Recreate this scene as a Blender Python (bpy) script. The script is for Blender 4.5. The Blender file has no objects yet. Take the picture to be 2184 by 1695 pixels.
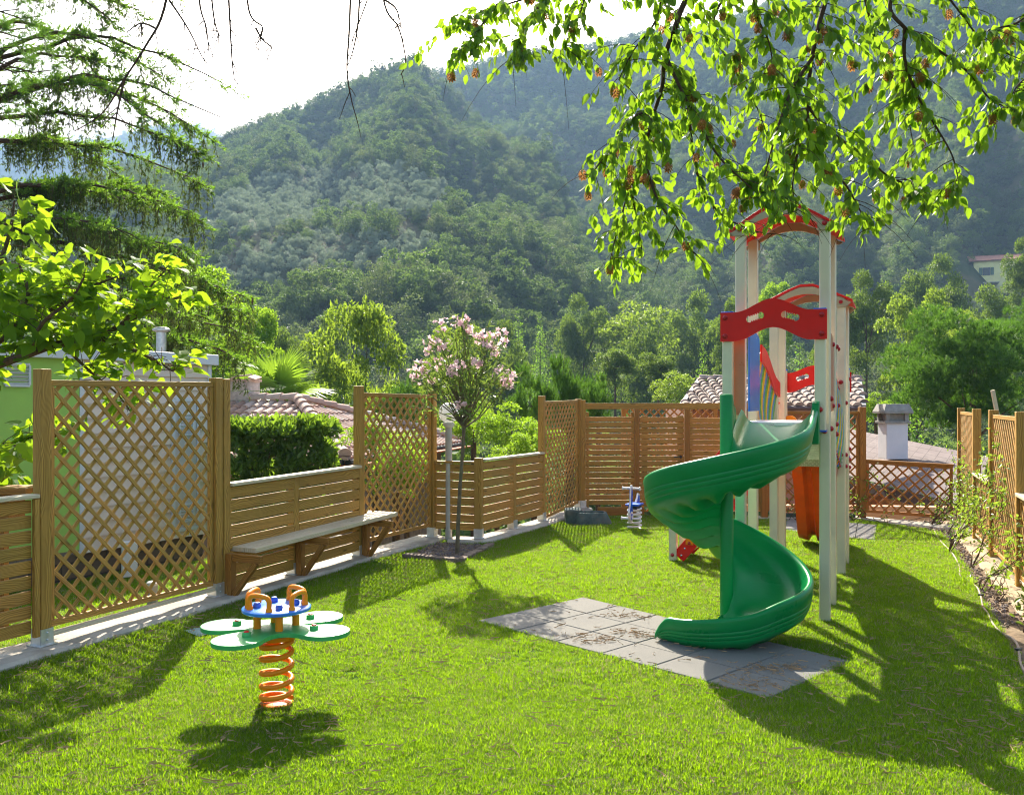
import bpy, math, random
import numpy as np
from mathutils import Vector, Matrix
random.seed(7)
RNG = np.random.default_rng(11)
PI = math.pi
SC = bpy.context.scene
COL = SC.collection

# ---------------------------------------------------------------- camera survey
CAMH, FPX, HORY, CX = 1.85, 1900.0, 855.0, 1092.0   # eye height (m), focal length, horizon row, centre column (survey pixels, 2184 wide)
def G(u, v, z=0.0):
    """survey point on a level plane z -> world"""
    Y = FPX * (CAMH - z) / (v - HORY)
    return Vector(((u - CX) / FPX * Y, Y, z))
def P(u, v, Y):
    """survey point at distance Y -> world"""
    return Vector(((u - CX) / FPX * Y, Y, CAMH - (v - HORY) / FPX * Y))
def hz(v, Y): return CAMH - (v - HORY) / FPX * Y

# ---------------------------------------------------------------- scene helpers
def tag(o, label=None, cat=None, group=None, kind=None):
    if label: o['label'] = label
    if cat: o['category'] = cat
    if group: o['group'] = group
    if kind: o['kind'] = kind
    return o
def thing(name, loc, label, cat, group=None, rz=0.0):
    o = bpy.data.objects.new(name, None)
    o.empty_display_size = 0.2
    COL.objects.link(o); o.location = loc; o.rotation_euler = (0, 0, rz)
    return tag(o, label, cat, group)
def root_of(o):
    while o.parent: o = o.parent
    return o
def place(me, name, mat, parent, link=True):
    o = bpy.data.objects.new(name, me)
    if mat is not None: me.materials.append(mat)
    if link: COL.objects.link(o)
    if parent is not None: o.parent = parent
    return o
def copy_tree(o, parent=None):
    c = o.copy(); COL.objects.link(c)
    if parent is not None: c.parent = parent
    for ch in list(o.children): copy_tree(ch, c)
    return c

def np_mesh(name, V, F, smooth=False, uv=None):
    """V (n,3), F (m,k) all faces with k corners"""
    V = np.asarray(V, dtype=np.float32); F = np.asarray(F, dtype=np.int32)
    me = bpy.data.meshes.new(name)
    m, k = F.shape
    me.vertices.add(len(V)); me.vertices.foreach_set('co', V.ravel())
    me.loops.add(m * k); me.loops.foreach_set('vertex_index', F.ravel())
    me.polygons.add(m)
    me.polygons.foreach_set('loop_start', np.arange(0, m * k, k, dtype=np.int32))
    try: me.polygons.foreach_set('loop_total', np.full(m, k, dtype=np.int32))
    except Exception: pass
    if uv is not None:
        l = me.uv_layers.new(name='UVMap'); l.data.foreach_set('uv', np.asarray(uv, dtype=np.float32).ravel())
    me.update(calc_edges=True)
    me.polygons.foreach_set('use_smooth', np.full(m, bool(smooth)))
    return me

class MB:
    """collects shapes into one mesh; coordinates are world coordinates"""
    def __init__(self): self.v = []; self.f = []; self.uv = []
    def add(self, vs, fs, uvs=None):
        b = len(self.v); self.v += [Vector(p) for p in vs]
        for i, f in enumerate(fs):
            self.f.append([b + j for j in f])
            self.uv.append(uvs[i] if uvs else [(0, 0)] * len(f))
    def bar(self, p0, p1, w, t, side=None, ext=0.0):
        """box beam p0->p1, w along 'side' direction, t along the third direction"""
        p0 = Vector(p0); p1 = Vector(p1); d = p1 - p0; L = d.length; d.normalize()
        p0 = p0 - d * ext; p1 = p1 + d * ext; L += 2 * ext
        if side is None: side = Vector((0, 0, 1)) if abs(d.z) < 0.9 else Vector((1, 0, 0))
        side = Vector(side); s = (side - d * side.dot(d)).normalized(); n = d.cross(s)
        vs = []
        for p in (p0, p1):
            for a, b in ((-1, -1), (1, -1), (1, 1), (-1, 1)):
                vs.append(p + s * (a * w / 2) + n * (b * t / 2))
        fs = [(3, 2, 1, 0), (4, 5, 6, 7)] + [(i, (i + 1) % 4, 4 + (i + 1) % 4, 4 + i) for i in range(4)]
        o = random.random() * 40; q = random.random() * 40
        uvs = [[(o, q), (o, q + w), (o + t, q + w), (o + t, q)]] * 2
        acc = q
        for i in range(4):
            ww = w if i % 2 == 0 else t
            uvs.append([(o, acc), (o, acc + ww), (o + L, acc + ww), (o + L, acc)]); acc += ww
        self.add(vs, fs, uvs)
        return self
    def box(self, c, size, rz=0.0):
        c = Vector(c); sx, sy, sz = size
        d = Vector((math.cos(rz), math.sin(rz), 0)); e = Vector((-d.y, d.x, 0))
        if sx >= sy and sx >= sz: self.bar(c - d * sx / 2, c + d * sx / 2, sz, sy, (0, 0, 1))
        elif sz >= sy: self.bar(c - Vector((0, 0, sz / 2)), c + Vector((0, 0, sz / 2)), sx, sy, d)
        else: self.bar(c - e * sy / 2, c + e * sy / 2, sz, sx, (0, 0, 1))
        return self
    def tube(self, pts, r, n=10, cap=True, closed=False):
        pts = [Vector(p) for p in pts]; m = len(pts)
        rr = r if isinstance(r, (list, tuple)) else [r] * m
        up = None; rings = []
        for i, p in enumerate(pts):
            if closed: t = pts[(i + 1) % m] - pts[i - 1]
            else: t = pts[min(i + 1, m - 1)] - pts[max(i - 1, 0)]
            t.normalize()
            if up is None:
                up = Vector((0, 0, 1)) if abs(t.z) < 0.9 else Vector((1, 0, 0))
            up = (up - t * up.dot(t)).normalized(); s = t.cross(up)
            rings.append([p + (up * math.cos(2 * PI * k / n) + s * math.sin(2 * PI * k / n)) * rr[i] for k in range(n)])
        vs = [q for R in rings for q in R]; fs = []
        for i in range(m if closed else m - 1):
            a = i * n; b = ((i + 1) % m) * n
            for k in range(n): fs.append((a + k, b + k, b + (k + 1) % n, a + (k + 1) % n)[::-1])
        if cap and not closed:
            fs.append(tuple(range(n))); fs.append(tuple(range((m - 1) * n, m * n))[::-1])
        self.add(vs, fs); return self
    def lathe(self, c, prof, n=24, axis=None, xdir=None):
        """prof: [(r,h)] revolved round axis through c"""
        c = Vector(c); ax = Vector(axis or (0, 0, 1)).normalized()
        x = Vector(xdir) if xdir else (Vector((1, 0, 0)) if abs(ax.x) < 0.9 else Vector((0, 1, 0)))
        x = (x - ax * x.dot(ax)).normalized(); y = ax.cross(x)
        vs = []
        for r, h in prof:
            for k in range(n):
                a = 2 * PI * k / n
                vs.append(c + ax * h + (x * math.cos(a) + y * math.sin(a)) * max(r, 1e-4))
        fs = []
        for i in range(len(prof) - 1):
            for k in range(n):
                fs.append((i * n + k, i * n + (k + 1) % n, (i + 1) * n + (k + 1) % n, (i + 1) * n + k))
        fs.append(tuple(range(n))[::-1]); fs.append(tuple(range((len(prof) - 1) * n, len(prof) * n)))
        self.add(vs, fs); return self
    def prism(self, poly, origin, ex, ey, thick, holes=()):
        """poly 2-D outline in the frame (ex, ey), thickness along ex x ey, centred; holes filled by bridging with tessellation"""
        from mathutils.geometry import tessellate_polygon
        origin = Vector(origin); ex = Vector(ex).normalized(); ey = Vector(ey).normalized(); n = ex.cross(ey)
        loops = [list(poly)] + [list(h) for h in holes]
        flat = [p for L in loops for p in L]
        tris = tessellate_polygon([[Vector((p[0], p[1], 0)) for p in L] for L in loops])
        N = len(flat)
        vs = [origin + ex * p[0] + ey * p[1] + n * (thick / 2) for p in flat] + [origin + ex * p[0] + ey * p[1] - n * (thick / 2) for p in flat]
        fs = []
        for a, b, c in tris:
            A, B, Cc = flat[a], flat[b], flat[c]
            cr = (B[0] - A[0]) * (Cc[1] - A[1]) - (B[1] - A[1]) * (Cc[0] - A[0])
            if cr < 0: a, c = c, a
            fs.append((a, b, c)); fs.append((c + N, b + N, a + N))
        base = 0
        for li, L in enumerate(loops):
            m = len(L)
            area = sum(L[i][0] * L[(i + 1) % m][1] - L[(i + 1) % m][0] * L[i][1] for i in range(m))
            ccw = (area > 0) == (li == 0)
            for i in range(m):
                a = base + i; b = base + (i + 1) % m
                fs.append((a, a + N, b + N, b) if ccw else (b, b + N, a + N, a))
            base += m
        self.add(vs, fs); return self
    def build(self, name, mat, parent=None, smooth=False, bevel=0.0, seg=2, subd=0, link=True):
        off = Vector((0, 0, 0))
        inv = None
        if parent is not None:
            r = root_of(parent); inv = Matrix.Rotation(-r.rotation_euler.z, 4, 'Z') @ Matrix.Translation(-r.location)
        me = bpy.data.meshes.new(name)
        me.from_pydata([tuple((inv @ p) if inv else p) for p in self.v], [], self.f)
        uvl = me.uv_layers.new(name='UVMap')
        flat = [c for f in self.uv for uv in f for c in uv]
        uvl.data.foreach_set('uv', flat)
        me.update()
        if smooth: me.polygons.foreach_set('use_smooth', [True] * len(me.polygons))
        o = place(me, name, mat, parent, link)
        if bevel:
            b = o.modifiers.new('bevel', 'BEVEL'); b.width = bevel; b.segments = seg; b.limit_method = 'ANGLE'; b.angle_limit = math.radians(40)
            b.harden_normals = False
        if subd:
            s = o.modifiers.new('subd', 'SUBSURF'); s.levels = subd; s.render_levels = subd
        if smooth and not subd:
            try: me.set_sharp_from_angle(angle=math.radians(42))
            except Exception: pass
        return o

def inst(TV, TF, pos, R, scale):
    """stamp template (TV,TF) at pos with rotation matrices R and scales -> big arrays"""
    TV = np.asarray(TV, dtype=np.float32); TF = np.asarray(TF, dtype=np.int64)
    n = len(pos); scale = np.broadcast_to(np.asarray(scale, dtype=np.float32), (n,))
    V = np.einsum('nij,vj->nvi', R, TV) * scale[:, None, None] + np.asarray(pos)[:, None, :]
    F = TF[None] + (np.arange(n) * len(TV))[:, None, None]
    return V.reshape(-1, 3), F.reshape(-1, TF.shape[1])
def nrm(a): return a / np.maximum(np.linalg.norm(a, axis=-1, keepdims=True), 1e-9)
def frames(d, n):
    """rotation matrices whose y axis is d and whose z axis is close to n"""
    d = nrm(d); x = nrm(np.cross(d, n)); z = np.cross(x, d)
    return np.stack([x, d, z], axis=-1)
def rand_dirs(rng, n):
    return nrm(rng.normal(size=(n, 3)))
def join_np(parts):
    Vs, Fs, b = [], [], 0
    for V, F in parts:
        Vs.append(V); Fs.append(F + b); b += len(V)
    return np.concatenate(Vs), np.concatenate(Fs)
def np_object(name, V, F, mat, parent=None, smooth=False, link=True):
    if parent is not None:
        V = np.asarray(V) - np.array(root_of(parent).location)
    return place(np_mesh(name, V, F, smooth), name, mat, parent, link)

# ---------------------------------------------------------------- materials
def new_mat(name):
    m = bpy.data.materials.new(name); m.use_nodes = True
    nt = m.node_tree; nt.nodes.clear()
    out = nt.nodes.new('ShaderNodeOutputMaterial')
    return m, nt, out
def nd(nt, typ, **kw):
    n = nt.nodes.new(typ)
    for k, v in kw.items():
        if k in n.inputs.keys() if hasattr(n.inputs, 'keys') else False: n.inputs[k].default_value = v
        else: setattr(n, k, v)
    return n
def ramp(nt, fac, stops):
    r = nt.nodes.new('ShaderNodeValToRGB'); el = r.color_ramp.elements
    while len(el) < len(stops): el.new(0.5)
    for e, (p, c) in zip(el, stops):
        e.position = p; e.color = (*c, 1) if len(c) == 3 else c
    nt.links.new(fac, r.inputs[0]); return r.outputs[0]
def noise(nt, vec, scale, detail=4, rough=0.55, dim='3D'):
    n = nt.nodes.new('ShaderNodeTexNoise'); n.noise_dimensions = dim
    n.inputs['Scale'].default_value = scale; n.inputs['Detail'].default_value = detail; n.inputs['Roughness'].default_value = rough
    if vec is not None: nt.links.new(vec, n.inputs['Vector'])
    return n
def mapping(nt, vec, scale=(1, 1, 1), rot=(0, 0, 0), loc=(0, 0, 0)):
    m = nt.nodes.new('ShaderNodeMapping'); m.inputs['Scale'].default_value = scale; m.inputs['Rotation'].default_value = rot; m.inputs['Location'].default_value = loc
    nt.links.new(vec, m.inputs['Vector']); return m.outputs[0]
def coord(nt, which='Object'):
    return nt.nodes.new('ShaderNodeTexCoord').outputs[which]
def mixc(nt, fac, a, b, mode='MIX'):
    m = nt.nodes.new('ShaderNodeMix'); m.data_type = 'RGBA'; m.blend_type = mode
    for s, v in ((m.inputs[0], fac), (m.inputs[6], a), (m.inputs[7], b)):
        if hasattr(v, 'links') or hasattr(v, 'is_linked'): nt.links.new(v, s)
        elif isinstance(v, (int, float)): s.default_value = v
        else: s.default_value = (*v, 1) if len(v) == 3 else v
    return m.outputs[2]
def mathn(nt, op, a, b=None):
    m = nt.nodes.new('ShaderNodeMath'); m.operation = op
    for s, v in zip(m.inputs, (a, b)):
        if v is None: continue
        if isinstance(v, (int, float)): s.default_value = v
        else: nt.links.new(v, s)
    return m.outputs[0]
def bsdf(nt, out, color, rough=0.5, metal=0.0, spec=0.5, bump=None, bstr=0.3, bdist=0.01, coat=0.0, **kw):
    b = nt.nodes.new('ShaderNodeBsdfPrincipled')
    def setin(key, v):
        if hasattr(v, 'is_linked'): nt.links.new(v, b.inputs[key])
        elif isinstance(v, tuple): b.inputs[key].default_value = (*v, 1) if len(v) == 3 else v
        else: b.inputs[key].default_value = v
    setin('Base Color', color); setin('Roughness', rough); setin('Metallic', metal); setin('Specular IOR Level', spec)
    if coat: setin('Coat Weight', coat); b.inputs['Coat Roughness'].default_value = 0.15
    for k, v in kw.items(): setin(k, v)
    if bump is not None:
        bp = nt.nodes.new('ShaderNodeBump'); bp.inputs['Strength'].default_value = bstr; bp.inputs['Distance'].default_value = bdist
        nt.links.new(bump, bp.inputs['Height']); nt.links.new(bp.outputs[0], b.inputs['Normal'])
    if out is not None: nt.links.new(b.outputs[0], out.inputs['Surface'])
    return b

def mat_wood(name, light, dark, grey=0.0, rough=0.6):
    m, nt, out = new_mat(name)
    uv = coord(nt, 'UV')
    g1 = noise(nt, mapping(nt, uv, (1.2, 38, 1)), 1.0, 6, 0.6)
    warp = nt.nodes.new('ShaderNodeVectorMath'); warp.operation = 'ADD'
    n0 = noise(nt, mapping(nt, uv, (1.6, 5, 1)), 1.0, 2)
    nt.links.new(mapping(nt, uv, (0.55, 26, 1)), warp.inputs[0])
    sc = nt.nodes.new('ShaderNodeVectorMath'); sc.operation = 'SCALE'; sc.inputs['Scale'].default_value = 5.0
    nt.links.new(n0.outputs['Color'], sc.inputs[0]); nt.links.new(sc.outputs[0], warp.inputs[1])
    w = nt.nodes.new('ShaderNodeTexWave'); w.wave_type = 'BANDS'; w.bands_direction = 'Y'
    w.inputs['Scale'].default_value = 0.9; w.inputs['Distortion'].default_value = 1.5; w.inputs['Detail'].default_value = 2
    nt.links.new(warp.outputs[0], w.inputs['Vector'])
    f = mathn(nt, 'ADD', mathn(nt, 'MULTIPLY', g1.outputs['Fac'], 0.65), mathn(nt, 'MULTIPLY', w.outputs['Fac'], 0.35))
    c = ramp(nt, f, [(0.28, dark), (0.52, tuple((a + b) / 2 for a, b in zip(light, dark))), (0.72, light)])
    # knots
    vo = nt.nodes.new('ShaderNodeTexVoronoi'); vo.inputs['Scale'].default_value = 1.0
    nt.links.new(mapping(nt, uv, (2.6, 9.0, 1)), vo.inputs['Vector'])
    k = ramp(nt, vo.outputs['Distance'], [(0.06, (1, 1, 1)), (0.15, (0, 0, 0))])
    c = mixc(nt, mathn(nt, 'MULTIPLY', k, 0.8), c, tuple(x * 0.42 for x in dark))
    ri = nt.nodes.new('ShaderNodeNewGeometry').outputs['Random Per Island']
    hs = nt.nodes.new('ShaderNodeHueSaturation')
    nt.links.new(c, hs.inputs['Color'])
    nt.links.new(mathn(nt, 'ADD', mathn(nt, 'MULTIPLY', ri, 0.42), 0.8), hs.inputs['Value'])
    nt.links.new(mathn(nt, 'ADD', mathn(nt, 'MULTIPLY', ri, -0.02), 0.51), hs.inputs['Hue'])
    big = noise(nt, coord(nt, 'Object'), 2.2, 3)
    col = mixc(nt, mathn(nt, 'MULTIPLY', ramp(nt, big.outputs['Fac'], [(0.42, (0, 0, 0)), (0.7, (1, 1, 1))]), 0.22), hs.outputs[0], (0.15, 0.105, 0.035))
    bsdf(nt, out, col, rough, spec=0.35, bump=f, bstr=0.35, bdist=0.004)
    return m

def mat_leaf(name, c1, c2, trans, tfac=0.45, rough=0.45, spec=0.4, patch=0.0, patchcol=None, per_inst=0.0):
    """leaf: diffuse/gloss front + translucent; colour varies per leaf between c1 and c2"""
    m, nt, out = new_mat(name)
    ri = nt.nodes.new('ShaderNodeNewGeometry').outputs['Random Per Island']
    f = ri
    if per_inst:
        oi = nt.nodes.new('ShaderNodeObjectInfo')
        f = mathn(nt, 'ADD', mathn(nt, 'MULTIPLY', ri, 1 - per_inst), mathn(nt, 'MULTIPLY', oi.outputs['Random'], per_inst))
    c = mixc(nt, f, c1, c2)
    t = mixc(nt, f, tuple(x * 0.75 for x in trans), tuple(min(x * 1.2, 0.95) for x in trans))
    if patchcol:
        oi = nt.nodes.new('ShaderNodeObjectInfo')
        n = noise(nt, oi.outputs['Location'], patch, 2)
        pf = ramp(nt, n.outputs['Fac'], [(0.45, (0, 0, 0)), (0.62, (1, 1, 1))])
        c = mixc(nt, pf, c, patchcol); t = mixc(nt, pf, t, tuple(min(1, x * 1.6) for x in patchcol))
    b = bsdf(nt, None, c, rough, spec=spec)
    tr = nt.nodes.new('ShaderNodeBsdfTranslucent'); nt.links.new(t, tr.inputs['Color'])
    mx = nt.nodes.new('ShaderNodeMixShader'); mx.inputs[0].default_value = tfac
    nt.links.new(b.outputs[0], mx.inputs[1]); nt.links.new(tr.outputs[0], mx.inputs[2]); nt.links.new(mx.outputs[0], out.inputs['Surface'])
    return m

def mat_plain(name, color, rough=0.5, metal=0.0, spec=0.5, nscale=8.0, var=0.12, bump=0.0, bscale=60.0, coat=0.0, which='Object', dirt=None, dscale=3.0, **kw):
    m, nt, out = new_mat(name)
    co = coord(nt, which)
    n = noise(nt, co, nscale, 5)
    c = ramp(nt, n.outputs['Fac'], [(0.3, tuple(x * (1 - var) for x in color)), (0.7, tuple(min(1, x * (1 + var)) for x in color))])
    if dirt:
        d = noise(nt, co, dscale, 6, 0.65)
        c = mixc(nt, ramp(nt, d.outputs['Fac'], [(0.5, (0, 0, 0)), (0.75, (0.8, 0.8, 0.8))]), c, dirt)
    r = ramp(nt, n.outputs['Fac'], [(0.2, (rough * 0.85,) * 3), (0.8, (min(1, rough * 1.15),) * 3)])
    bn = noise(nt, co, bscale, 4).outputs['Fac'] if bump else None
    bsdf(nt, out, c, r, metal, spec, bump=bn, bstr=bump, bdist=0.01, coat=coat, **kw)
    return m

M = {}
M['wood'] = mat_wood('treated_pine', (0.60, 0.325, 0.065), (0.29, 0.140, 0.018))
M['wood_red'] = mat_wood('warm_pine', (0.46, 0.20, 0.032), (0.23, 0.085, 0.011))
M['wood_pale'] = mat_wood('weathered_pine', (0.78, 0.67, 0.47), (0.58, 0.46, 0.29))
M['lattice'] = mat_wood('lattice_pine', (0.60, 0.345, 0.080), (0.31, 0.160, 0.025))
M['galv'] = mat_plain('galvanised_steel', (0.62, 0.63, 0.62), 0.42, 0.75, nscale=14, var=0.2)
M['alu'] = mat_plain('anodised_aluminium', (0.70, 0.64, 0.46), 0.36, 0.3, nscale=3, var=0.05, dirt=(0.5, 0.47, 0.38), dscale=1.3)
M['tread'] = mat_plain('tread_plate', (0.72, 0.73, 0.72), 0.3, 0.85, nscale=30, var=0.15)
M['red'] = mat_plain('red_panel', (0.78, 0.010, 0.005), 0.36, spec=0.3, nscale=5, var=0.08, dirt=(0.66, 0.03, 0.02), dscale=6)
M['bolt_red'] = mat_plain('red_bolt', (0.42, 0.006, 0.008), 0.3, nscale=20, var=0.1)
M['blue'] = mat_plain('blue_panel', (0.02, 0.16, 0.72), 0.25, nscale=4, var=0.08)
M['blue_plastic'] = mat_plain('blue_plastic', (0.015, 0.12, 0.62), 0.28, nscale=9, var=0.08)
M['orange'] = mat_plain('orange_plastic', (0.96, 0.27, 0.006), 0.4, spec=0.25, nscale=9, var=0.08, dirt=(0.85, 0.27, 0.03), dscale=9)
M['yellow'] = mat_plain('yellow_panel', (0.80, 0.42, 0.015), 0.35, nscale=9, var=0.06)
M['slatgreen'] = mat_plain('green_panel', (0.09, 0.36, 0.03), 0.35, nscale=9, var=0.06)
M['slatblue'] = mat_plain('blue_slat', (0.05, 0.22, 0.62), 0.35, nscale=9, var=0.06)
M['toy_green'] = mat_plain('toy_green', (0.045, 0.42, 0.10), 0.36, nscale=6, var=0.08, dirt=(0.09, 0.42, 0.16), dscale=11)
M['white_plastic'] = mat_plain('white_plastic', (0.78, 0.78, 0.76), 0.35, nscale=9, var=0.04)
M['silver'] = mat_plain('silver_bolt', (0.75, 0.75, 0.75), 0.25, 0.9, nscale=20, var=0.1)
M['black'] = mat_plain('black_iron', (0.02, 0.02, 0.02), 0.4, nscale=20, var=0.2)
M['concrete'] = mat_plain('pale_concrete', (0.47, 0.42, 0.34), 0.9, spec=0.2, nscale=5, var=0.18, bump=0.5, bscale=45, dirt=(0.27, 0.22, 0.15), dscale=2.2)
M['dark_concrete'] = mat_plain('mossy_concrete', (0.085, 0.12, 0.105), 0.85, spec=0.3, nscale=9, var=0.35, bump=0.6, bscale=30, dirt=(0.16, 0.13, 0.09), dscale=5)
M['stone'] = mat_plain('boulder', (0.38, 0.35, 0.29), 0.9, spec=0.2, nscale=6, var=0.25, bump=0.8, bscale=14)
M['bark'] = mat_plain('bark', (0.115, 0.075, 0.042), 0.9, spec=0.2, nscale=25, var=0.45, bump=0.8, bscale=60)
M['bark_grey'] = mat_plain('smooth_bark', (0.17, 0.135, 0.085), 0.85, spec=0.2, nscale=18, var=0.35, bump=0.5, bscale=50, dirt=(0.10, 0.12, 0.05), dscale=9)
M['twig'] = mat_plain('twig_bark', (0.075, 0.045, 0.025), 0.85, spec=0.2, nscale=30, var=0.3)
M['soil'] = mat_plain('soil', (0.19, 0.135, 0.085), 0.95, spec=0.1, nscale=11, var=0.45, bump=1.0, bscale=38, dirt=(0.30, 0.235, 0.155), dscale=3)
M['cone'] = mat_leaf('dry_seed_cluster', (0.22, 0.085, 0.022), (0.36, 0.16, 0.05), (0.5, 0.24, 0.07), 0.4, 0.7, 0.2)
HAZE = 0.00028
# ---------------------------------------------------------------- camera, light, sky
cam_d = bpy.data.cameras.new('camera'); cam = bpy.data.objects.new('camera', cam_d); COL.objects.link(cam)
cam.location = (0, 0, CAMH); cam.rotation_euler = (PI / 2, 0, 0)
cam_d.sensor_fit = 'HORIZONTAL'; cam_d.sensor_width = 36.0; cam_d.lens = 36.0 * FPX / 2184.0
cam_d.shift_y = 7.5 / 2184.0; cam_d.clip_end = 6000; cam_d.clip_start = 0.05
SC.camera = cam
SUN_EL, SUN_AZ = math.radians(36.5), math.radians(-8.0)      # azimuth from +Y towards +X
world = bpy.data.worlds.new('World'); SC.world = world; world.use_nodes = True
wn = world.node_tree; bg = wn.nodes['Background']
sky = wn.nodes.new('ShaderNodeTexSky'); sky.sky_type = 'NISHITA'; sky.sun_disc = False
sky.sun_elevation = SUN_EL; sky.sun_rotation = SUN_AZ; sky.air_density = 1.0; sky.dust_density = 4.0; sky.ozone_density = 1.0; sky.altitude = 100
wn.links.new(sky.outputs[0], bg.inputs['Color']); bg.inputs['Strength'].default_value = 0.105
sun_d = bpy.data.lights.new('sun', 'SUN'); sun_d.energy = 5.0; sun_d.angle = math.radians(0.5); sun_d.color = (1.0, 0.93, 0.80)
sun = bpy.data.objects.new('sun', sun_d); COL.objects.link(sun)
SUNV = Vector((math.sin(SUN_AZ) * math.cos(SUN_EL), math.cos(SUN_AZ) * math.cos(SUN_EL), math.sin(SUN_EL)))
sun.rotation_euler = (-SUNV).to_track_quat('-Z', 'Y').to_euler()
SC.view_settings.view_transform = 'Standard'; SC.view_settings.look = 'None'
SC.view_settings.exposure = 1.65; SC.view_settings.gamma = 1.0
SC.render.engine = 'CYCLES'
SC.cycles.max_bounces = 8; SC.cycles.diffuse_bounces = 3; SC.cycles.glossy_bounces = 3; SC.cycles.transmission_bounces = 6
SC.cycles.transparent_max_bounces = 6; SC.cycles.volume_bounces = 0
SC.cycles.use_denoising = True; SC.cycles.filter_width = 1.1
SC.cycles.sample_clamp_indirect = 6.0

# ---------------------------------------------------------------- garden: survey of the fence lines
def post_pt(u, v): return G(u, v)
F0, F1, FM, F2, F3, F4, F5, F6, F7 = [G(u, v) for u, v in ((90, 1392), (457, 1285), (630, 1236), (765, 1195), (922, 1153), (1021, 1157), (1093, 1136), (1155.5, 1118), (1234, 1090))]
dF = (F1 - F0).normalized()
FX = F0 - dF * 2.6                        # the fence runs on past the left edge of the frame
R1 = Vector((3.68 * 1.85, 7.3 * 1.85, 0)); R4 = G(2178, 1254)
dR = (R4 - R1).normalized()
def r_at(u):
    a = (u - CX) / FPX; t = (R1.x - a * R1.y) / (a * dR.y - dR.x); return R1 + dR * t
R2, R3 = r_at(2083), r_at(2119); R5 = R4 + dR * 2.2; R6 = R5 + dR * 2.0
BY = F7.y                                  # the slat fence at the back starts at F7
B_END = Vector(((1624 - CX) / FPX * (BY + 0.10), BY + 0.10, 0))
L1 = Vector(((1630 - CX) / FPX * 14.0, 14.0, 0)); L2 = Vector(((1838.5 - CX) / FPX * 13.9, 13.9, 0))

# ---------------------------------------------------------------- terrain
def kk(keys, a): return np.interp(a, [(k[0] - CX) / FPX for k in keys], [k[1] for k in keys])
def ev(keys): return [(k[0], (HORY - k[1]) / FPX) for k in keys]
H0 = ev([(-900, 640), (200, 590), (360, 545), (500, 505), (700, 425), (900, 378), (980, 425), (1080, 545), (1190, 680), (1290, 760), (1400, 800), (2600, 820)])
D0 = [(-900, 200), (400, 235), (900, 260), (1080, 225), (1290, 160), (2600, 150)]
H1 = ev([(-900, 470), (200, 400), (380, 345), (500, 292), (600, 250), (720, 218), (820, 168), (880, 142), (940, 185), (998, 232), (1080, 308), (1150, 368), (1217, 432), (1280, 530), (1350, 660), (1500, 780), (2600, 820)])
D1 = [(-900, 330), (380, 380), (720, 430), (1000, 430), (1150, 350), (1290, 250), (1500, 180), (2600, 170)]
H2 = ev([(-900, 600), (500, 400), (800, 180), (1000, 130), (1150, 112), (1300, 100), (1500, 48), (1700, 0), (1900, -40), (2184, -90), (3200, -200)])
D2 = [(-900, 660), (1000, 660), (1300, 640), (1700, 520), (2184, 440), (3200, 400)]
def ray_hill(a, y, Hk, Dk, y0, base, p):
    E, D = kk(Hk, a), kk(Dk, a)
    zs = CAMH + E * D
    t = np.clip((y - y0) / (D - y0), 0, None)
    z = base + (zs - base) * np.where(t < 1, t ** p, 1 - 0.55 * (t - 1) * (D - y0) / D)
    return np.where(y < y0, -60, z)
def bumps(x, y):
    return (np.sin(x * 0.043 + 1.3) * np.cos(y * 0.037 + 0.4) * 3.0 + np.sin(x * 0.11 + y * 0.07) * 1.2 + np.sin(x * 0.021 - y * 0.05) * 2.5 + (np.sin(x / np.maximum(y, 1) * 41 + 0.8) + .6 * np.sin(x / np.maximum(y, 1) * 83 + y * .012)) * np.clip((y - 140) / 120, 0, 1) * np.clip((430 - y) / 120, 0.15, 1) * 4.5)
def terrain(x, y):
    x = np.asarray(x, float); y = np.asarray(y, float)
    # garden terrace, then the ground falls away into the valley
    edge = np.interp(x, [-14, -5.5, -4.0, -1.0, 1.0, 4, 6.6, 9, 12], [14.6, 13.0, 11.6, 12.2, 13.6, 14.6, 14.2, 9.5, 8.0])
    t = np.clip((y - edge) / 30.0, 0, 1)
    dby = (x - F0.x) * -dF.y + (y - F0.y) * dF.x      # distance behind the left fence line
    near = -0.10 - .55 * np.clip((dby - .15) / .8, 0, 1) * (x < -1.2) - 1.8 * np.clip((y - edge) / 0.7, 0, 1) - 10.0 * t * t * (3 - 2 * t)
    a = x / np.maximum(y, 1.0)
    b = np.clip((y - 90) / 80, 0, 1)
    h = np.maximum(np.maximum(ray_hill(a, y, H0, D0, 85, -12, 0.95), ray_hill(a, y, H1, D1, 95, -12, 1.05)), ray_hill(a, y, H2, D2, 100, -12, 1.55))
    hi = h + bumps(x, y) * b
    return np.maximum(near, np.where(y > 80, hi, -60))
def on_hill(u, v, y0=95, y1=640):
    Y = np.arange(y0, y1, 1.0); x = (u - CX) / FPX * Y; d = terrain(x, Y) - (CAMH - (v - HORY) / FPX * Y)
    k = np.argmax(d > 0); return P(u, v, float(Y[k] if d.max() > 0 else y1))
def grid_rows():
    ys = np.concatenate([np.linspace(-40, 6, 12)[:-1], np.linspace(6, 22, 65)[:-1], np.linspace(22, 90, 46)[:-1], np.geomspace(90, 900, 110)])
    return ys
ys = grid_rows(); na = 150
aa = np.linspace(-1.0, 1.0, na)
Vt = []
for y in ys:
    w = max(40.0, y * 1.0) if y < 60 else y * 1.0
    w = max(w, 45.0)
    x = aa * w
    Vt.append(np.stack([x, np.full(na, y), terrain(x, np.full(na, y))], -1))
Vt = np.array(Vt).reshape(-1, 3)
i, j = np.meshgrid(np.arange(len(ys) - 1), np.arange(na - 1), indexing='ij')
q = (i * na + j).ravel()
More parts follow.
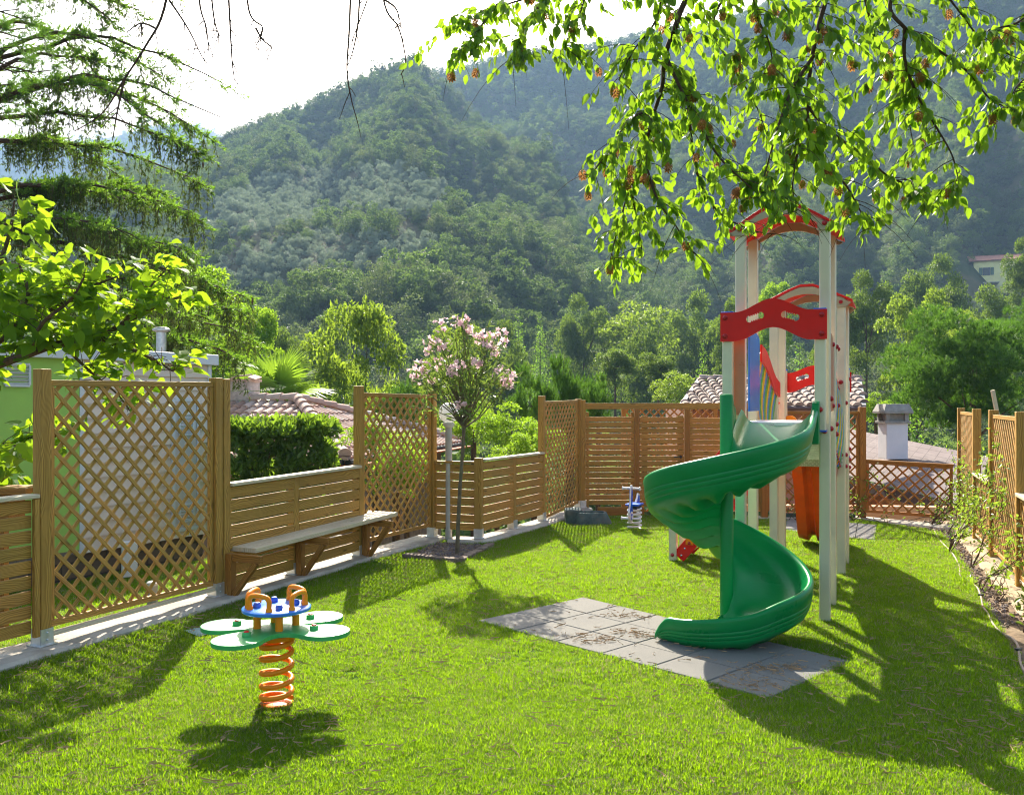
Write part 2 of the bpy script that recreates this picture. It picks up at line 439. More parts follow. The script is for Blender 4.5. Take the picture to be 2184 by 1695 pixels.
Ft = np.stack([q, q + 1, q + na + 1, q + na], -1)
m, nt, out = new_mat('hill_soil')
n = noise(nt, coord(nt, 'Object'), 0.06, 8); n2 = noise(nt, coord(nt, 'Object'), 0.9, 6)
c = mixc(nt, ramp(nt, n.outputs['Fac'], [(0.4, (0, 0, 0)), (0.6, (1, 1, 1))]), (0.035, 0.055, 0.018), (0.12, 0.095, 0.05))
c = mixc(nt, mathn(nt, 'MULTIPLY', n2.outputs['Fac'], 0.6), c, (0.05, 0.07, 0.02))
bsdf(nt, out, c, 0.95, spec=0.1, bump=n2.outputs['Fac'], bstr=0.6, bdist=0.3)
M['hill_soil'] = m
tag(np_object('terrain', Vt, Ft, M['hill_soil'], smooth=True), kind='structure')

# far blue hill behind the left skyline
HF = ev([(-1500, 360), (-300, 330), (100, 300), (250, 287), (350, 268), (430, 270), (500, 300), (620, 350), (800, 420), (1400, 560)])
fa = np.linspace(-1.2, 0.4, 120); fy = np.linspace(1000, 1600, 40); Vf = []
for y in fy:
    E = kk(HF, fa); z = -20 + (CAMH + E * 1450 + 20) * np.clip((y - 850) / 600, 0, 1) ** 0.9 - np.clip(y - 1450, 0, None) * 0.4
    x = fa * y
    Vf.append(np.stack([x, np.full_like(x, y), z + np.sin(x * .02) * np.cos(y * .03) * 5], -1))
Vf = np.array(Vf).reshape(-1, 3); naf = len(fa)
i, j = np.meshgrid(np.arange(len(fy) - 1), np.arange(naf - 1), indexing='ij'); q = (i * naf + j).ravel()
tag(np_object('distant_hill', Vf, np.stack([q, q + 1, q + naf + 1, q + naf], -1), M['hill_soil'], smooth=True), kind='structure')
FAR_V = Vf

# lawn sheet
lawn_edge = [G(2003, 1136), G(2052, 1202), G(2104, 1303), G(2156, 1400), G(2230, 1560)]
nbk = Vector((-dF.y, dF.x, 0))
strip_n = [p + nbk * .30 for p in (FX - dF * 2.5, F0, F1, FM, F2)]
strip_f = [Vector(q) for q in ((-8.9, 5.4, -.42), (-6.9, 9.0, -.42), (-5.05, 12.2, -.44), (-3.7, 12.3, -.30), (-2.6, 12.0, -.15))]
lawn_poly = [(p.x, p.y) for p in strip_n] + [ (F3.x - .2, F3.y + .15), (F4.x, F4.y), (F5.x, F5.y + .02), (F6.x, F6.y + .02), (F7.x, F7.y - .1), (B_END.x, B_END.y - .12), (L2.x, L2.y - .25), (lawn_edge[0].x - 0.1, 12.9)] + [(p.x, p.y) for p in lawn_edge] + [(3.6, 1.0)]
from mathutils.geometry import tessellate_polygon
def sheet(name, poly, z, mat, kind='structure', link=True):
    t = tessellate_polygon([[Vector((x, y, 0)) for x, y in poly]])
    V = [(x, y, z) for x, y in poly]
    F = []
    for a, b, c in t:
        A, B, C = poly[a], poly[b], poly[c]
        F.append((a, b, c) if (B[0] - A[0]) * (C[1] - A[1]) - (B[1] - A[1]) * (C[0] - A[0]) > 0 else (c, b, a))
    me = bpy.data.meshes.new(name); me.from_pydata(V, [], F); me.update()
    o = place(me, name, mat, None, link)
    return tag(o, kind=kind)
m, nt, out = new_mat('turf')
n = noise(nt, coord(nt, 'Object'), 1.1, 6); n2 = noise(nt, coord(nt, 'Object'), 40, 4)
c = mixc(nt, ramp(nt, n.outputs['Fac'], [(0.42, (0, 0, 0)), (0.66, (1, 1, 1))]), (0.022, 0.075, 0.006), (0.13, 0.125, 0.045))
c = mixc(nt, n2.outputs['Fac'], c, (0.028, 0.075, 0.007))
bsdf(nt, out, c, 0.95, spec=0.1, bump=n2.outputs['Fac'], bstr=1.0, bdist=0.02)
M['turf'] = m
sheet('lawn', lawn_poly, 0.0, M['turf'])
SV, SF = [], []
for a_, b_ in zip(strip_n, strip_f):
    for k in range(7):
        s_ = k / 6; q_ = a_.lerp(b_, s_); SV.append((q_.x, q_.y, (-.004 if k else 0) + b_.z * s_ ** .8))
for i in range(4):
    for k in range(6): SF.append((i * 7 + k, (i + 1) * 7 + k, (i + 1) * 7 + k + 1, i * 7 + k + 1))
tag(np_object('lawn', np.array(SV), np.array(SF), M['turf'], smooth=True), kind='structure')
# soil bed along the right fence and the stony strip under it
bed = [(p.x - .12, p.y) for p in lawn_edge] + [(R6.x + .3, R6.y)] + [(R4.x + .25, R4.y), (R1.x + .2, R1.y + .3), (L2.x + .4, L2.y), (lawn_edge[0].x - .8, 13.2)]
sheet('soil_bed', bed[::-1], -0.006, M['soil'])

def in_poly(poly, x, y):
    x = np.asarray(x); y = np.asarray(y); r = np.zeros(x.shape, bool); n = len(poly)
    for i in range(n):
        x1, y1 = poly[i]; x2, y2 = poly[(i + 1) % n]
        if y1 == y2: continue
        c = ((y1 > y) != (y2 > y)) & (x < (x2 - x1) * (y - y1) / (y2 - y1) + x1); r ^= c
    return r

# concrete kerb under the left and back fence: worn upper edge
def kerb(name, line, w_in, w_out, h, mat=None):
    """line of points; strip from w_out beyond to w_in on the lawn side, with a broken top edge"""
    pts = []
    for a, b in zip(line[:-1], line[1:]):
        L = (b - a).length; k = max(2, int(L / 0.16))
        pts += [a.lerp(b, t / k) for t in range(k)]
    pts.append(line[-1])
    rng = random.Random(3); V = []; F = []
    for i, p in enumerate(pts):
        t = (pts[min(i + 1, len(pts) - 1)] - pts[max(i - 1, 0)]).normalized(); s = Vector((t.y, -t.x, 0))   # lawn side
        hh = h + rng.uniform(-.006, .006); jw = rng.uniform(-.014, .014)
        for off, z in ((w_in + .012, -0.08), (w_in + jw, hh - .028), (w_in - .022 + jw, hh - .004), (w_in * .4, hh + rng.uniform(-.004, .004)), (-w_out * .4, hh + rng.uniform(-.004, .004)), (-w_out, hh - .004), (-w_out - .01, -0.15)):
            q = p + s * off; V.append((q.x, q.y, z))
    m = 7
    for i in range(len(pts) - 1):
        for k in range(m - 1): F.append((i * m + k, i * m + k + 1, (i + 1) * m + k + 1, (i + 1) * m + k)[::-1])
    return tag(np_object(name, np.array(V), np.array(F), mat or M['concrete'], smooth=False), kind='structure')
kerb('kerb', [FX, F0, F1, FM, F2, F3 + Vector((0, .06, 0))], 0.20, 0.20, 0.06)
kerb('kerb', [F4 - Vector((.35, -.1, 0)), F4, F5, F6, F7 + Vector((.05, .1, 0))], 0.20, 0.12, 0.06)
kerb('kerb', [L1 + Vector((-.25, 0, 0)), L2, Vector((lawn_edge[0].x + .25, 13.05, 0)), R1 + Vector((-.05, -.5, 0))], 0.16, 0.2, 0.03)
kerb('kerb', [R1 + Vector((.0, 0, 0)), R2, R3, R4, R6], 0.22, 0.22, 0.02, mat_plain('sandy_concrete', (0.40, 0.31, 0.20), 0.95, spec=0.15, nscale=4, var=0.2, bump=0.7, bscale=30, dirt=(0.34, 0.26, 0.16), dscale=3))

# ---------------------------------------------------------------- rubber tile mats
m, nt, out = new_mat('rubber_tile')
co = coord(nt, 'Object')
n = noise(nt, co, 260, 3); n2 = noise(nt, co, 2.2, 5)
c = mixc(nt, n.outputs['Fac'], (0.10, 0.094, 0.084), (0.28, 0.268, 0.24))
c = mixc(nt, mathn(nt, 'MULTIPLY', n2.outputs['Fac'], 0.6), c, (0.28, 0.262, 0.225))
bsdf(nt, out, c, 0.9, spec=0.15, bump=n.outputs['Fac'], bstr=0.8, bdist=0.006)
M['rubber'] = m
def tile_mat(corners, nu, nv, label):
    a, b, c, d = [Vector(p) for p in corners]       # a->b (nu tiles), a->d (nv tiles)
    t = thing('rubber_mat', (a + b + c + d) / 4, label, 'mat', 'rubber tile mats on the lawn')
    def bl(s, r): return a.lerp(b, s).lerp(d.lerp(c, s), r)
    for i in range(nu):
        for j in range(nv):
            e = 0.012; s0, s1, r0, r1 = (i + e) / nu, (i + 1 - e) / nu, (j + e * nv / nu * 1.2) / nv, (j + 1 - e * nv / nu * 1.2) / nv
            zz = 0.022 + random.uniform(0, .003)
            top = [bl(s0, r0), bl(s1, r0), bl(s1, r1), bl(s0, r1)]
            cx = sum(top, Vector()) / 4
            V = [Vector((p.x, p.y, -0.03)) for p in top] + [Vector((p.x, p.y, zz - .006)) for p in top] + [Vector((*(p + (cx - p) * .018).xy, zz)) for p in top]
            F = [(8, 9, 10, 11)]
            for k in range(4):
                F += [(k, (k + 1) % 4, 4 + (k + 1) % 4, 4 + k), (4 + k, 4 + (k + 1) % 4, 8 + (k + 1) % 4, 8 + k)]
            mb = MB(); mb.add(V, F); mb.build('tile', M['rubber'], t)
    return t
MAT_A = [G(1018, 1328), G(1640, 1495), G(1818, 1416), G(1243, 1278)]
MAT_B = [G(1668, 1133), G(1866, 1156), G(1870, 1122), G(1676, 1106)]
tile_mat(MAT_A, 6, 3, 'large grey rubber tile mat under the green spiral slide')
tile_mat(MAT_B, 5, 3, 'smaller grey rubber tile mat under the orange slide')
# ---------------------------------------------------------------- fences
UP = Vector((0, 0, 1))
def shoe(parent, c, d, h=0.13, w=0.105):
    c = c + UP * .025; mb = MB(); n = UP.cross(d)
    for s in (-1, 1):
        mb.bar(c + n * (s * w / 2) + UP * 0.03, c + n * (s * w / 2) + UP * (0.03 + h), w, 0.004, d)
        mb.bar(c + d * (s * w / 2) + UP * 0.03, c + d * (s * w / 2) + UP * (0.03 + h), w - .006, 0.004, n)
    mb.bar(c - d * .075 + UP * 0.042, c + d * .075 + UP * 0.042, 0.006, 0.15, UP)
    for s in (-1, 1):
        for hh in (.05, .10): mb.lathe(c + n * (s * (w / 2 + .002)) + UP * (0.03 + hh), [(0.008, 0), (0.008, .005), (.004, .008)], 8, n * s)
    return mb.build('post_shoe', M['galv'], parent)
def post(t, c, top, d, w=0.09, base=0.165, wood='wood', with_shoe=True, z0=None):
    mb = MB(); c = Vector(c)
    mb.bar((c.x, c.y, base if z0 is None else z0), (c.x, c.y, top), w, w, d)
    p = mb.build('post', M[wood], t, bevel=0.006)
    if with_shoe: shoe(p, Vector((c.x, c.y, 0)), Vector(d).normalized())
    return p
def lattice(t, A, B, za, zb, zta, ztb, pitch=0.145, sw=0.031, flip=False, wood='lattice', frame=0.045, depth=0.04, name='lattice_panel', topw=None):
    """diagonal lattice between A and B (plan), bottom heights za,zb, top heights zta,ztb"""
    A = Vector((A.x, A.y, 0)); B = Vector((B.x, B.y, 0)); W = (B - A).length; d = (B - A) / W; n = UP.cross(d)
    if n.y > 0: n = -n                      # towards the viewer
    def pt(s, z, off=0.0):
        k = s / W; b = za + (zb - za) * k; tt = zta + (ztb - zta) * k
        return A + d * s + n * off + UP * (b + (tt - b) * z)
    H = ((zta - za) + (ztb - zb)) / 2
    mb = MB(); fr = frame
    for layer, sg in ((0.007, -1 if not flip else 1), (-0.007, 1 if not flip else -1)):
        k = -H
        while k < W + H:
            # line s = k + sg' * z (45 degrees)
            pts = []
            x0, z0, x1, z1 = (k, 0, k + H, H) if sg > 0 else (k + H, 0, k, H)
            # clip to [0,W]
            dx, dz = x1 - x0, z1 - z0; t0, t1 = 0.0, 1.0
            for lo, hi, o, dd in ((fr * .6, W - fr * .6, x0, dx), (fr * .6, H - fr * .6, z0, dz)):
                ta, tb = (lo - o) / dd, (hi - o) / dd
                if ta > tb: ta, tb = tb, ta
                t0, t1 = max(t0, ta), min(t1, tb)
            if t1 - t0 > 0.03:
                a = pt(x0 + dx * t0, (z0 + dz * t0) / H, layer); b = pt(x0 + dx * t1, (z0 + dz * t1) / H, layer)
                mb.bar(a, b, sw, 0.012, (b - a).cross(n))
            k += pitch * math.sqrt(2) * 0.72
    o = mb.build(name, M[wood], t, bevel=0.002, seg=1)
    mf = MB(); hf = fr / 2; q = hf / H
    tw = topw or fr
    mf.bar(pt(0, 1 - q), pt(W, 1 - q), fr, depth, UP)
    mf.bar(pt(0, q), pt(W, q), fr, depth, UP)
    mf.bar(pt(hf * .9, 2.1 * q), pt(hf * .9, 1 - 2.1 * q), fr * .9, depth * .96, d)
    mf.bar(pt(W - hf * .9, 2.1 * q), pt(W - hf * .9, 1 - 2.1 * q), fr * .9, depth * .96, d)
    mf.build('frame', M['wood' if wood == 'lattice' else wood], t, bevel=0.004)
    return o
def slats(t, A, B, za, zb, zta, ztb, n, gap=0.22, wood='wood', off=0.0, thick=0.024, name='slat_panel', splits=()):
    """n boards between A and B; boards start and end inside the line"""
    A = Vector((A.x, A.y, 0)); B = Vector((B.x, B.y, 0)); W = (B - A).length; d = (B - A) / W; nn = UP.cross(d)
    if nn.y > 0: nn = -nn
    mb = MB()
    for i in range(n):
        k = (i + .5) / n
        a = A + nn * (off + random.uniform(-.002, .002)) + UP * (za + (zta - za) * k); b = B + nn * off + UP * (zb + (ztb - zb) * k)
        hgt = ((zta - za) + (ztb - zb)) / 2 / n
        mb.bar(a, b, hgt * (1 - gap), thick, UP)
    return mb.build(name, M[wood], t, bevel=0.004)
def rail(t, A, B, za, zb, w, th, wood='wood', name='cap_rail', off=0.0):
    A = Vector((A.x, A.y, 0)); B = Vector((B.x, B.y, 0)); nn = UP.cross((B - A).normalized())
    if nn.y > 0: nn = -nn
    mb = MB(); mb.bar(A + nn * off + UP * za, B + nn * off + UP * zb, w, th, nn); return mb.build(name, M[wood], t, bevel=0.004)

n1 = UP.cross(dF); n1 = -n1 if n1.y > 0 else n1
# -- far left slat section
t = thing('slat_fence', F0 - dF * 1.0, 'low slat fence cut off by the left edge of the photo, beside the tallest lattice', 'fence', 'low slat fences')
zc = hz(1058, F0.y - .1)
a, b = F0 - dF * 2.2, F0 - dF * 0.10
slats(t, a, b, .16, .16, zc - .02, zc - .02, 9, 0.16, off=.005)
rail(t, a, b + dF * .03, zc, zc, .12, .028, 'wood_pale', off=.01)
mb = MB(); mb.bar(F0 - dF * .085 + n1 * .045 + UP * .14, F0 - dF * .085 + n1 * .045 + UP * (zc - .02), .045, .03, dF); mb.build('batten', M['wood'], t, bevel=.003)
# -- lattice bays on the left line
def lattice_bay(A, B, vt_post, vt_lat, vb_lat, label, flip=False, pitch=0.145, shoes=(1, 1), inset=.05, wood='wood', extra=True):
    d = (Vector((B.x, B.y, 0)) - Vector((A.x, A.y, 0))).normalized()
    t = thing('lattice_fence', (A + B) / 2, label, 'fence', 'lattice fence bays between tall posts')
    post(t, A, hz(vt_post[0], A.y), d, with_shoe=bool(shoes[0]), z0=None if shoes[0] else .02, wood=wood)
    post(t, B, hz(vt_post[1], B.y), d, with_shoe=bool(shoes[1]), z0=None if shoes[1] else .02, wood=wood)
    lattice(t, A + d * inset, B - d * inset, hz(vb_lat[0], A.y), hz(vb_lat[1], B.y), hz(vt_lat[0], A.y), hz(vt_lat[1], B.y), flip=flip, pitch=pitch, wood='lattice' if wood == 'wood' else wood)
    return t
t = lattice_bay(F0, F1 + dF * .02, (787, 806), (810, 815), (1340, 1246), 'tall square lattice fence bay nearest the camera in front of the pale siding', pitch=.148)
# second post beside F1 and the batten on F0
mb = MB(); mb.bar(F1 + dF * .115 + n1 * .01 + UP * .03, F1 + dF * .115 + n1 * .01 + UP * hz(808, F1.y), .085, .085, dF); mb.build('post', M['wood'], t, bevel=.006)
rail(t, F0 + dF * .05, F1 - dF * .03, hz(1354, F0.y), hz(1254, F1.y), .05, .03, 'wood_pale', 'bottom_rail', off=.02)
lattice_bay(F2, F3, (823, 832), (837, 842), (1160, 1121), 'tall lattice fence bay between the bench end and the oleander', flip=True, pitch=.145)
d6 = (F7 - F6).normalized()
lattice_bay(F6, F7 - d6 * .02, (844, 850), (856, 853), (1108, 1072), 'tall narrow lattice fence bay next to the tall slat fence', flip=True, pitch=.14)
# -- slat section behind the bench
S0 = F1 + dF * .16
d2 = (F2 - S0).normalized(); S1 = F2 - d2 * .05
t = thing('slat_fence', (S0 + S1) / 2, 'low slat fence with a flat cap right behind the wooden bench', 'fence', 'low slat fences')
zl, zr = hz(1030, S0.y), hz(992, S1.y)
Mm = S0 + d2 * ((FM - S0).dot(d2))
km = (Mm - S0).length / (S1 - S0).length; zm = zl + (zr - zl) * km
post(t, Mm, zm - .03, d2, w=.085)
bl, br = .10, .12
slats(t, S0, Mm - d2 * .045, bl, bl + (br - bl) * km, zl - .03, zm - .03, 8, 0.13, off=.03)
slats(t, Mm + d2 * .045, S1, bl + (br - bl) * km, br, zm - .03, zr - .03, 8, 0.13, off=.03)
rail(t, S0, S1, zl - .012, zr - .012, .115, .03, 'wood_pale', off=.025)
for c, k in ((S0 + d2 * .03, 0), (S1 - d2 * .03, 1)):
    mb = MB(); z = (zl, zr)[k] - .03; mb.bar(c + UP * .12 + n1 * .0, c + UP * z, .05, .03, d2); mb.build('batten', M['wood'], t, bevel=.003)
# -- slat return at the oleander and the section after the corner
d3 = (F4 - F3); d3.z = 0; d3.normalize()
t = thing('slat_fence', (F3 + F4) / 2, 'narrow low slat fence return right behind the oleander trunk', 'fence', 'low slat fences')
a, b = F3 + d3 * .05, F4 - d3 * .045
zt = hz(984, F3.y)
slats(t, a, b, .16, .15, zt - .02, zt - .02, 8, 0.14, off=.01)
rail(t, a, b, zt, zt, .08, .028, 'wood', off=.01)
post(t, F4, hz(976, F4.y), d3, w=.10)
d4 = (F6 - F4).normalized()
t = thing('slat_fence', (F4 + F6) / 2, 'low slat fence with two bays, between the corner post and the narrow lattice', 'fence', 'low slat fences')
za_, zb_ = hz(980, F4.y), hz(964, F6.y); k5 = (F5 - F4).length / (F6 - F4).length; z5 = za_ + (zb_ - za_) * k5
post(t, F5, z5 - .02, d4, w=.085)
slats(t, F4 + d4 * .055, F5 - d4 * .045, .14, .145, za_ - .03, z5 - .03, 8, 0.14, off=.03)
slats(t, F5 + d4 * .045, F6 - d4 * .05, .145, .15, z5 - .03, zb_ - .03, 8, 0.14, off=.03)
rail(t, F4 + d4 * .055, F6 - d4 * .05, za_ - .01, zb_ - .01, .11, .028, 'wood_pale', off=.02)

# -- tall slat fence at the back with its gate
bA = Vector((F7.x + .07, F7.y + .0, 0)); bB = Vector((B_END.x, B_END.y, 0)); db = (bB - bA).normalized()
def b_at(u):
    a = (u - CX) / FPX; t = (bA.x - a * bA.y) / (a * db.y - db.x); return bA + db * t
g0, g1 = b_at(1358), b_at(1465)
t = thing('slat_fence', (bA + bB) / 2, 'tall slat fence screen at the back, taller than the other slat fences', 'fence')
ZT = hz(866, bA.y)
post(t, bA + db * .0, hz(853, bA.y), db, with_shoe=True)
for g in (g0, g1): post(t, g, ZT - .05, db, w=.085, z0=.0, with_shoe=False, wood='wood_red')
post(t, bB, ZT - .05, db, w=.085, z0=.0, with_shoe=False)
slats(t, bA + db * .05, g0 - db * .045, .10, .10, ZT - .17, ZT - .17, 16, 0.17)
slats(t, g1 + db * .045, bB - db * .045, .10, .10, ZT - .19, ZT - .19, 16, 0.17)
rail(t, bA + db * .05, bB, ZT, ZT, .05, .10, 'wood', 'top_rail')
for c in (bA + db * .08, g0 - db * .075, g1 + db * .075): 
    mb = MB(); mb.bar(c + UP * .06 + Vector((0, .03, 0)), c + UP * (ZT - .1) + Vector((0, .03, 0)), .045, .03, db); mb.build('batten', M['wood'], t, bevel=.003)
t = thing('gate', (g0 + g1) / 2, 'slatted wooden gate with a black handle set in the tall slat fence', 'gate')
slats(t, g0 + db * .05, g1 - db * .05, .10, .10, ZT - .18, ZT - .18, 16, 0.17, off=-.012, wood='wood')
for c in (g0 + db * .13, g1 - db * .11):
    mb = MB(); mb.bar(c + UP * .08 + Vector((0, .035, 0)), c + UP * (ZT - .16) + Vector((0, .035, 0)), .10, .03, db); mb.build('frame', M['wood'], t, bevel=.003)
hp = P(1452, 974, bA.y - .02)
mb = MB(); mb.tube([hp + Vector((0, .02, 0)), hp + Vector((0, -.045, 0)), hp + Vector((-.12, -.05, 0))], .009, 8); mb.lathe(hp, [(.025, -.0), (.025, .01)], 14, (0, -1, 0)); mb.build('handle', M['black'], t, smooth=True)
mb = MB(); mb.bar(hp + Vector((.0, -.012, -.05)), hp + Vector((0, -.012, -.13)), .035, .012, (1, 0, 0)); mb.build('lock_plate', M['wood_red'], t, bevel=.004)
# trellis standing beyond the gate
t = thing('trellis', P(1450, 1100, 17.0), 'wooden trellis seen beyond the gate over the tall slat fence', 'trellis')
a, b = P(1330, 1000, 17.0), P(1525, 1000, 17.0)
lattice(t, a, b, -.6, -.6, hz(866, 17.0), hz(866, 17.0), wood='wood_red', pitch=.15)
for c in (a, b): post(t, c, hz(862, 17.0), Vector((1, 0, 0)), z0=-1.9, with_shoe=False, wood='wood_red')

# -- lattice at the back right
dl = (L2 - L1).normalized()
t = thing('lattice_fence', (L1 + L2) / 2, 'tall lattice fence bay behind the orange slide with climbers at its foot', 'fence', 'lattice fence bays between tall posts')
for c in (L1, L2): post(t, c, hz(868, c.y), dl, w=.10, z0=.0, with_shoe=False, wood='wood_red')
lattice(t, L1 + dl * .05, L2 - dl * .05, .12, .12, hz(877, L1.y), hz(877, L2.y), wood='wood_red', pitch=.155, sw=.028)
mb = MB(); mb.box((L1 + L2) / 2 + UP * .06, ((L2 - L1).length - .2, .02, .07), math.atan2(dl.y, dl.x)); mb.build('base_board', mat_plain('dark_green_board', (.05, .09, .07), .8), t)
LB = R1 + Vector((-.07, -.02, 0)); dq = (LB - L2).normalized()
t = thing('lattice_fence', (L2 + LB) / 2, 'low back lattice in front of the grey roof with the white chimney', 'fence')
lattice(t, L2 + dq * .06, LB - dq * .06, hz(1092, L2.y), hz(1106, LB.y), hz(982, L2.y), hz(994, LB.y), wood='wood_red', pitch=.165, sw=.028)
rail(t, L2 + dq * .05, LB - dq * .05, hz(981, L2.y), hz(992, LB.y), .075, .03, 'wood_red', off=.0)
# -- right-hand fence: tall lattice bays joined by low ones
def right_bay(A, B, label, ztp=1.745, ztl=1.69):
    t = thing('lattice_fence', (A + B) / 2, label, 'fence', 'lattice fence bays between tall posts')
    for c in (A, B): post(t, c, ztp, dR, w=.10, z0=.0, with_shoe=False, wood='wood')
    lattice(t, A + dR * .05, B - dR * .05, .10, .10, ztl, ztl, wood='lattice', pitch=.14, sw=.030, flip=True)
    return t
right_bay(R1, R2, 'tall lattice fence bay at the far end of the right-hand fence')
right_bay(R3, R4, 'near tall lattice bay of the right-hand fence, overgrown by climbers')
for A, B, zt, lab in ((R2, R3, .885, 'low lattice with a flat cap between the two tall right-hand bays'), (R4, R5, .93, 'low lattice fence with a flat cap at the right edge of the photo')):
    t = thing('lattice_fence', (A + B) / 2, lab, 'fence')
    lattice(t, A + dR * .055, B - dR * .055, .10, .10, zt - .03, zt - .03, wood='lattice', pitch=.14, sw=.030, flip=True)
    rail(t, A + dR * .05, B - dR * .05, zt, zt, .13, .03, 'wood_pale')
    rail(t, A + dR * .055, B - dR * .055, .085, .085, .09, .03, 'wood_pale', 'bottom_rail', off=.02)
lp = Vector((R3.x + .55, R3.y + .65, 0))
o = MB().bar(P(2150, 1000, lp.y) , P(2117, 832, lp.y - .05), .045, .03, (1, 0, 0)).build('wooden_lath', M['wood_pale'], None, bevel=.003)
tag(o, 'loose pale lath leaning up behind the right-hand lattice', 'lath')

# ---------------------------------------------------------------- bench
b0l, b1l = P(470, 1163, F1.y + .22), P(785, 1088, F2.y + .38)
b0l.z -= .022; b1l.z -= .022
b0r, b1r = b0l + n1 * .42, b1l + n1 * .42
t = thing('bench', ((b0l + b1r) / 2).xy.to_3d(), 'long weathered wooden bench on diagonal brackets along the left fence', 'bench')
# straighten: the seat runs parallel to the fence
for k in range(3):
    s0, s1 = k / 3 + .006, (k + 1) / 3 - .006; c = (s0 + s1) / 2
    a = b0l.lerp(b0r, c); b = b1l.lerp(b1r, c); wv = (b0r - b0l)
    MB().bar(a, b, wv.length / 3 - .006, .045, wv).build('seat_plank', M['wood_pale'], t, bevel=.005)
dbn = (b1l - b0l).normalized(); nb = (b0r - b0l).normalized()
for c, (uu) in ((F1 + dF * .12, 0), (Mm, 1), (F2 + d2 * .02, 2)):
    br = MB()
    s = (c - b0l).dot(dbn); zb = b0l.z + (b1l.z - b0l.z) * s / (b1l - b0l).length - .025
    q = Vector((c.x, c.y, 0)) + n1 * .085
    MB().bar(q + UP * (.03), q + UP * zb, .07, .07, dF).build('bracket_post', M['wood_red'], t, bevel=.004)
    MB().bar(q + n1 * .04 + UP * (zb - .035), q + n1 * .36 + UP * (zb - .035), .07, .05, UP).build('bracket_arm', M['wood_red'], t, bevel=.004)
    MB().bar(q + n1 * .045 + UP * .06, q + n1 * .30 + UP * (zb - .07), .05, .05, dF).build('brace', M['wood_red'], t, bevel=.004)
# ---------------------------------------------------------------- play tower
TA = G(1759.6, 1327); TG = G(1794, 1226.5)
ta = (TG - TA); ta.z = 0; ta.normalize(); tl = Vector((-ta.y, ta.x, 0))
def T(a, l, z): return TA + ta * a + tl * l + UP * z
S_ = .69
tower = thing('play_tower', T(1.4, .35, 0), 'tall two-roofed playground tower with red panels, bridge and green spiral slide', 'play tower')
PW = .088
def tpost(a, l, z0, z1, capblue=False, w=PW):
    mb = MB(); mb.bar(T(a, l, z0), T(a, l, z1), w, w, ta)
    p = mb.build('post', M['alu'], tower, bevel=.012, seg=3)
    if capblue:
        for z in ((z0, z1) if capblue == 2 else (z1,)):
            MB().bar(T(a, l, z - .004), T(a, l, z + .012), w + .012, w + .012, ta).build('post_cap', M['blue_plastic'], p, bevel=.003)
    return p
Z1, Z2 = 1.67, 1.26          # platform heights
RE1, RP1, RE2, RP2 = 3.33, 3.50, 2.93, 3.07
NC = []
M['gable'] = mat_plain('gable_sheet', (.44, .37, .23), .4, .2, nscale=4, var=.08)
for (a, l) in ((0, 0), (.7, 0), (0, S_), (.7, S_)): tpost(a, l, -.02, RE1 + .03)
for (a, l) in ((2.2, 0), (2.9, 0), (2.2, S_), (2.9, S_)): tpost(a, l, -.02, RE2 + .03)
# short posts carrying the entry panels
for l in (.026, .776): tpost(-.13, l, 1.60, 2.60, 2)
for l in (.0, S_): tpost(2.9 + .13, l, Z2 - .05, Z2 + .95, 2)
def bolt(p, axis, r=.021, mat='bolt_red'):
    NC.append((Vector(p), Vector(axis).normalized(), r, mat))
# platforms: tread plate with folded skirt
for a0, a1, z in ((-.16, .74, Z1), (2.16, 2.94, Z2)):
    mb = MB(); l0, l1 = -.04, S_ + .04
    mb.bar(T(a0, (l0 + l1) / 2, z - .02), T(a1, (l0 + l1) / 2, z - .02), l1 - l0 - .10, .04, tl)
    k = 0
    while a0 + .03 + k * .035 < a1:
        mb.bar(T(a0 + .03 + k * .035, .06, z + .001), T(a0 + .03 + k * .035, S_ - .06, z + .001), .012, .006, ta); k += 1
    pl = mb.build('platform', M['tread'], tower, bevel=.003)
m, nt, out = new_mat('diamond_plate')
co = coord(nt, 'UV')
ck = nt.nodes.new('ShaderNodeTexVoronoi'); ck.inputs['Scale'].default_value = 1.0; ck.inputs['Randomness'].default_value = 0.0
nt.links.new(mapping(nt, co, (34, 34, 1), (0, 0, .78)), ck.inputs['Vector'])
hgt = ramp(nt, ck.outputs['Distance'], [(0.2, (1, 1, 1)), (0.36, (0, 0, 0))])
bsdf(nt, out, mixc(nt, hgt, (.50, .51, .44), (.72, .72, .66)), .35, .8, bump=hgt, bstr=1.0, bdist=.004)
M['diamond'] = m
for a, z, w in ((2.115, Z2, S_ + .1),):
    MB().bar(T(a, S_ / 2 - w / 2 + .03, z - .055), T(a, S_ / 2 + w / 2 - .03, z - .055), .11, .012, UP).build('platform_edge', M['diamond'], tower, bevel=.002)
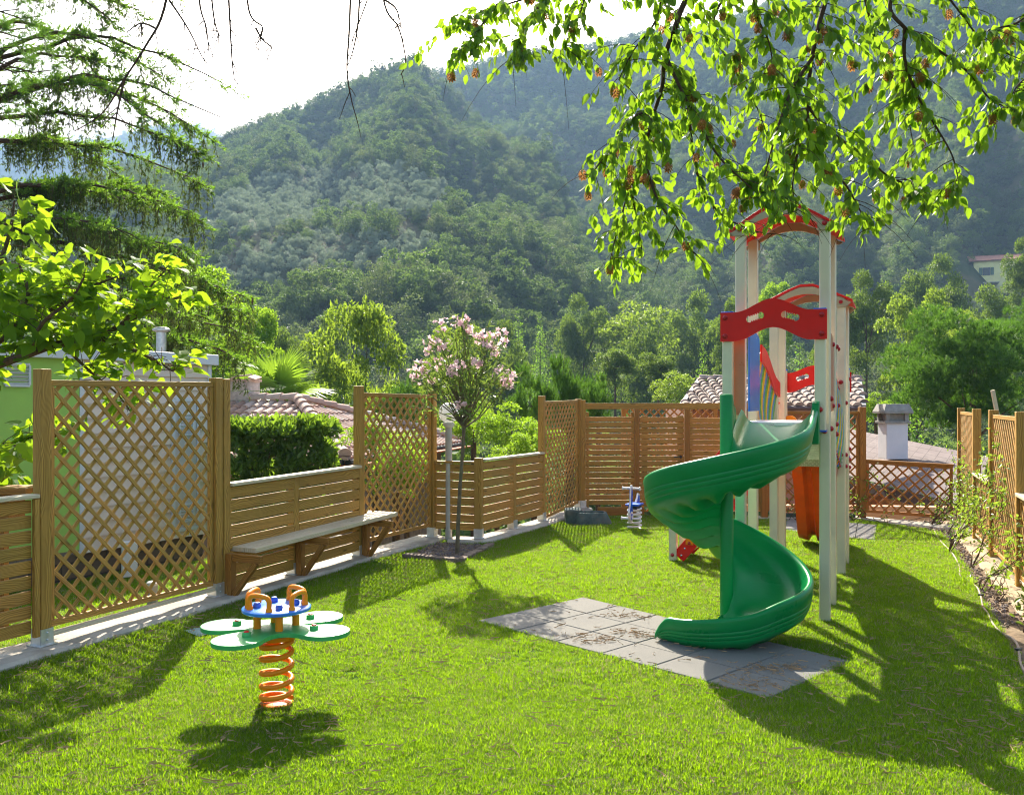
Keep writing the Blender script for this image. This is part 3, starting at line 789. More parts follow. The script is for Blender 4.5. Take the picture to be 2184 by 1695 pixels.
# roofs: bent red sheet on two arched boards
def roof(a0, a1, ze, zp, ov=.07):
    mid = S_ / 2; hw = S_ / 2 + .115
    zp += .03; prof = [(-hw, ze - .01), (-hw + .09, ze + .035), (-hw * .42, ze + (zp - ze) * .72), (-.07, zp), (.07, zp), (hw * .42, ze + (zp - ze) * .72), (hw - .09, ze + .035), (hw, ze - .01)]
    mb = MB(); V = []; F = []; th = .026
    for a in (a0 - ov, a1 + ov):
        for l, z in prof: V.append(T(a, mid + l, z))
        for l, z in prof: V.append(T(a, mid + l, z - th))
    n = len(prof)
    for i in range(n - 1):
        F += [(i, i + 1, 2 * n + i + 1, 2 * n + i), (n + i, 3 * n + i, 3 * n + i + 1, n + i + 1), (i, n + i, n + i + 1, i + 1), (2 * n + i, 2 * n + i + 1, 3 * n + i + 1, 3 * n + i)]
    F += [(0, 2 * n, 3 * n, n), (n - 1, 2 * n - 1, 4 * n - 1, 3 * n - 1)]
    mb.add(V, F)
    for i in (2, 3, 4, 5):                            # stiffening ribs under the sheet
        l, z = prof[i]; mb.bar(T(a0 - ov + .02, mid + l, z - .02), T(a1 + ov - .02, mid + l, z - .02), .02, .012, UP)
    rf = mb.build('roof', M['red'], tower, bevel=.002)
    for a, s in ((a0 - .055, -1), (a1 + .055, 1)):
        top = [(l * .95, z - .030) for l, z in prof]
        iw = S_ / 2 - .055; bot = []
        cb = zp - .105; zb = cb - .155
        for k in range(13):
            x = -1 + 2 * k / 12; bot.append((iw * x, cb - .09 * x * x))
        outer = hw * .93
        poly = [(-outer, ze - .03), (-outer + .03, zb), (-iw - .0, zb)] + bot + [(iw, zb), (outer - .03, zb), (outer, ze - .03)]
        poly = poly + [(l, z) for l, z in reversed(top)]
        g = MB(); g.prism([(p[0], p[1]) for p in poly], T(a, mid, 0), tl, UP, .022)
        g.build('gable_board', M['gable'], rf, bevel=.002)
        for l in (-.345, .345): bolt(T(a + s * .012, mid + l, zb + .055), ta * s)
roof(0, .7, RE1, RP1); roof(2.2, 2.9, RE2, RP2)
# entry panels with hand holes
def slot(cx, cz, L, H, ang, wav=5):
    pts = []; ca, sa = math.cos(ang), math.sin(ang)
    for k in range(9):
        t = -PI / 2 + PI * k / 8; pts.append((L / 2 - H / 2 + math.cos(t) * H / 2, math.sin(t) * H / 2))
    for k in range(25):                                  # finger grip waves on the upper side
        x = (L / 2 - H / 2) * (1 - 2 * k / 24); pts.append((x, H / 2 - .013 * (1 - math.cos(2 * PI * wav * k / 24)) / 2))
    for k in range(9):
        t = PI / 2 + PI * k / 8; pts.append((-L / 2 + H / 2 + math.cos(t) * H / 2, math.sin(t) * H / 2))
    for k in range(1, 24):
        x = -(L / 2 - H / 2) * (1 - 2 * k / 24); pts.append((x, -H / 2 + .013 * (1 - math.cos(2 * PI * wav * k / 24)) / 2))
    return [(cx + x * ca - y * sa, cz + x * sa + y * ca) for x, y in pts]
def entry_panel(a, l0, l1, zb, zt, hump, side):
    W = l1 - l0; top = []; bot = []
    for k in range(41):
        s = k / 40; x = l0 + W * s
        b = math.exp(-((s - .5) / .20) ** 2) if True else 0
        b = max(0, (math.cos(min(1, abs(s - .5) / .36) * PI) + 1) / 2)
        top.append((x, zt + hump * b)); bot.append((x, zb + hump * 1.05 * b))
    poly = bot + top[::-1]
    mb = MB(); c = (l0 + l1) / 2; zc = (zb + zt) / 2 + hump * .72
    holes = [slot(c - W * .165, zc, .152, .060, .30), slot(c + W * .165, zc, .152, .060, -.30)]
    # frame: x grows to the viewer's left along tl
    mb.prism([(p[0], p[1]) for p in poly], T(a, 0, 0), tl, UP, .018, holes)
    p = mb.build('entry_panel', M['red'], tower, bevel=.002, seg=1)
    # pale routed edge as a thin core layer
    for l in (l0 + .04, l1 - .04):
        for z in (zb + .045, zt - .045): bolt(T(a + side * .011, l, z), ta * side, .022)
entry_panel(-.19, -.03, .83, 2.355, 2.60, .105, -1)
entry_panel(2.9 + .19, -.06, S_ + .06, Z2 + .69, Z2 + .92, .085, 1)
# blue panel on the left side of the first tower; the reddish ones carry a painted red reflection
def side_panel(l, mat, name, a0, a1, zb, zt, arch=.10):
    n = 14; poly = [(a0, zb), (a1, zb)] + [(a1 + (a0 - a1) * k / n, zt + arch * math.sin(PI * k / n) ** .8) for k in range(n + 1)]
    mb = MB(); mb.prism(poly, T(0, l, 0), ta, UP, .016); return mb.build(name, mat, tower, bevel=.002, seg=1)
M['red_reflection'] = mat_plain('red_reflection_panel', (.58, .20, .10), .3, nscale=5, var=.08)  # reflection of the red entry panel put into the base colour
side_panel(S_ - .06, M['blue'], 'side_panel', .06, .64, Z1 + .09, 2.42, .05)
side_panel(-.02, M['red_reflection'], 'side_panel', .06, .64, Z1 + .09, 2.34)  # colour imitates the red reflection on the right rear post
MB().bar(T(-.058, .715, Z1 + .06), T(-.058, .715, 2.42), .135, .012, tl).build('reflection_panel', M['red_reflection'], tower, bevel=.002)  # added before the left post, its colour stands for the red reflection
for l, s in ((S_ + .03, 1), (-.03, -1)):
    for a in (.0, .7):
        for z in (Z1 + .14, 2.32): bolt(T(a, l + s * .03, z), tl * s, .021)
# bridge: sloping deck, curved red hand boards, coloured slats
mb = MB()
for k in range(14):
    s = (k + .5) / 14; a = .80 + 1.32 * s; z = Z1 - .05 + (Z2 - Z1 + .02) * s
    mb.bar(T(a, .05, z), T(a, S_ - .05, z), .085, .03, ta)
mb.build('bridge_deck', M['tread'], tower, bevel=.003)
def zrail(s): return 2.32 + (1.99 - 2.32) * (s - .10 * math.sin(2 * PI * s))
for l, sd in ((S_ - .10, 1), (0.07, -1)):
    n = 24; poly = []
    for k in range(n + 1): s = k / n; poly.append((.75 + 1.4 * s, zrail(s) - .10))
    for k in range(n + 1): s = 1 - k / n; poly.append((.75 + 1.4 * s, zrail(s) + .06))
    g = MB(); g.prism(poly, T(0, l + sd * .035, 0), ta, UP, .018)
    hb = g.build('hand_board', M['red'], tower, bevel=.003)
    poly2 = []
    for k in range(n + 1): s = k / n; poly2.append((.75 + 1.4 * s, Z1 - .20 + (Z2 - Z1) * s))
    for k in range(n + 1): s = 1 - k / n; poly2.append((.75 + 1.4 * s, Z1 - .06 + (Z2 - Z1) * s))
    g = MB(); g.prism(poly2, T(0, l + sd * .02, 0), ta, UP, .018); g.build('bridge_beam', M['red'], tower, bevel=.003)
    cols = ['slatgreen', 'yellow', 'slatblue']
    for k in range(13):
        s = (k + .6) / 13.2; a = .78 + 1.36 * s; zt_, zb_ = zrail(s) - .03, Z1 - .14 + (Z2 - Z1) * s
        pts = []
        for q in range(9):
            w = q / 8; pts.append((zb_ + (zt_ - zb_) * w, sd * (.045 + .05 * math.sin(PI * w))))
        g = MB(); V = []; F = []
        for z, o in pts:
            for da, do in ((-.036, 0), (.036, 0), (.036, .012 * sd), (-.036, .012 * sd)): V.append(T(a + da, l + o + do, z))
        for q in range(8):
            for c in range(4): F.append((q * 4 + c, q * 4 + (c + 1) % 4, q * 4 + 4 + (c + 1) % 4, q * 4 + 4 + c))
        F += [(3, 2, 1, 0), (32, 33, 34, 35)]
        if sd < 0: F = [f[::-1] for f in F]
        g.add(V, F); g.build('bridge_slat', M[cols[k % 3]], tower)
        bolt(T(a, l + sd * .048, zrail(s) - .02), tl * sd, .016, 'bolt_red' if sd < 0 else 'silver')
        if sd < 0: bolt(T(a, l + sd * .06, zb_ + .03), tl * sd, .016)
for a, z in ((0, Z1 + .2), (0, 1.62), (.7, Z1 - .03), (.7, 2.34), (.7, Z1 - .12), (2.2, 1.83), (2.2, Z2 + .02), (2.2, Z2 - .1), (2.9, 2.1), (2.9, Z2 - .07), (2.9, Z2 + .05), (2.9, Z2 - .16)):
    bolt(T(a, -.046, z), -tl, .023)
for a, l, z in ((-.046, 0, Z1 - .07), (2.154, 0, 2.05), (2.154, 0, 1.28), (2.154, S_, 1.9), (2.154, S_, Z2 + .1), (-.176, .026, 1.78), (-.176, .776, 1.78)): bolt(T(a, l, z), -ta, .023)
# ladder stairs to the second platform
SP = G(1436, 1198); sp2 = SP + ta * .52
tp = T(2.25, S_ + .05, Z2 - .02); tp2 = T(2.85, S_ + .05, Z2 - .02)
MB().bar(SP + UP * -.02, SP + UP * .62, PW, PW, ta).build('stair_post', M['alu'], tower, bevel=.012, seg=3)
MB().bar(sp2 + UP * -.02, sp2 + UP * .62, PW, PW, ta).build('stair_post', M['alu'], tower, bevel=.012, seg=3)
bolt(SP - ta * .046 + UP * .09, -ta)
for s0, s1 in ((SP, tp), (sp2, tp2)):
    d = (s1 - s0); d.normalize(); st = s0 + Vector((d.x, d.y, 0)).normalized() * .06 + UP * .06
    mb = MB(); mb.bar(st, s1, .15, .02, UP); mb.build('stringer', M['red'], tower, bevel=.004)
    mb = MB(); 
    h0 = s0 + UP * .60; h1 = s1 + UP * .62
    mb.bar(h0, h1, .10, .02, UP); mb.build('handrail', M['red'], tower, bevel=.004)
    for k in range(7):
        q = st.lerp(s1, (k + .4) / 7.2)
        for e in (-.03, .03): bolt(q - ta * .012 + UP * e * .6 + d * e, -ta, .013, 'silver')
    for k, cn in enumerate(('orange', 'blue', 'yellow', 'orange')):
        q = st.lerp(s1, (k + .55) / 4.3); MB().bar(q + UP * .0 - ta * .016, q + UP * .60 - ta * .016, .085, .016, d).build('baluster', M[cn], tower, bevel=.004)
        bolt(q - ta * .026 + UP * .02, -ta, .018)
for k in range(6):
    s = (k + .7) / 6.2; q0 = SP.lerp(tp, s); q1 = sp2.lerp(tp2, s)
    MB().bar(q0 + ta * .02, q1 - ta * .02, .17, .03, Vector((ta.y, -ta.x, 0))).build('step', M['tread'], tower, bevel=.004)
# orange straight slide leaving the far side
def chute(a):                         # height profile
    pts = [(2.98, Z2), (3.15, Z2 - .03), (3.35, Z2 - .17), (3.6, .80), (3.85, .43), (4.0, .25), (4.15, .18), (4.32, .17)]
    return float(np.interp(a, [p[0] for p in pts], [p[1] for p in pts]))
mb = MB(); V = []; F = []; st = [2.98 + k * 1.34 / 40 for k in range(41)]
pr = [(-.29, .17), (-.26, .20), (-.235, .17), (-.22, .02), (0, 0), (.22, .02), (.235, .17), (.26, .20), (.29, .17), (.28, -.09), (.16, -.12), (.12, -.05), (.07, -.05), (.05, -.12), (-.05, -.12), (-.07, -.05), (-.12, -.05), (-.16, -.12), (-.28, -.09)]
for a in st:
    z = chute(a)
    for l, h in pr: V.append(T(a, S_ / 2 + l, z + h))
n = len(pr)
for i in range(40):
    for k in range(n): F.append((i * n + k, i * n + (k + 1) % n, (i + 1) * n + (k + 1) % n, (i + 1) * n + k))
F.append(tuple(range(n))[::-1]); F.append(tuple(range(40 * n, 41 * n)))
mb.add(V, F)
M['orange_slide'] = mat_plain('orange_slide_plastic', (.66, .10, .006), .38, nscale=5, var=.1, dirt=(.5, .10, .02), dscale=4)
mb.build('chute', M['orange_slide'], tower, smooth=True)
for l in (.08, S_ - .08):
    g = MB(); poly = [(-.09, 0), (.09, 0), (.09, .28)] + [(.09 * math.cos(PI * k / 10), .28 + .09 * math.sin(PI * k / 10)) for k in range(1, 10)] + [(-.09, .28)]
    g.prism(poly, T(2.98, l, Z2 + .05), tl, UP, .05); g.build('chute_side', M['orange'], tower, bevel=.01)
    bolt(T(2.95, l, Z2 + .26), -ta, .026)

# -- green spiral slide (a part of the tower)
SX = Vector((1.706, 7.08, 0)); R0 = .051; RSC = .985
th0 = math.atan2(-tl.y, -tl.x)                   # entry: channel lies on the right of the column
en = -ta
ent = .52                                        # straight entry length
TH_END = math.radians(-502)
keysT = [th0, math.radians(-90), math.radians(-180), math.radians(-270), math.radians(-360), math.radians(-426), math.radians(-450), math.radians(-500)]
RIM = [1.665, 1.505, 1.255, .92, .525, .385, .305, .225]; FLO = [1.42, 1.26, 1.005, .67, .285, .155, .095, .045]
def smooth_interp(x, xs, ys):
    """monotone cubic through the keys (xs descending)"""
    xs = [-a for a in xs]; x = -x
    if x <= xs[0]: return ys[0] + (x - xs[0]) * (ys[1] - ys[0]) / (xs[1] - xs[0])
    if x >= xs[-1]: return ys[-1]
    i = max(k for k in range(len(xs) - 1) if xs[k] <= x)
    def sl(k):
        if k == 0: return (ys[1] - ys[0]) / (xs[1] - xs[0])
        if k == len(xs) - 1: return 0.6 * (ys[-1] - ys[-2]) / (xs[-1] - xs[-2])
        return (ys[k + 1] - ys[k - 1]) / (xs[k + 1] - xs[k - 1])
    h = xs[i + 1] - xs[i]; t = (x - xs[i]) / h
    return (2 * t ** 3 - 3 * t * t + 1) * ys[i] + (t ** 3 - 2 * t * t + t) * h * sl(i) + (-2 * t ** 3 + 3 * t * t) * ys[i + 1] + (t ** 3 - t * t) * h * sl(i + 1)
stations = []   # (origin, radial dir, rim z, floor z, inner lip height, angle, exit fraction)
for k in range(10):
    s = 1 - k / 10; stations.append((SX + ta * (ent * s), -tl, 1.665 + .17 * s ** 1.5, 1.42 + .235 * s ** .8, .10, th0, 0))
NS = 130
for k in range(NS + 1):
    th = th0 + (TH_END - th0) * k / NS
    rz = smooth_interp(th, keysT, RIM); fz = smooth_interp(th, keysT, FLO)
    stations.append((SX, Vector((math.cos(th), math.sin(th), 0)), rz, fz, .10, th, 0))
he = Vector((math.sin(TH_END), -math.cos(TH_END), 0)); rd = Vector((math.cos(TH_END), math.sin(TH_END), 0))
LX = .16
for k in range(1, 16):
    s = k / 15; drop = s ** 2.2
    stations.append((SX + he * (LX * s) - rd * 0, rd, .225 - .13 * drop, .045 - .01 * s, max(.012, .10 - .25 * s), TH_END, s))
V = []; F = []; npf = 0
for o, r, rz, fz, lip, th, ex in stations:
    h = rz - fz; ri = R0 - .02 if ex == 0 else R0 + .02 + .05 * min(1, ex * 3)
    und = abs(math.cos(th * 8)) ** 1.6
    fl = .062 * und * (1 - ex) * min(1, max(0, (th0 - th) / .6))
    inner = [(ri, fz + lip * 1.25), (ri + .022, fz + lip * 1.05), (ri + .038, fz + lip * .66), (ri + .062, fz + lip * .34), (ri + .10, fz + lip * .12), (ri + .16, fz + .004), (.33, fz - .012), (.44, fz - .008), (.52, fz + .018), (.57, fz + .062), (.598, fz + h * .52), (.607, fz + h * .80)]
    rim = [(.614, rz - .018), (.628, rz - .003), (.646, rz), (.661, rz - .009), (.667, rz - .026)]
    outer = [(.662, rz - .060), (.658, rz - h * .50), (.652, rz - h * .53), (.655, rz - h * .57), (.651, rz - h * .66), (.644, rz - h * .69), (.646, rz - h * .73), (.640, rz - h * .82), (.631, rz - h * .85), (.632, rz - h * .89), (.618, fz - .004), (.58, fz - .034), (.52, fz - .048 - fl * .5), (.42, fz - .052 - fl * 1.2), (.32, fz - .05 - fl * 1.3), (.22, fz - .045 - fl), (.13, fz - .045 - fl * .4), (ri + .01, fz - .05)]
    if ex: outer = [(a, max(b, .012)) for a, b in outer]
    prof = inner + rim + outer; npf = len(prof)
    for a, z in prof: V.append(o + r * a * RSC + UP * z)
m_ = len(stations)
for i in range(m_ - 1):
    for k in range(npf): F.append((i * npf + k, i * npf + (k + 1) % npf, (i + 1) * npf + (k + 1) % npf, (i + 1) * npf + k))
F.append(tuple(range(npf))[::-1]); F.append(tuple(range((m_ - 1) * npf, m_ * npf)))
m, nt, out = new_mat('green_slide_plastic')
co = coord(nt, 'Object'); n = noise(nt, co, 2.0, 5); n3 = noise(nt, mapping(nt, co, (6, 6, 40)), 3, 4)
c = ramp(nt, n.outputs['Fac'], [(.3, (.0015, .205, .045)), (.7, (.003, .255, .060))])
c = mixc(nt, mathn(nt, 'MULTIPLY', ramp(nt, n3.outputs['Fac'], [(.55, (0, 0, 0)), (.8, (1, 1, 1))]), .25), c, (.03, .34, .16))
bsdf(nt, out, c, ramp(nt, n.outputs['Fac'], [(.3, (.26,) * 3), (.7, (.38,) * 3)]), spec=.28, bump=noise(nt, co, 90, 3).outputs['Fac'], bstr=.05, bdist=.005)
M['slide'] = m
g = MB(); g.add(V, F); sl = g.build('spiral_slide', M['slide'], tower, smooth=True)
g = MB(); g.lathe(SX, [(.052, .03), (.052, 1.885), (.046, 1.90), (.02, 1.905)], 28)
g.build('slide_column', M['slide'], sl, smooth=True)
g = MB(); ep = SX + Vector((-.1, -.42, 0)) + he * -.02
g.bar(ep + UP * -.01, ep + UP * .05, .07, .07, he); g.build('slide_foot', M['galv'], sl, bevel=.004)
# guard beside the column at the entry
g = MB(); poly = [(0, 1.40), (.30, 1.40), (.30, 1.72), (.26, 1.80), (.17, 1.83), (.16, 1.86), (.09, 1.86), (.08, 1.89), (0, 1.89)]
g.prism(poly, SX + ta * .03 - tl * .0, ta, UP, .05); g.build('slide_guard', M['slide'], sl, bevel=.018, seg=3)
g = MB(); q = SX + ta * (ent - .02) - tl * .635
poly = [(-.11, 1.50), (.02, 1.50), (.03, 1.80)] + [(-.03 + .06 * math.cos(t), 1.80 + .05 * math.sin(t)) for t in (0.3, .8, 1.3, 1.8, 2.4)] + [(-.10, 1.74)]
g.prism(poly, q, ta, UP, .055); g.build('slide_guard', M['slide'], sl, bevel=.02, seg=3)
# bolt caps
protos = {}
for p, ax, r, mt in NC:
    g = MB(); g.lathe(p, [(r, 0), (r * .98, r * .3), (r * .8, r * .72), (r * .4, r * .95), (.001, r)], 12, ax)
    g.build('bolt_cap', M[mt], tower, smooth=True)

# ---------------------------------------------------------------- flower spring seesaw
tc = G(590, 1503); tc.z = 0
toy = thing('spring_seesaw', tc, 'four-seat flower spring rocker with green petals and orange spring', 'spring rocker')
g = MB(); pts = []; n = 6 * 28
for k in range(n + 1):
    s = k / n; turns = 5.4 * s
    zz = .03 + .385 * (s + .035 * math.sin(2 * PI * s) * -1)
    pts.append(tc + Vector((.090 * math.cos(turns * 2 * PI + .5), .090 * math.sin(turns * 2 * PI + .5), zz)))
g.tube(pts, .0165, 10); g.build('spring', M['orange'], toy, smooth=True)
g = MB(); g.lathe(tc, [(.10, -.01), (.10, .02), (.085, .028), (.02, .028)], 24); g.build('base_ring', M['orange'], toy, smooth=True)
g = MB(); g.lathe(tc, [(.11, .405), (.115, .42), (.115, .435)], 28); g.build('spring_cap', M['orange'], toy, smooth=True)
g = MB(); g.lathe(tc, [(.115, .436), (.125, .440), (.125, .452)], 28); g.build('under_disc', M['toy_green'], toy, smooth=True)
PA = [math.radians(a) for a in (-17, 51, 172, 243)]
def flower_outline():
    out_ = []
    for q in range(4):
        c = PA[q]; pc = Vector((math.cos(c), math.sin(c))) * .325
        for k in range(27):
            t = math.radians(-118 + 236 * k / 26); out_.append((pc.x + .150 * math.cos(c + t), pc.y + .150 * math.sin(c + t)))
        # concave bay to the next petal
        m1 = Vector(out_[-1]); c2 = PA[(q + 1) % 4] + (2 * PI if q == 3 else 0)
        pc2 = Vector((math.cos(c2), math.sin(c2))) * .325; t2 = math.radians(-118)
        m2 = Vector((pc2.x + .150 * math.cos(c2 + t2), pc2.y + .150 * math.sin(c2 + t2)))
        cm_ = (c + c2) / 2; mid = Vector((math.cos(cm_), math.sin(cm_))) * (.150 + .05 * ((c2 - c) - 1.2))
        for k in range(1, 9):
            s = k / 9; w = (1 - (2 * s - 1) ** 2)
            p = m1.lerp(m2, s); tgt = p.lerp(mid, 0); 
            base = m1.lerp(m2, .5); p = p + (mid - base) * w; out_.append((p.x, p.y))
    return out_
fo = flower_outline()
g = MB(); g.prism(fo, tc + UP * .466, (1, 0, 0), (0, 1, 0), .026); g.build('flower_seat', M['toy_green'], toy, bevel=.008, seg=3)
for q in range(4):
    a = PA[q]; d = Vector((math.cos(a), math.sin(a), 0))
    g = MB(); g.lathe(tc + d * .255 + UP * .478, [(.026, 0), (.026, .018), (.021, .026), (.018, .026)], 14); k_ = g.build('seat_bolt', M['toy_green'], toy, smooth=True)
    g = MB(); g.lathe(tc + d * .255 + UP * .5035, [(.017, 0), (.012, .007), (.001, .009)], 12); g.build('bolt_centre', M['red'], k_, smooth=True)
    a2 = math.radians(22 + 90 * q); d2_ = Vector((math.cos(a2), math.sin(a2), 0))
    g = MB(); g.lathe(tc + d2_ * .115 + UP * .478, [(.023, 0), (.023, .10)], 14); g.build('strut', M['orange'], toy, smooth=True)
    g = MB(); g.lathe(tc + d2_ * .115 + UP * .6055, [(.023, 0), (.023, .016), (.017, .024), (.016, .03), (.001, .032)], 14); g.build('disc_knob', M['blue_plastic'], toy, smooth=True)
    # hoop handle near the rim, standing tangentially
    tdir = Vector((-d.y, d.x, 0)); c = tc + d * .150 + UP * .60
    hp_ = [c - tdir * .074 + UP * .0, c - tdir * .077 + UP * .045]
    for k in range(1, 6): t = PI - (PI / 2) * k / 6; hp_.append(c + tdir * (-.044 + .034 * math.cos(t)) + UP * (.055 + .034 * math.sin(t)))
    hp_ += [c - tdir * .02 + UP * .092, c + tdir * .02 + UP * .092]
    for k in range(1, 6): t = PI / 2 - (PI / 2) * k / 6; hp_.append(c + tdir * (.044 + .034 * math.cos(t)) + UP * (.055 + .034 * math.sin(t)))
    hp_ += [c + tdir * .077 + UP * .045, c + tdir * .074]
    g = MB(); g.tube(hp_, .0155, 10); h_ = g.build('handle', M['orange'], toy, smooth=True)
    for sgn in (-1, 1):
        g = MB(); g.lathe(c + tdir * (.075 * sgn) + UP * .004, [(.02, 0), (.02, .012), (.016, .022)], 12); g.build('handle_socket', M['orange'], h_, smooth=True)
g = MB(); g.lathe(tc + UP * .578, [(.195, 0), (.205, .005), (.205, .020), (.195, .027), (.01, .027)], 48)
g.build('top_disc', mat_plain('light_blue_plastic', (.03, .20, .66), .3, nscale=9, var=.06), toy, smooth=True)

# ---------------------------------------------------------------- little rocking bike on a white spring
rc = G(1353, 1131); rc.z = 0
bike = thing('spring_bike', rc, 'small blue and white spring rocker shaped like a motorbike on a white spring', 'spring rocker')
bd = Vector((-.42, -.90, 0)).normalized(); bs = UP.cross(bd)     # it faces the camera
g = MB(); pts = []
for k in range(5 * 24 + 1):
    s = k / 120; pts.append(rc + Vector((.095 * math.cos(s * 5 * 2 * PI), .095 * math.sin(s * 5 * 2 * PI), .02 + .30 * s)))
g.tube(pts, .014, 8); g.build('spring', M['white_plastic'], bike, smooth=True)
def circ(cx, cz, r, n=24): return [(cx + r * math.cos(2 * PI * k / n), cz + r * math.sin(2 * PI * k / n)) for k in range(n)]
body_front = [(.16, .12), (.23, .13), (.275, .20), (.275, .29), (.235, .34), (.20, .44), (.185, .60), (.165, .66), (.13, .66), (.11, .60), (.12, .46), (.13, .36), (.10, .32), (.095, .22), (.12, .15)]
for off in (0.0,):
    g = MB(); g.prism(body_front[::1], rc + bs * off, bd, UP, .024); w = g.build('front_panel', M['white_plastic'], bike, bevel=.004)
    inner = [((x - .18) * .80 + .18, (z - .40) * .86 + .40) for x, z in body_front]
    g = MB(); [g.prism(inner, rc + bs * q_, bd, UP, .004) for q_ in (-.014, .014)]; g.build('panel_face', M['blue_plastic'], w, bevel=.001)
    for (r, mt, o) in ((.075, 'white_plastic', .017), (.048, 'blue_plastic', .020), (.024, 'white_plastic', .023)):
        g = MB(); [g.prism(circ(.185, .22, r), rc + bs * q_, bd, UP, .004) for q_ in (-o, o)]; g.build('wheel_disc', M[mt], w)
tail = [(-.14, .34), (-.05, .34), (-.05, .40), (-.12, .46), (-.16, .52), (-.215, .50), (-.235, .42), (-.215, .34), (-.19, .24), (-.15, .22)]
for off in (0.0,):
    g = MB(); g.prism(tail, rc + bs * off, bd, UP, .024); w = g.build('tail_panel', M['white_plastic'], bike, bevel=.004)
    g = MB(); [g.prism([((x + .16) * .74 - .16, (z - .38) * .8 + .38) for x, z in tail], rc + bs * q_, bd, UP, .004) for q_ in (-.014, .014)]; g.build('panel_face', M['blue_plastic'], w)
g = MB(); g.bar(rc + bd * .12 + UP * .375, rc - bd * .13 + UP * .375, .20, .03, bs); g.build('seat', M['blue_plastic'], bike, bevel=.008)
g = MB(); g.bar(rc + bd * .10 + UP * .335, rc - bd * .12 + UP * .335, .13, .045, bs); g.build('seat_bracket', M['black'], bike, bevel=.005)
for nm, x, z, wd in (('handlebar', .15, .615, .125), ('footrest', .165, .19, .135)):
    g = MB(); g.tube([rc + bd * x + UP * z - bs * wd, rc + bd * x + UP * z + bs * wd], .017, 10)
    for s in (-1, 1): g.lathe(rc + bd * x + UP * z + bs * (wd * s), [(.026, -.006), (.026, .006)], 12, bs)
    g.build(nm, M['white_plastic'], bike, smooth=True)
# ---------------------------------------------------------------- buildings beyond the fence
def quad_mesh(name, pts, mat, parent, uvs=None, thick=None):
    g = MB(); n = len(pts); g.add(pts, [tuple(range(n))], [uvs] if uvs else None); return g.build(name, mat, parent)
m, nt, out = new_mat('terracotta_tile')
ri = nt.nodes.new('ShaderNodeNewGeometry').outputs['Random Per Island']
n = noise(nt, coord(nt, 'Object'), 9, 5)
c = ramp(nt, ri, [(0.0, (.42, .25, .18)), (.35, (.54, .36, .28)), (.7, (.62, .46, .38)), (1.0, (.50, .39, .32))])
c = mixc(nt, ramp(nt, n.outputs['Fac'], [(.45, (0, 0, 0)), (.7, (.55, .55, .55))]), c, (.30, .235, .19))
bsdf(nt, out, c, .85, spec=.2, bump=n.outputs['Fac'], bstr=.4, bdist=.01)
M['tile'] = m
m, nt, out = new_mat('weathered_tile')
ri = nt.nodes.new('ShaderNodeNewGeometry').outputs['Random Per Island']
n = noise(nt, coord(nt, 'Object'), 7, 5)
c = ramp(nt, ri, [(0.0, (.26, .185, .15)), (.5, (.42, .32, .26)), (1.0, (.52, .42, .36))])
c = mixc(nt, ramp(nt, n.outputs['Fac'], [(.42, (0, 0, 0)), (.66, (.8, .8, .8))]), c, (.13, .105, .09))
bsdf(nt, out, c, .9, spec=.15)
M['tile_old'] = m
M['mortar'] = mat_plain('roof_mortar', (.33, .27, .23), .95, nscale=6, var=.25)
def tiled_plane(poly, mat, parent, pitch=.215, course=.36, r=.082, name='roof_tiles'):
    """poly: coplanar 3-D outline whose first edge is the eave (left to right seen from outside)"""
    A, B = poly[0], poly[1]; e = (B - A).normalized()
    w = (poly[2] - A); g = (w - e * w.dot(e)).normalized(); nrm_ = e.cross(g)
    if nrm_.z < 0: nrm_ = -nrm_
    st = [((p - A).dot(e), (p - A).dot(g)) for p in poly]; k = len(st)
    base = MB(); base.add([p - nrm_ * .03 for p in poly], [tuple(range(k))]); base.build('roof_deck', M['mortar'], parent)
    mb = MB(); L = (B - A).length; s = min(q[0] for q in st) + pitch * .5; smax = max(q[0] for q in st)
    rr = random.Random(5)
    while s < smax:
        ts = []
        for i in range(k):
            (s0, t0), (s1, t1) = st[i], st[(i + 1) % k]
            if (s0 - s) * (s1 - s) < 0: ts.append(t0 + (t1 - t0) * (s - s0) / (s1 - s0))
        if len(ts) >= 2:
            t0, t1 = min(ts), max(ts); t = t0 - .06; row = 0
            while t < t1 - .05:
                tt = min(t + course + .05, t1); ds = rr.uniform(-.008, .008); V = []; F = []
                for q, (tq, rq, lift) in enumerate(((t, r * 1.08, .022), (tt, r * .86, .0))):
                    for j in range(7):
                        a = PI * j / 6; V.append(A + e * (s + ds + math.cos(a) * rq) + g * tq + nrm_ * (math.sin(a) * rq * .82 + lift))
                for j in range(6): F.append((j, j + 1, 8 + j, 7 + j))
                F.append((0, 1, 2, 3, 4, 5, 6)[::-1])
                mb.add(V, F); t += course; row += 1
        s += pitch
    return mb.build(name, mat, parent, smooth=True)
def ridge_tiles(a, b, mat, parent, r=.12, step=.34, name='ridge_tiles'):
    d = (b - a); L = d.length; d.normalize(); s = UP.cross(d).normalized(); n_ = d.cross(s); 
    if n_.z < 0: n_ = -n_
    mb = MB(); t = 0
    while t < L:
        V = []; F = []
        for tq, rq, lf in ((t, r * 1.1, .015), (min(t + step + .06, L + .05), r * .88, 0)):
            for j in range(9):
                an = PI * j / 8; V.append(a + d * tq + s * math.cos(an) * rq + n_ * (math.sin(an) * rq + lf))
        for j in range(8): F.append((j, j + 1, 10 + j, 9 + j))
        F.append(tuple(range(9))[::-1]); mb.add(V, F); t += step
    return mb.build(name, mat, parent, smooth=True)

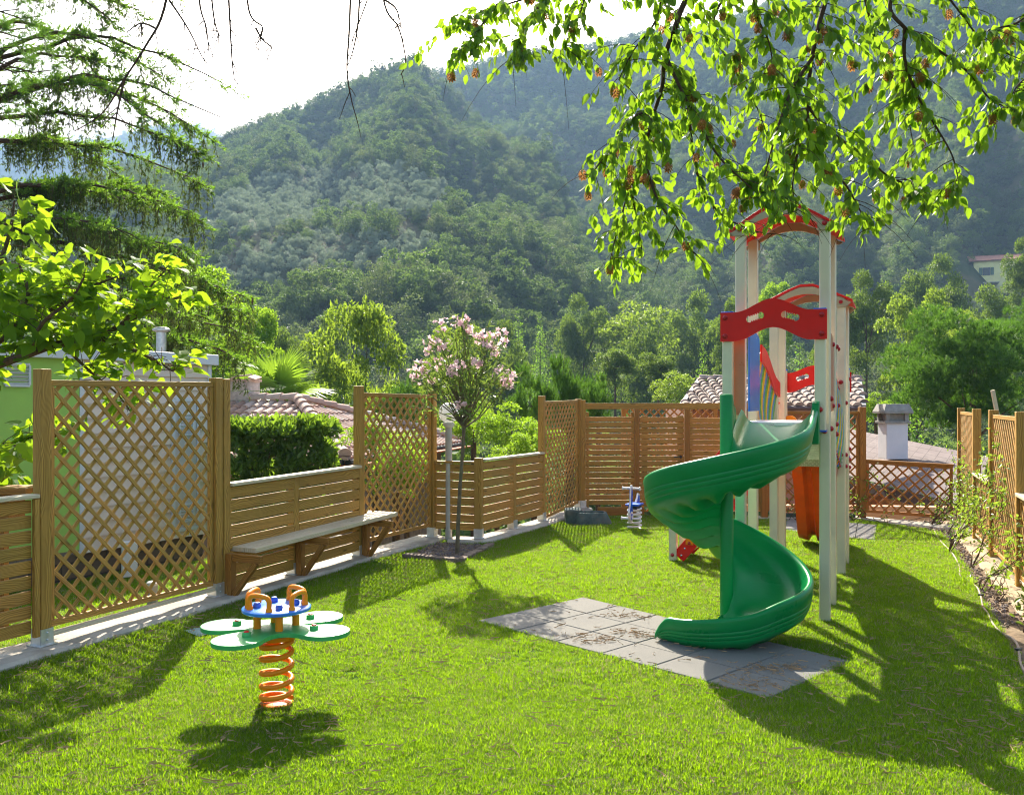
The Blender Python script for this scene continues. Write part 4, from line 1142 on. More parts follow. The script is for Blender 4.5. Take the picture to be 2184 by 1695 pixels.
# -- house with the hipped terracotta roof
K1 = P(735, 981, 15.0); ez = K1.z
Y2 = (CAMH - ez) * FPX / (943 - HORY); K2 = P(983, 943, Y2)
dk = (K2 - K1); dk.z = 0; wk = dk.length; dk.normalize(); pk = Vector((-dk.y, dk.x, 0))
RA = P(634, 858, 18.2); RA.z = 1.83
K0 = K1 + pk * 10; RL = RA + pk * 7.5; K3 = K2 + pk * 10
house = thing('tiled_house', (K1 + K2) / 2 - UP * (ez + 2), 'house with pale hipped terracotta roof and block chimney beyond the bench', 'house')
tiled_plane([K0, K1, RA, RL], M['tile'], house); tiled_plane([K1, K2, RA], M['tile'], house)
quad_mesh('roof_back', [K2, K3, RL, RA], M['mortar'], house)
for a, b in ((K1 + UP * .06, RA + UP * .06), (K2 + UP * .06, RA + UP * .06), (RA + UP * .05, RL + UP * .05)): ridge_tiles(a, b, M['tile'], house)
M['render_red'] = mat_plain('red_render', (.46, .115, .045), .85, nscale=3, var=.15)
ins = [K0 - pk * -0 + dk * .45, K1 + dk * .45 + pk * .45, K2 - dk * .45 + pk * .45, K3 - dk * .45]
g = MB()
for a, b in zip(ins[:-1], ins[1:]): g.bar(Vector((a.x, a.y, -2.2)) + UP * ((ez + 2.1) / 2), Vector((b.x, b.y, -2.2)) + UP * ((ez + 2.1) / 2), ez + 2.1, .2, UP)
g.build('wall', mat_plain('rubble_wall', (.21, .15, .105), .95, nscale=9, var=.4, bump=.8, bscale=14), house)
g = MB(); 
for a, b in ((K0, K1), (K1, K2)): g.bar(a + UP * -.09, b + UP * -.09, .03, .6, UP)
g.build('soffit', M['render_red'], house)
g = MB(); cc = -dk * .09
for a, b, o in ((K0, K1, -dk), (K1, K2, -pk)): g.tube([a + o * .07 - UP * .05, b + o * .07 - UP * .05], .065, 8)
g.build('gutter', mat_plain('dark_gutter', (.05, .045, .042), .5, .4), house, smooth=True)
cb = P(521, 870, 18.6)
g = MB(); 
for k in range(4): g.box((cb.x, cb.y, 1.55 + k * .205), (.46, .46, .195), math.atan2(dk.y, dk.x))
ch = g.build('chimney', mat_plain('cement_block', (.46, .405, .37), .95, nscale=12, var=.25, bump=.6, bscale=40), house, bevel=.006)
g = MB(); g.box((cb.x, cb.y, 2.275), (.52, .52, .05), math.atan2(dk.y, dk.x))
for s in (-1, 1): g.bar((cb.x - .22 * s, cb.y - .24, 2.31), (cb.x - .22 * s, cb.y + .24, 2.37), .16, .03, (1, 0, .35 * s))
g.bar((cb.x - .02, cb.y - .26, 2.36), (cb.x - .0, cb.y + .26, 2.40), .18, .03, (1, 0, .1)); g.build('chimney_cap', M['tile'], ch)

# -- house behind the tower
eL, eR = P(1452, 866, 19.0), P(1842, 870, 18.7); eR.z = eL.z
rL, rR = P(1492, 809, 22.2), P(1832, 812, 21.9); rR.z = rL.z
h2 = thing('tiled_house', Vector(((eL.x + eR.x) / 2, 21, -2.5)), 'house with weathered dark barrel-tile roof right behind the play tower', 'house')
tiled_plane([eL, eR, rR, rL], M['tile_old'], h2, pitch=.235, course=.34, r=.09)
ridge_tiles(rL, rR, M['tile_old'], h2, r=.10)
g = MB()
for a, b in ((eL, rL), (eR, rR)): g.bar(a - UP * .02, b - UP * .02, .10, .10, UP)
g.build('verge', mat_plain('grey_verge', (.25, .24, .23), .8), h2)
g = MB(); w0 = eL.lerp(rL, .12); w1 = eR.lerp(rR, .12)
g.box(((w0.x + w1.x) / 2, w0.y + 1.6, (w0.z - 2.6) / 2 - .05), (w1.x - w0.x - .3, 3.0, w0.z + 2.5)); g.build('wall', mat_plain('rosy_render', (.40, .20, .14), .9, nscale=3), h2)
g = MB(); g.tube([eL - Vector((0, .08, .05)), eR - Vector((0, .08, .05))], .05, 8); g.build('gutter', mat_plain('brown_gutter', (.10, .06, .05), .5), h2, smooth=True)

# -- low grey-brown roof with the white chimney
A_, B_, C_, D_ = P(1690, 983, 24.0), P(2075, 1083, 15.6), P(2110, 974, 19.2), P(1800, 912, 27.0)
h3 = thing('low_roof_house', Vector(((A_.x + B_.x) / 2, (A_.y + B_.y) / 2, -2.5)), 'peach house under a low grey-brown slab roof beyond the low back lattice', 'house')
m, nt, out = new_mat('slab_roof')
uv = coord(nt, 'UV'); br = nt.nodes.new('ShaderNodeTexBrick')
br.offset = 0.0; br.inputs['Scale'].default_value = 1.0; br.inputs['Mortar Size'].default_value = .03; br.inputs['Brick Width'].default_value = 1.0; br.inputs['Row Height'].default_value = 1.0
br.inputs['Color1'].default_value = (.185, .145, .138, 1); br.inputs['Color2'].default_value = (.15, .118, .112, 1); br.inputs['Mortar'].default_value = (.05, .04, .037, 1)
nt.links.new(uv, br.inputs['Vector'])
w = nt.nodes.new('ShaderNodeTexWave'); w.bands_direction = 'Y'; w.inputs['Scale'].default_value = 2.2; w.inputs['Distortion'].default_value = .6; nt.links.new(uv, w.inputs['Vector'])
n = noise(nt, uv, .8, 5)
c = mixc(nt, mathn(nt, 'MULTIPLY', w.outputs['Fac'], .35), br.outputs['Color'], (.22, .18, .17)); c = mixc(nt, ramp(nt, n.outputs['Fac'], [(.45, (0, 0, 0)), (.75, (.6, .6, .6))]), c, (.25, .205, .19))
bsdf(nt, out, c, .85, spec=.15, bump=w.outputs['Fac'], bstr=.3, bdist=.02)
g = MB(); N1, N2 = 10, 6; V = []; UVg = []
for i in range(N1 + 1):
    for j in range(N2 + 1): V.append(A_.lerp(B_, i / N1).lerp(D_.lerp(C_, i / N1), j / N2)); UVg.append((i / N1 * 16, j / N2 * 9))
F = [(i * (N2 + 1) + j, (i + 1) * (N2 + 1) + j, (i + 1) * (N2 + 1) + j + 1, i * (N2 + 1) + j + 1) for i in range(N1) for j in range(N2)]
g.add(V, F, [[UVg[k] for k in f] for f in F]); g.build('roof', m, h3)
M['peach'] = mat_plain('peach_render', (.74, .41, .21), .9, nscale=2, var=.12)
dn = (B_ - A_); dn.z = 0; dn.normalize(); pn = Vector((-dn.y, dn.x, 0)); pn = pn if pn.y > 0 else -pn
g = MB(); g.bar(A_ - UP * .14, B_ - UP * .14, .22, .05, UP); g.build('fascia', mat_plain('brown_fascia', (.10, .07, .055), .7), h3)
g = MB(); a, b = A_ + pn * .5, B_ + pn * .5; g.bar(Vector((a.x, a.y, -1.25)), Vector((b.x, b.y, -1.25)), 2.35, .25, UP); g.build('wall', M['peach'], h3)
# lower peach parapet running under the low lattice
a, b = P(1560, 1118, 15.3), P(2120, 1128, 14.9)
o = MB().bar(Vector((a.x, a.y, -.42)), Vector((b.x, b.y, -.42)), 1.0, .2, UP).build('parapet_wall', M['peach'], None, bevel=.01)
tag(o, 'low peach rendered wall just below the low back lattice', 'wall')
cb = P(1904, 945, 21.0); zr = cb.z
g = MB(); g.box((cb.x, cb.y, zr + .06), (.50, .50, .84)); ck = g.build('chimney', mat_plain('white_render', (.70, .71, .74), .85, nscale=4, var=.05), h3, bevel=.01)
g = MB(); cz = zr + .50
for sx in (-1, 1):
    for sy in (-1, 1): g.box((cb.x + sx * .22, cb.y + sy * .22, cz + .11), (.09, .09, .20))
g.box((cb.x, cb.y, cz), (.60, .60, .06))
g.box((cb.x, cb.y, cz + .10), (.36, .36, .18))
V = []
for z, w in ((cz + .20, .34), (cz + .25, .34), (cz + .42, .27)):
    for sx, sy in ((-1, -1), (1, -1), (1, 1), (-1, 1)): V.append((cb.x + sx * w, cb.y + sy * w, z))
F = [(3, 2, 1, 0), (8, 9, 10, 11)] + [(r * 4 + k, r * 4 + (k + 1) % 4, r * 4 + 4 + (k + 1) % 4, r * 4 + 4 + k) for r in (0, 1) for k in range(4)]
g.add(V, F); g.build('cowl', mat_plain('grey_cowl', (.30, .29, .26), .75, nscale=8, var=.2, dirt=(.2, .17, .13)), ck, bevel=.006)

# -- pale mobile home with the green end on the left
CW = P(447, 855, 13.1); wd = Vector((-.502, -.865, 0)).normalized(); wn_ = Vector((wd.y, -wd.x, 0)); wn_ = wn_ if wn_.y < 0 else -wn_
WT, WB = 2.50, -.085
mh = thing('mobile_home', CW + wd * 2.5 - UP * (CW.z + .5), 'pale grey clapboard mobile home with a lime green section behind the big lattice', 'mobile home')
def wp(s, z, o=0.0): q = CW + wd * s + wn_ * o; return Vector((q.x, q.y, z))
M['siding'] = mat_plain('grey_clapboard', (.74, .64, .54), .7, nscale=3, var=.05, bump=.15, bscale=30)
M['lime'] = mat_plain('lime_render', (.36, .62, .12), .8, nscale=2, var=.07, bump=.1, bscale=50)
M['trim'] = mat_plain('pale_trim', (.66, .70, .74), .5, nscale=4, var=.04)
SJ = 2.06; g = MB(); nb_ = 13; hb_ = (WT - .12 - WB) / nb_
for k in range(nb_):
    z = WB + hb_ * k
    V = [wp(.04, z, .032), wp(SJ - .03, z, .032), wp(SJ - .03, z + hb_, .004), wp(.04, z + hb_, .004), wp(.04, z, -.02), wp(SJ - .03, z, -.02), wp(SJ - .03, z + hb_, -.02), wp(.04, z + hb_, -.02)]
    g.add(V, [(0, 1, 2, 3), (0, 4, 5, 1), (3, 2, 6, 7), (0, 3, 7, 4), (1, 5, 6, 2)])
g.build('siding', M['siding'], mh)
g = MB(); g.bar(wp((SJ + 7) / 2 - (7 - SJ) / 2, (WT + WB) / 2, 0), wp(7, (WT + WB) / 2, 0), WT - WB - .1, .04, UP); g.build('lime_wall', M['lime'], mh)
g = MB(); g.bar(wp(0, (WT + WB) / 2, .0), wp(0, (WT + WB) / 2, -2.8), WT - WB, .04, UP); g.build('end_wall', M['siding'], mh)
for s in (.02, SJ): MB().bar(wp(s, WB - .02, .018), wp(s, WT - .1, .018), .06, .03, wd).build('corner_trim', M['trim'], mh, bevel=.003)
g = MB(); g.bar(wp(-.08, WT - .05, .06), wp(7, WT - .05, .06), .15, .09, UP); g.build('roof_trim', M['trim'], mh, bevel=.008)
g = MB(); g.bar(wp(-.08, WT - .02, -1.4), wp(7, WT - .02, -1.4), 2.8, .05, wn_); g.build('roof', M['trim'], mh)
m, nt, out = new_mat('dark_brick'); br = nt.nodes.new('ShaderNodeTexBrick'); nt.links.new(coord(nt, 'UV'), br.inputs['Vector'])
br.inputs['Scale'].default_value = 1; br.inputs['Brick Width'].default_value = .42; br.inputs['Row Height'].default_value = .20; br.inputs['Mortar Size'].default_value = .012
br.inputs['Color1'].default_value = (.12, .085, .06, 1); br.inputs['Color2'].default_value = (.17, .13, .095, 1); br.inputs['Mortar'].default_value = (.07, .06, .05, 1)
bsdf(nt, out, br.outputs['Color'], .9, spec=.2, bump=br.outputs['Fac'], bstr=.5, bdist=-.01)
g = MB(); g.bar(wp(.1, (WB - .75) / 2, -.08), wp(7, (WB - .75) / 2, -.08), .75 + WB, .1, UP); g.build('brick_base', m, mh)
# service door with two grilles, stickers below it
def grille(s, z, w, h, parent, o=.03, n=6, mat='trim'):
    g = MB(); 
    for a, b in ((wp(s - w / 2, z + h / 2, o), wp(s + w / 2, z + h / 2, o)), (wp(s - w / 2, z - h / 2, o), wp(s + w / 2, z - h / 2, o))): g.bar(a, b, .025, .02, UP)
    for q in (-1, 1): g.bar(wp(s + q * w / 2, z - h / 2 + .012, o), wp(s + q * w / 2, z + h / 2 - .012, o), .025, .02, wd)
    for k in range(n): zz = z - h / 2 + h * (k + .5) / n; g.bar(wp(s - w / 2 + .012, zz, o - .004), wp(s + w / 2 - .012, zz, o - .004), h / n * .8, .006, UP + wn_ * .8)
    return g.build('vent_grille', M[mat], parent)
s0, s1, z0, z1 = .24, .67, .03, 1.87
dr = MB().bar(wp(s0 + .03, (z0 + z1) / 2, .02), wp(s1 - .03, (z0 + z1) / 2, .02), z1 - z0 - .06, .03, UP).build('service_door', mat_plain('white_door', (.60, .58, .56), .5, nscale=3, var=.03), mh)
g = MB(); 
for s in (s0, s1): g.bar(wp(s, z0, .035), wp(s, z1, .035), .05, .03, wd)
for z in (z0, z1): g.bar(wp(s0 + .026, z, .035), wp(s1 - .026, z, .035), .05, .03, UP)
g.build('door_frame', M['trim'], dr, bevel=.003)
grille((s0 + s1) / 2, 1.52, .24, .30, dr, .05); grille((s0 + s1) / 2, .26, .24, .24, dr, .05)
grille(2.9, 2.16, .30, .26, mh, .04)
for k, (s, col) in enumerate(((.58, (.7, .7, .72)), (.42, (.75, .5, .03)), (.35, (.02, .10, .42)))):
    MB().bar(wp(s - .045 if k == 0 else s - .025, -.035, .026), wp(s + .045 if k == 0 else s + .025, -.035, .026), .06, .006, UP).build('sticker', mat_plain('sticker', col, .5), mh)
fp = P(344, 752, 15.6)
fl = thing('flue_pipe', Vector((fp.x, fp.y, WT - .1)), 'silver flue pipe with a flat cap on the mobile home roof', 'flue pipe')
g = MB(); g.lathe((fp.x, fp.y, WT - .1), [(.085, 0), (.085, .68)], 18); g.build('pipe', M['galv'], fl, smooth=True)
g = MB(); g.lathe((fp.x, fp.y, WT + .55), [(.085, 0), (.15, .03), (.15, .055), (.11, .085), (.02, .10)], 20); g.build('cap', M['galv'], fl, smooth=True)
mb_ = G(276, 1222, -.30)
o = MB().box((mb_.x, mb_.y, -.12), (.18, .12, .44), .5).build('meter_box', M['white_plastic'], None, bevel=.01); tag(o, 'small white meter box standing behind the big lattice', 'meter box')

# -- yellow house high on the right hillside
yb = on_hill(2112, 612); ys_ = yb.y / 150.0
yh = thing('yellow_house', yb, 'small yellow house with a red tiled roof high on the right hillside', 'house')
def rot2(p, a): return Vector((p[0] * math.cos(a) - p[1] * math.sin(a), p[0] * math.sin(a) + p[1] * math.cos(a), p[2]))
ya = math.radians(-22)
def yp(x, y, z): return yb + rot2((x, y, z), ya) * ys_
g = MB(); g.bar(yp(-2.5, 3, 1.6), yp(7, 3, 1.6), 5.6 * ys_, 6.5 * ys_, UP); 
g.add([yp(-2.5, -.25, 4.4), yp(-2.5, 6.25, 4.4), yp(-2.5, 3, 5.5)], [(0, 1, 2)]); g.build('wall', mat_plain('yellow_render', (.95, .80, .34), .9, nscale=.6), yh)
g = MB(); 
for sg in (-1, 1): g.bar(yp(-3.2, 3 + sg * 1.75, 5.02), yp(7.5, 3 + sg * 1.75, 5.02), 4.1 * ys_, .18 * ys_, yp(0, -sg * 3.5, 1.15) - yb)
g.build('roof', mat_plain('red_roof', (.33, .13, .075), .9, nscale=2, var=.3), yh)
for x in (-.6, 3.4):
    w = MB().bar(yp(x - .55, -.32, 2.6), yp(x + .55, -.32, 2.6), 1.3 * ys_, .12, UP).build('window', mat_plain('dark_pane', (.03, .035, .04), .2), yh)
    for q in (-1, 1): MB().bar(yp(x + q * .85, -.34, 2.0), yp(x + q * .85, -.34, 3.25), .5 * ys_, .1, yp(1, 0, 0) - yb).build('shutter', mat_plain('shutter', (.10, .16, .10), .7), w)
g = MB(); g.bar(yp(-6, -1.5, .4), yp(1, -1.5, .4), .22, 3.4 * ys_, UP); g.build('terrace', M['concrete'], yh)

# ---------------------------------------------------------------- small things round the garden
lp = G(957, 1158); lp.y = 11.75; lp.x = (957 - CX) / FPX * lp.y
lamp = thing('globe_lamp', Vector((lp.x, lp.y, -.05)), 'white globe lamp on a grey pole behind the oleander', 'lamp post')
gz = hz(880, lp.y)
g = MB(); g.lathe((lp.x, lp.y, -.05), [(.045, 0), (.045, gz - .17 + .05)], 16); g.build('pole', mat_plain('grey_pole', (.42, .42, .40), .5, .3), lamp, smooth=True)
g = MB(); g.lathe((lp.x, lp.y, gz - .19), [(.06, 0), (.075, .03), (.075, .06)], 20); g.build('collar', mat_plain('pale_collar', (.6, .6, .58), .5), lamp, smooth=True)
g = MB(); g.lathe((lp.x, lp.y, gz), [(.135 * math.cos(-PI / 2 + PI * k / 16), .135 * math.sin(-PI / 2 + PI * k / 16)) for k in range(1, 16)], 28)
m, nt, out = new_mat('opal_globe'); b = bsdf(nt, None, (.82, .82, .80), .25); tr = nt.nodes.new('ShaderNodeBsdfTranslucent'); tr.inputs['Color'].default_value = (.85, .85, .82, 1)
mx = nt.nodes.new('ShaderNodeMixShader'); mx.inputs[0].default_value = .5; nt.links.new(b.outputs[0], mx.inputs[1]); nt.links.new(tr.outputs[0], mx.inputs[2]); nt.links.new(mx.outputs[0], out.inputs['Surface'])
g.build('globe', m, lamp, smooth=True)

bp = G(325, 1304, -.06); bp.z = -.06
bo = thing('bollard_light', bp, 'short grey bollard standing in the grass behind the big lattice', 'bollard')
g = MB(); g.lathe(bp, [(.046, -.02), (.046, .24)], 18); g.build('post', mat_plain('grey_bollard', (.30, .31, .31), .5, .3), bo, smooth=True)
g = MB(); g.lathe(bp + UP * .24, [(.052, 0), (.052, .025), (.04, .035), (.01, .035)], 18); g.build('cap', mat_plain('pale_cap', (.5, .5, .5), .4, .4), bo, smooth=True)

qc = G(1262, 1117); qc.z = 0
ba = thing('stone_basin', qc, 'mossy dark green concrete umbrella base with a hollow, at the back fence', 'basin')
def ring(w, d, z, n=40, p=3.2):
    o_ = []
    for k in range(n):
        a = 2 * PI * k / n; ca, sa = math.cos(a), math.sin(a); rr = (abs(ca / w) ** p + abs(sa / d) ** p) ** (-1 / p); o_.append(qc + Vector((ca * rr, sa * rr, z)))
    return o_
g = MB(); L = [ring(.30, .24, -.02), ring(.295, .235, .03), ring(.235, .19, .15), ring(.22, .175, .18), ring(.19, .14, .18), ring(.165, .115, .08), ring(.10, .06, .07)]
V = [p for r in L for p in r]; n = 40; F = [(i * n + k, i * n + (k + 1) % n, (i + 1) * n + (k + 1) % n, (i + 1) * n + k) for i in range(len(L) - 1) for k in range(n)]; F.append(tuple(range(6 * n, 7 * n)))
g.add(V, F); g.build('bowl', M['dark_concrete'], ba, smooth=True)
o2 = qc + Vector((-.27, .10, 0))
g = MB(); g.box(o2 + UP * .10, (.26, .34, .24)); g.build('block', M['dark_concrete'], ba, bevel=.03)
def rock(c, r, sq, seed, name, label, cat, mat='stone'):
    rng = np.random.default_rng(seed); import bmesh
    bm = bmesh.new(); bmesh.ops.create_icosphere(bm, subdivisions=3, radius=1); ph = rng.uniform(0, 6, (6, 3))
    for v in bm.verts:
        p = np.array(v.co); d = sum(math.sin(p @ f * 1.7 + f[0]) for f in ph) * .055
        v.co = v.co * (1 + d); v.co = Vector((v.co.x * sq[0], v.co.y * sq[1], v.co.z * sq[2])) * r + Vector(c)
    me = bpy.data.meshes.new(name); bm.to_mesh(me); bm.free(); me.polygons.foreach_set('use_smooth', [True] * len(me.polygons))
    o = place(me, name, M[mat], None); return tag(o, label, cat)
bq = G(708, 1195); bq.y += 0.55
rock((bq.x - .1, bq.y, .05), .24, (1.15, .8, .72), 4, 'boulder', 'pale boulder lying behind the bench, seen under the seat', 'boulder')
# tree pit round the oleander
pit = [G(861, 1190), G(980, 1201), G(1047, 1166), G(935, 1158)]
sheet('tree_pit', [(p.x, p.y) for p in pit], .012, mat_plain('bark_mulch', (.13, .075, .045), .95, nscale=30, var=.6, bump=1.0, bscale=40, dirt=(.22, .15, .10), dscale=14))
M['edging'] = mat_plain('edging_brick', (.19, .14, .10), .95, nscale=14, var=.4, bump=.8, bscale=40)
ed = thing('pit_edging', sum(pit, Vector()) / 4, 'worn brick edging round the soil at the oleander foot', 'edging')
for a, b in ((pit[0], pit[1]), (pit[1], pit[2])):
    k = 5
    for i in range(k):
        p, q = a.lerp(b, (i + .02) / k), a.lerp(b, (i + .98) / k)
        MB().bar(p + UP * .012, q + UP * (.012 + random.uniform(-.008, .008)), .09, .10, UP).build('edging_brick', M['edging'], ed, bevel=.012)
slab = [G(392, 1352), G(430, 1343), G(470, 1352), G(425, 1365)]
sheet('stepping_slab', [(p.x, p.y) for p in [slab[3], slab[2], slab[1], slab[0]]], .03, mat_plain('blue_grey_slab', (.20, .29, .27), .8, nscale=8, var=.2), kind='structure')
# irrigation hose along the bed
hp = [(1992, 1128), (2003, 1150), (2030, 1178), (2045, 1205), (2048, 1228), (2057, 1240), (2082, 1250), (2092, 1272), (2096, 1292), (2108, 1310), (2118, 1330), (2135, 1348), (2160, 1362), (2172, 1380), (2176, 1412), (2190, 1440)]
pts = []
for i, (u, v) in enumerate(hp):
    q = G(u, v, .02); pts.append(q)
sm = []
for i in range(len(pts) - 1):
    p0, p1, p2, p3 = pts[max(i - 1, 0)], pts[i], pts[i + 1], pts[min(i + 2, len(pts) - 1)]
    for k in range(6):
        t = k / 6; sm.append(.5 * ((2 * p1) + (p2 - p0) * t + (2 * p0 - 5 * p1 + 4 * p2 - p3) * t * t + (3 * p1 - p0 - 3 * p2 + p3) * t ** 3))
g = MB(); g.tube(sm, .0095, 8); o = g.build('irrigation_hose', mat_plain('brown_hose', (.33, .24, .18), .6, nscale=9, var=.15), None, smooth=True); tag(o, 'thin brown irrigation hose snaking along the soil bed', 'hose')
for k, (u, v) in enumerate(((2092, 1268), (2172, 1384))):
    q = G(u, v, .03); o = MB().box(q, (.05, .035, .02), .6).build('hose_peg', M['black'], None, bevel=.004); tag(o, ('small black peg on the hose farther along the bed', 'small black peg on the hose nearest the camera')[k], 'peg')
# small blocks by the end of the slat fence
q = Vector((B_END.x + .12, B_END.y - .05, .09)); o = MB().box(q, (.22, .2, .22), .1).build('concrete_block', M['concrete'], None, bevel=.012); tag(o, 'grey concrete block at the end of the tall slat fence', 'block')
q = G(1296, 1104); q = Vector((q.x + .25, q.y + .35, .06)); o = MB().box(q, (.75, .12, .14), .05).build('timber_offcut', M['wood_red'], None, bevel=.01); tag(o, 'short timber lying between the basin and the small bike', 'timber')
# planter on the left
pc = P(20, 1046, 7.3)
pl = thing('planter', Vector((pc.x, pc.y, -.02)), 'brown wooden planter on legs behind the far left slat fence', 'planter')
g = MB(); g.bar((pc.x - .9, pc.y, pc.z), (pc.x + .16, pc.y + .1, pc.z), .05, .36, UP); g.build('rim', M['wood_red'], pl, bevel=.004)
g = MB(); g.bar((pc.x - .8, pc.y, pc.z - .15), (pc.x + .02, pc.y + .08, pc.z - .15), .24, .3, UP); g.build('trough', M['wood_red'], pl, bevel=.004)
for x in (-.75, -.03): MB().bar((pc.x + x, pc.y - .05, -.02), (pc.x + x, pc.y - .05, pc.z - .28), .07, .07, (1, 0, 0)).build('leg', M['wood_red'], pl)
# utility pole and dark netting on the hillside
up_ = on_hill(1298, 690); us_ = up_.y / 170
ut = thing('utility_pole', up_ - UP * 2, 'pale utility pole with crossarm on the wooded slope in the middle', 'utility pole')
MB().bar(up_ - UP * 2, up_ + UP * 3.9 * us_, .28, .28, (1, 0, 0)).build('pole', M['concrete'], ut)
MB().bar(up_ + Vector((-1.0, 0, 3.6 * us_)), up_ + Vector((1.0, 0, 3.6 * us_)), .16, .16, UP).build('crossarm', M['concrete'], ut)
o = MB().bar(on_hill(338, 533) + UP * .8, on_hill(462, 517) + UP * .8, 1.9, 3.0, UP).build('shade_net', mat_plain('dark_blue_net', (.02, .03, .05), .7), None); tag(o, 'long dark blue netting tunnel on the terraced slope at left', 'net tunnel')
# ---------------------------------------------------------------- plant kit
DIAV = np.array([(0, 0, 0), (-.26, .42, .06), (0, 1, 0), (.26, .42, .06)], np.float32); DIAF = np.array([(0, 3, 2, 1)])
def leaf_template(outline, fold=.12, droop=.18, n=5):
    """outline: half widths at even stations along the midrib -> triangles/quads as quads"""
    V = []; F = []; m = len(outline)
    for i, w in enumerate(outline):
        y = i / (m - 1); z = -droop * y * y
        V += [(-w, y - .04 * w, z + fold * w * 2), (0, y, z), (w, y - .04 * w, z + fold * w * 2)]
    for i in range(m - 1):
        a = i * 3; F += [(a, a + 1, a + 4, a + 3), (a + 1, a + 2, a + 5, a + 4)]
    return np.array(V, np.float32), np.array(F)
OVATE = leaf_template([.02, .22, .29, .26, .16, .01])
LANCE = leaf_template([.01, .07, .09, .065, .005], .15, .25)
GLOSSY = leaf_template([.02, .17, .22, .17, .01], .15, .15)
HEART = (lambda: (np.array([(0, 0, 0), (-.30, -.10, .05), (-.47, .10, .07), (-.44, .36, .05), (-.20, .74, -.05), (0, 1.0, -.22), (.20, .74, -.05), (.44, .36, .05), (.47, .10, .07), (.30, -.10, .05), (0, .22, .0), (0, .45, -.02), (0, .74, -.09)], np.float32),
                  np.array([(0, 10, 2, 1), (10, 11, 3, 2), (11, 12, 4, 3), (12, 5, 4, 4), (0, 9, 8, 10), (10, 8, 7, 11), (11, 7, 6, 12), (12, 6, 6, 5)])))()
HEART = (HEART[0], np.array([(0, 10, 2, 1), (10, 11, 3, 2), (11, 12, 4, 3), (0, 9, 8, 10), (10, 8, 7, 11), (11, 7, 6, 12)]))
HV = np.vstack([HEART[0]]); HF = [tuple(f) for f in HEART[1]] + [(12, 5, 4), (12, 6, 5)]
def tri(F): 
    o = []
    for f in F:
        for k in range(1, len(f) - 1): o.append((f[0], f[k], f[k + 1]))
    return np.array(o)
HEART = (HV, tri(HF))
def needle_template(n, L, w, spread, seed=1, up=.5):
    rng = np.random.default_rng(seed); V = []; F = []
    for k in range(n):
        a = rng.uniform(0, 2 * PI); t = rng.uniform(.15, 1) * spread
        d = np.array([math.cos(a) * math.sin(t), math.cos(t), math.sin(a) * math.sin(t)]); b = np.array([0, rng.uniform(0, up), 0])
        s = nrm(np.cross(d, rng.normal(size=3))) * w; l = L * rng.uniform(.75, 1.1); i = len(V)
        V += [b - s, b + s, b + d * l]; F.append((i, i + 1, i + 2))
    return np.array(V, np.float32), np.array(F)

M['leaf_hornbeam'] = mat_leaf('hornbeam_leaf', (.025, .085, .006), (.075, .18, .010), (.34, .56, .02), .46, .42, .3)
M['leaf_catalpa'] = mat_leaf('catalpa_leaf', (.06, .15, .012), (.10, .22, .018), (.40, .60, .02), .50, .6, .12)
M['leaf_dark'] = mat_leaf('laurel_leaf', (.035, .09, .012), (.095, .18, .02), (.30, .48, .03), .38, .34, .5)
M['leaf_bright'] = mat_leaf('bright_leaf', (.06, .15, .01), (.11, .22, .015), (.36, .56, .025), .5, .5, .3)
M['leaf_mid'] = mat_leaf('mid_leaf', (.045, .095, .014), (.085, .14, .022), (.22, .33, .03), .42, .5, .3, per_inst=.4)
M['leaf_olive_brown'] = mat_leaf('olive_brown_leaf', (.06, .115, .014), (.12, .175, .024), (.34, .48, .035), .45, .5, .3)
M['leaf_jasmine'] = mat_leaf('climber_leaf', (.04, .10, .015), (.12, .20, .03), (.34, .50, .04), .42, .42, .3)
M['needle_spruce'] = mat_leaf('spruce_needle', (.025, .075, .016), (.085, .17, .018), (.30, .54, .03), .45, .5, .3)
M['needle_pine'] = mat_leaf('pine_needle', (.03, .085, .012), (.06, .14, .018), (.16, .34, .025), .38, .5, .3)
M['needle_dry'] = mat_leaf('dry_twig_fringe', (.035, .06, .016), (.075, .115, .025), (.18, .26, .035), .36, .7, .2)
M['leaf_oleander'] = mat_leaf('oleander_leaf', (.045, .095, .022), (.09, .15, .035), (.25, .36, .05), .38, .4, .4)
M['petal'] = mat_leaf('oleander_petal', (.86, .50, .52), (.90, .68, .70), (.92, .60, .62), .45, .6, .2)

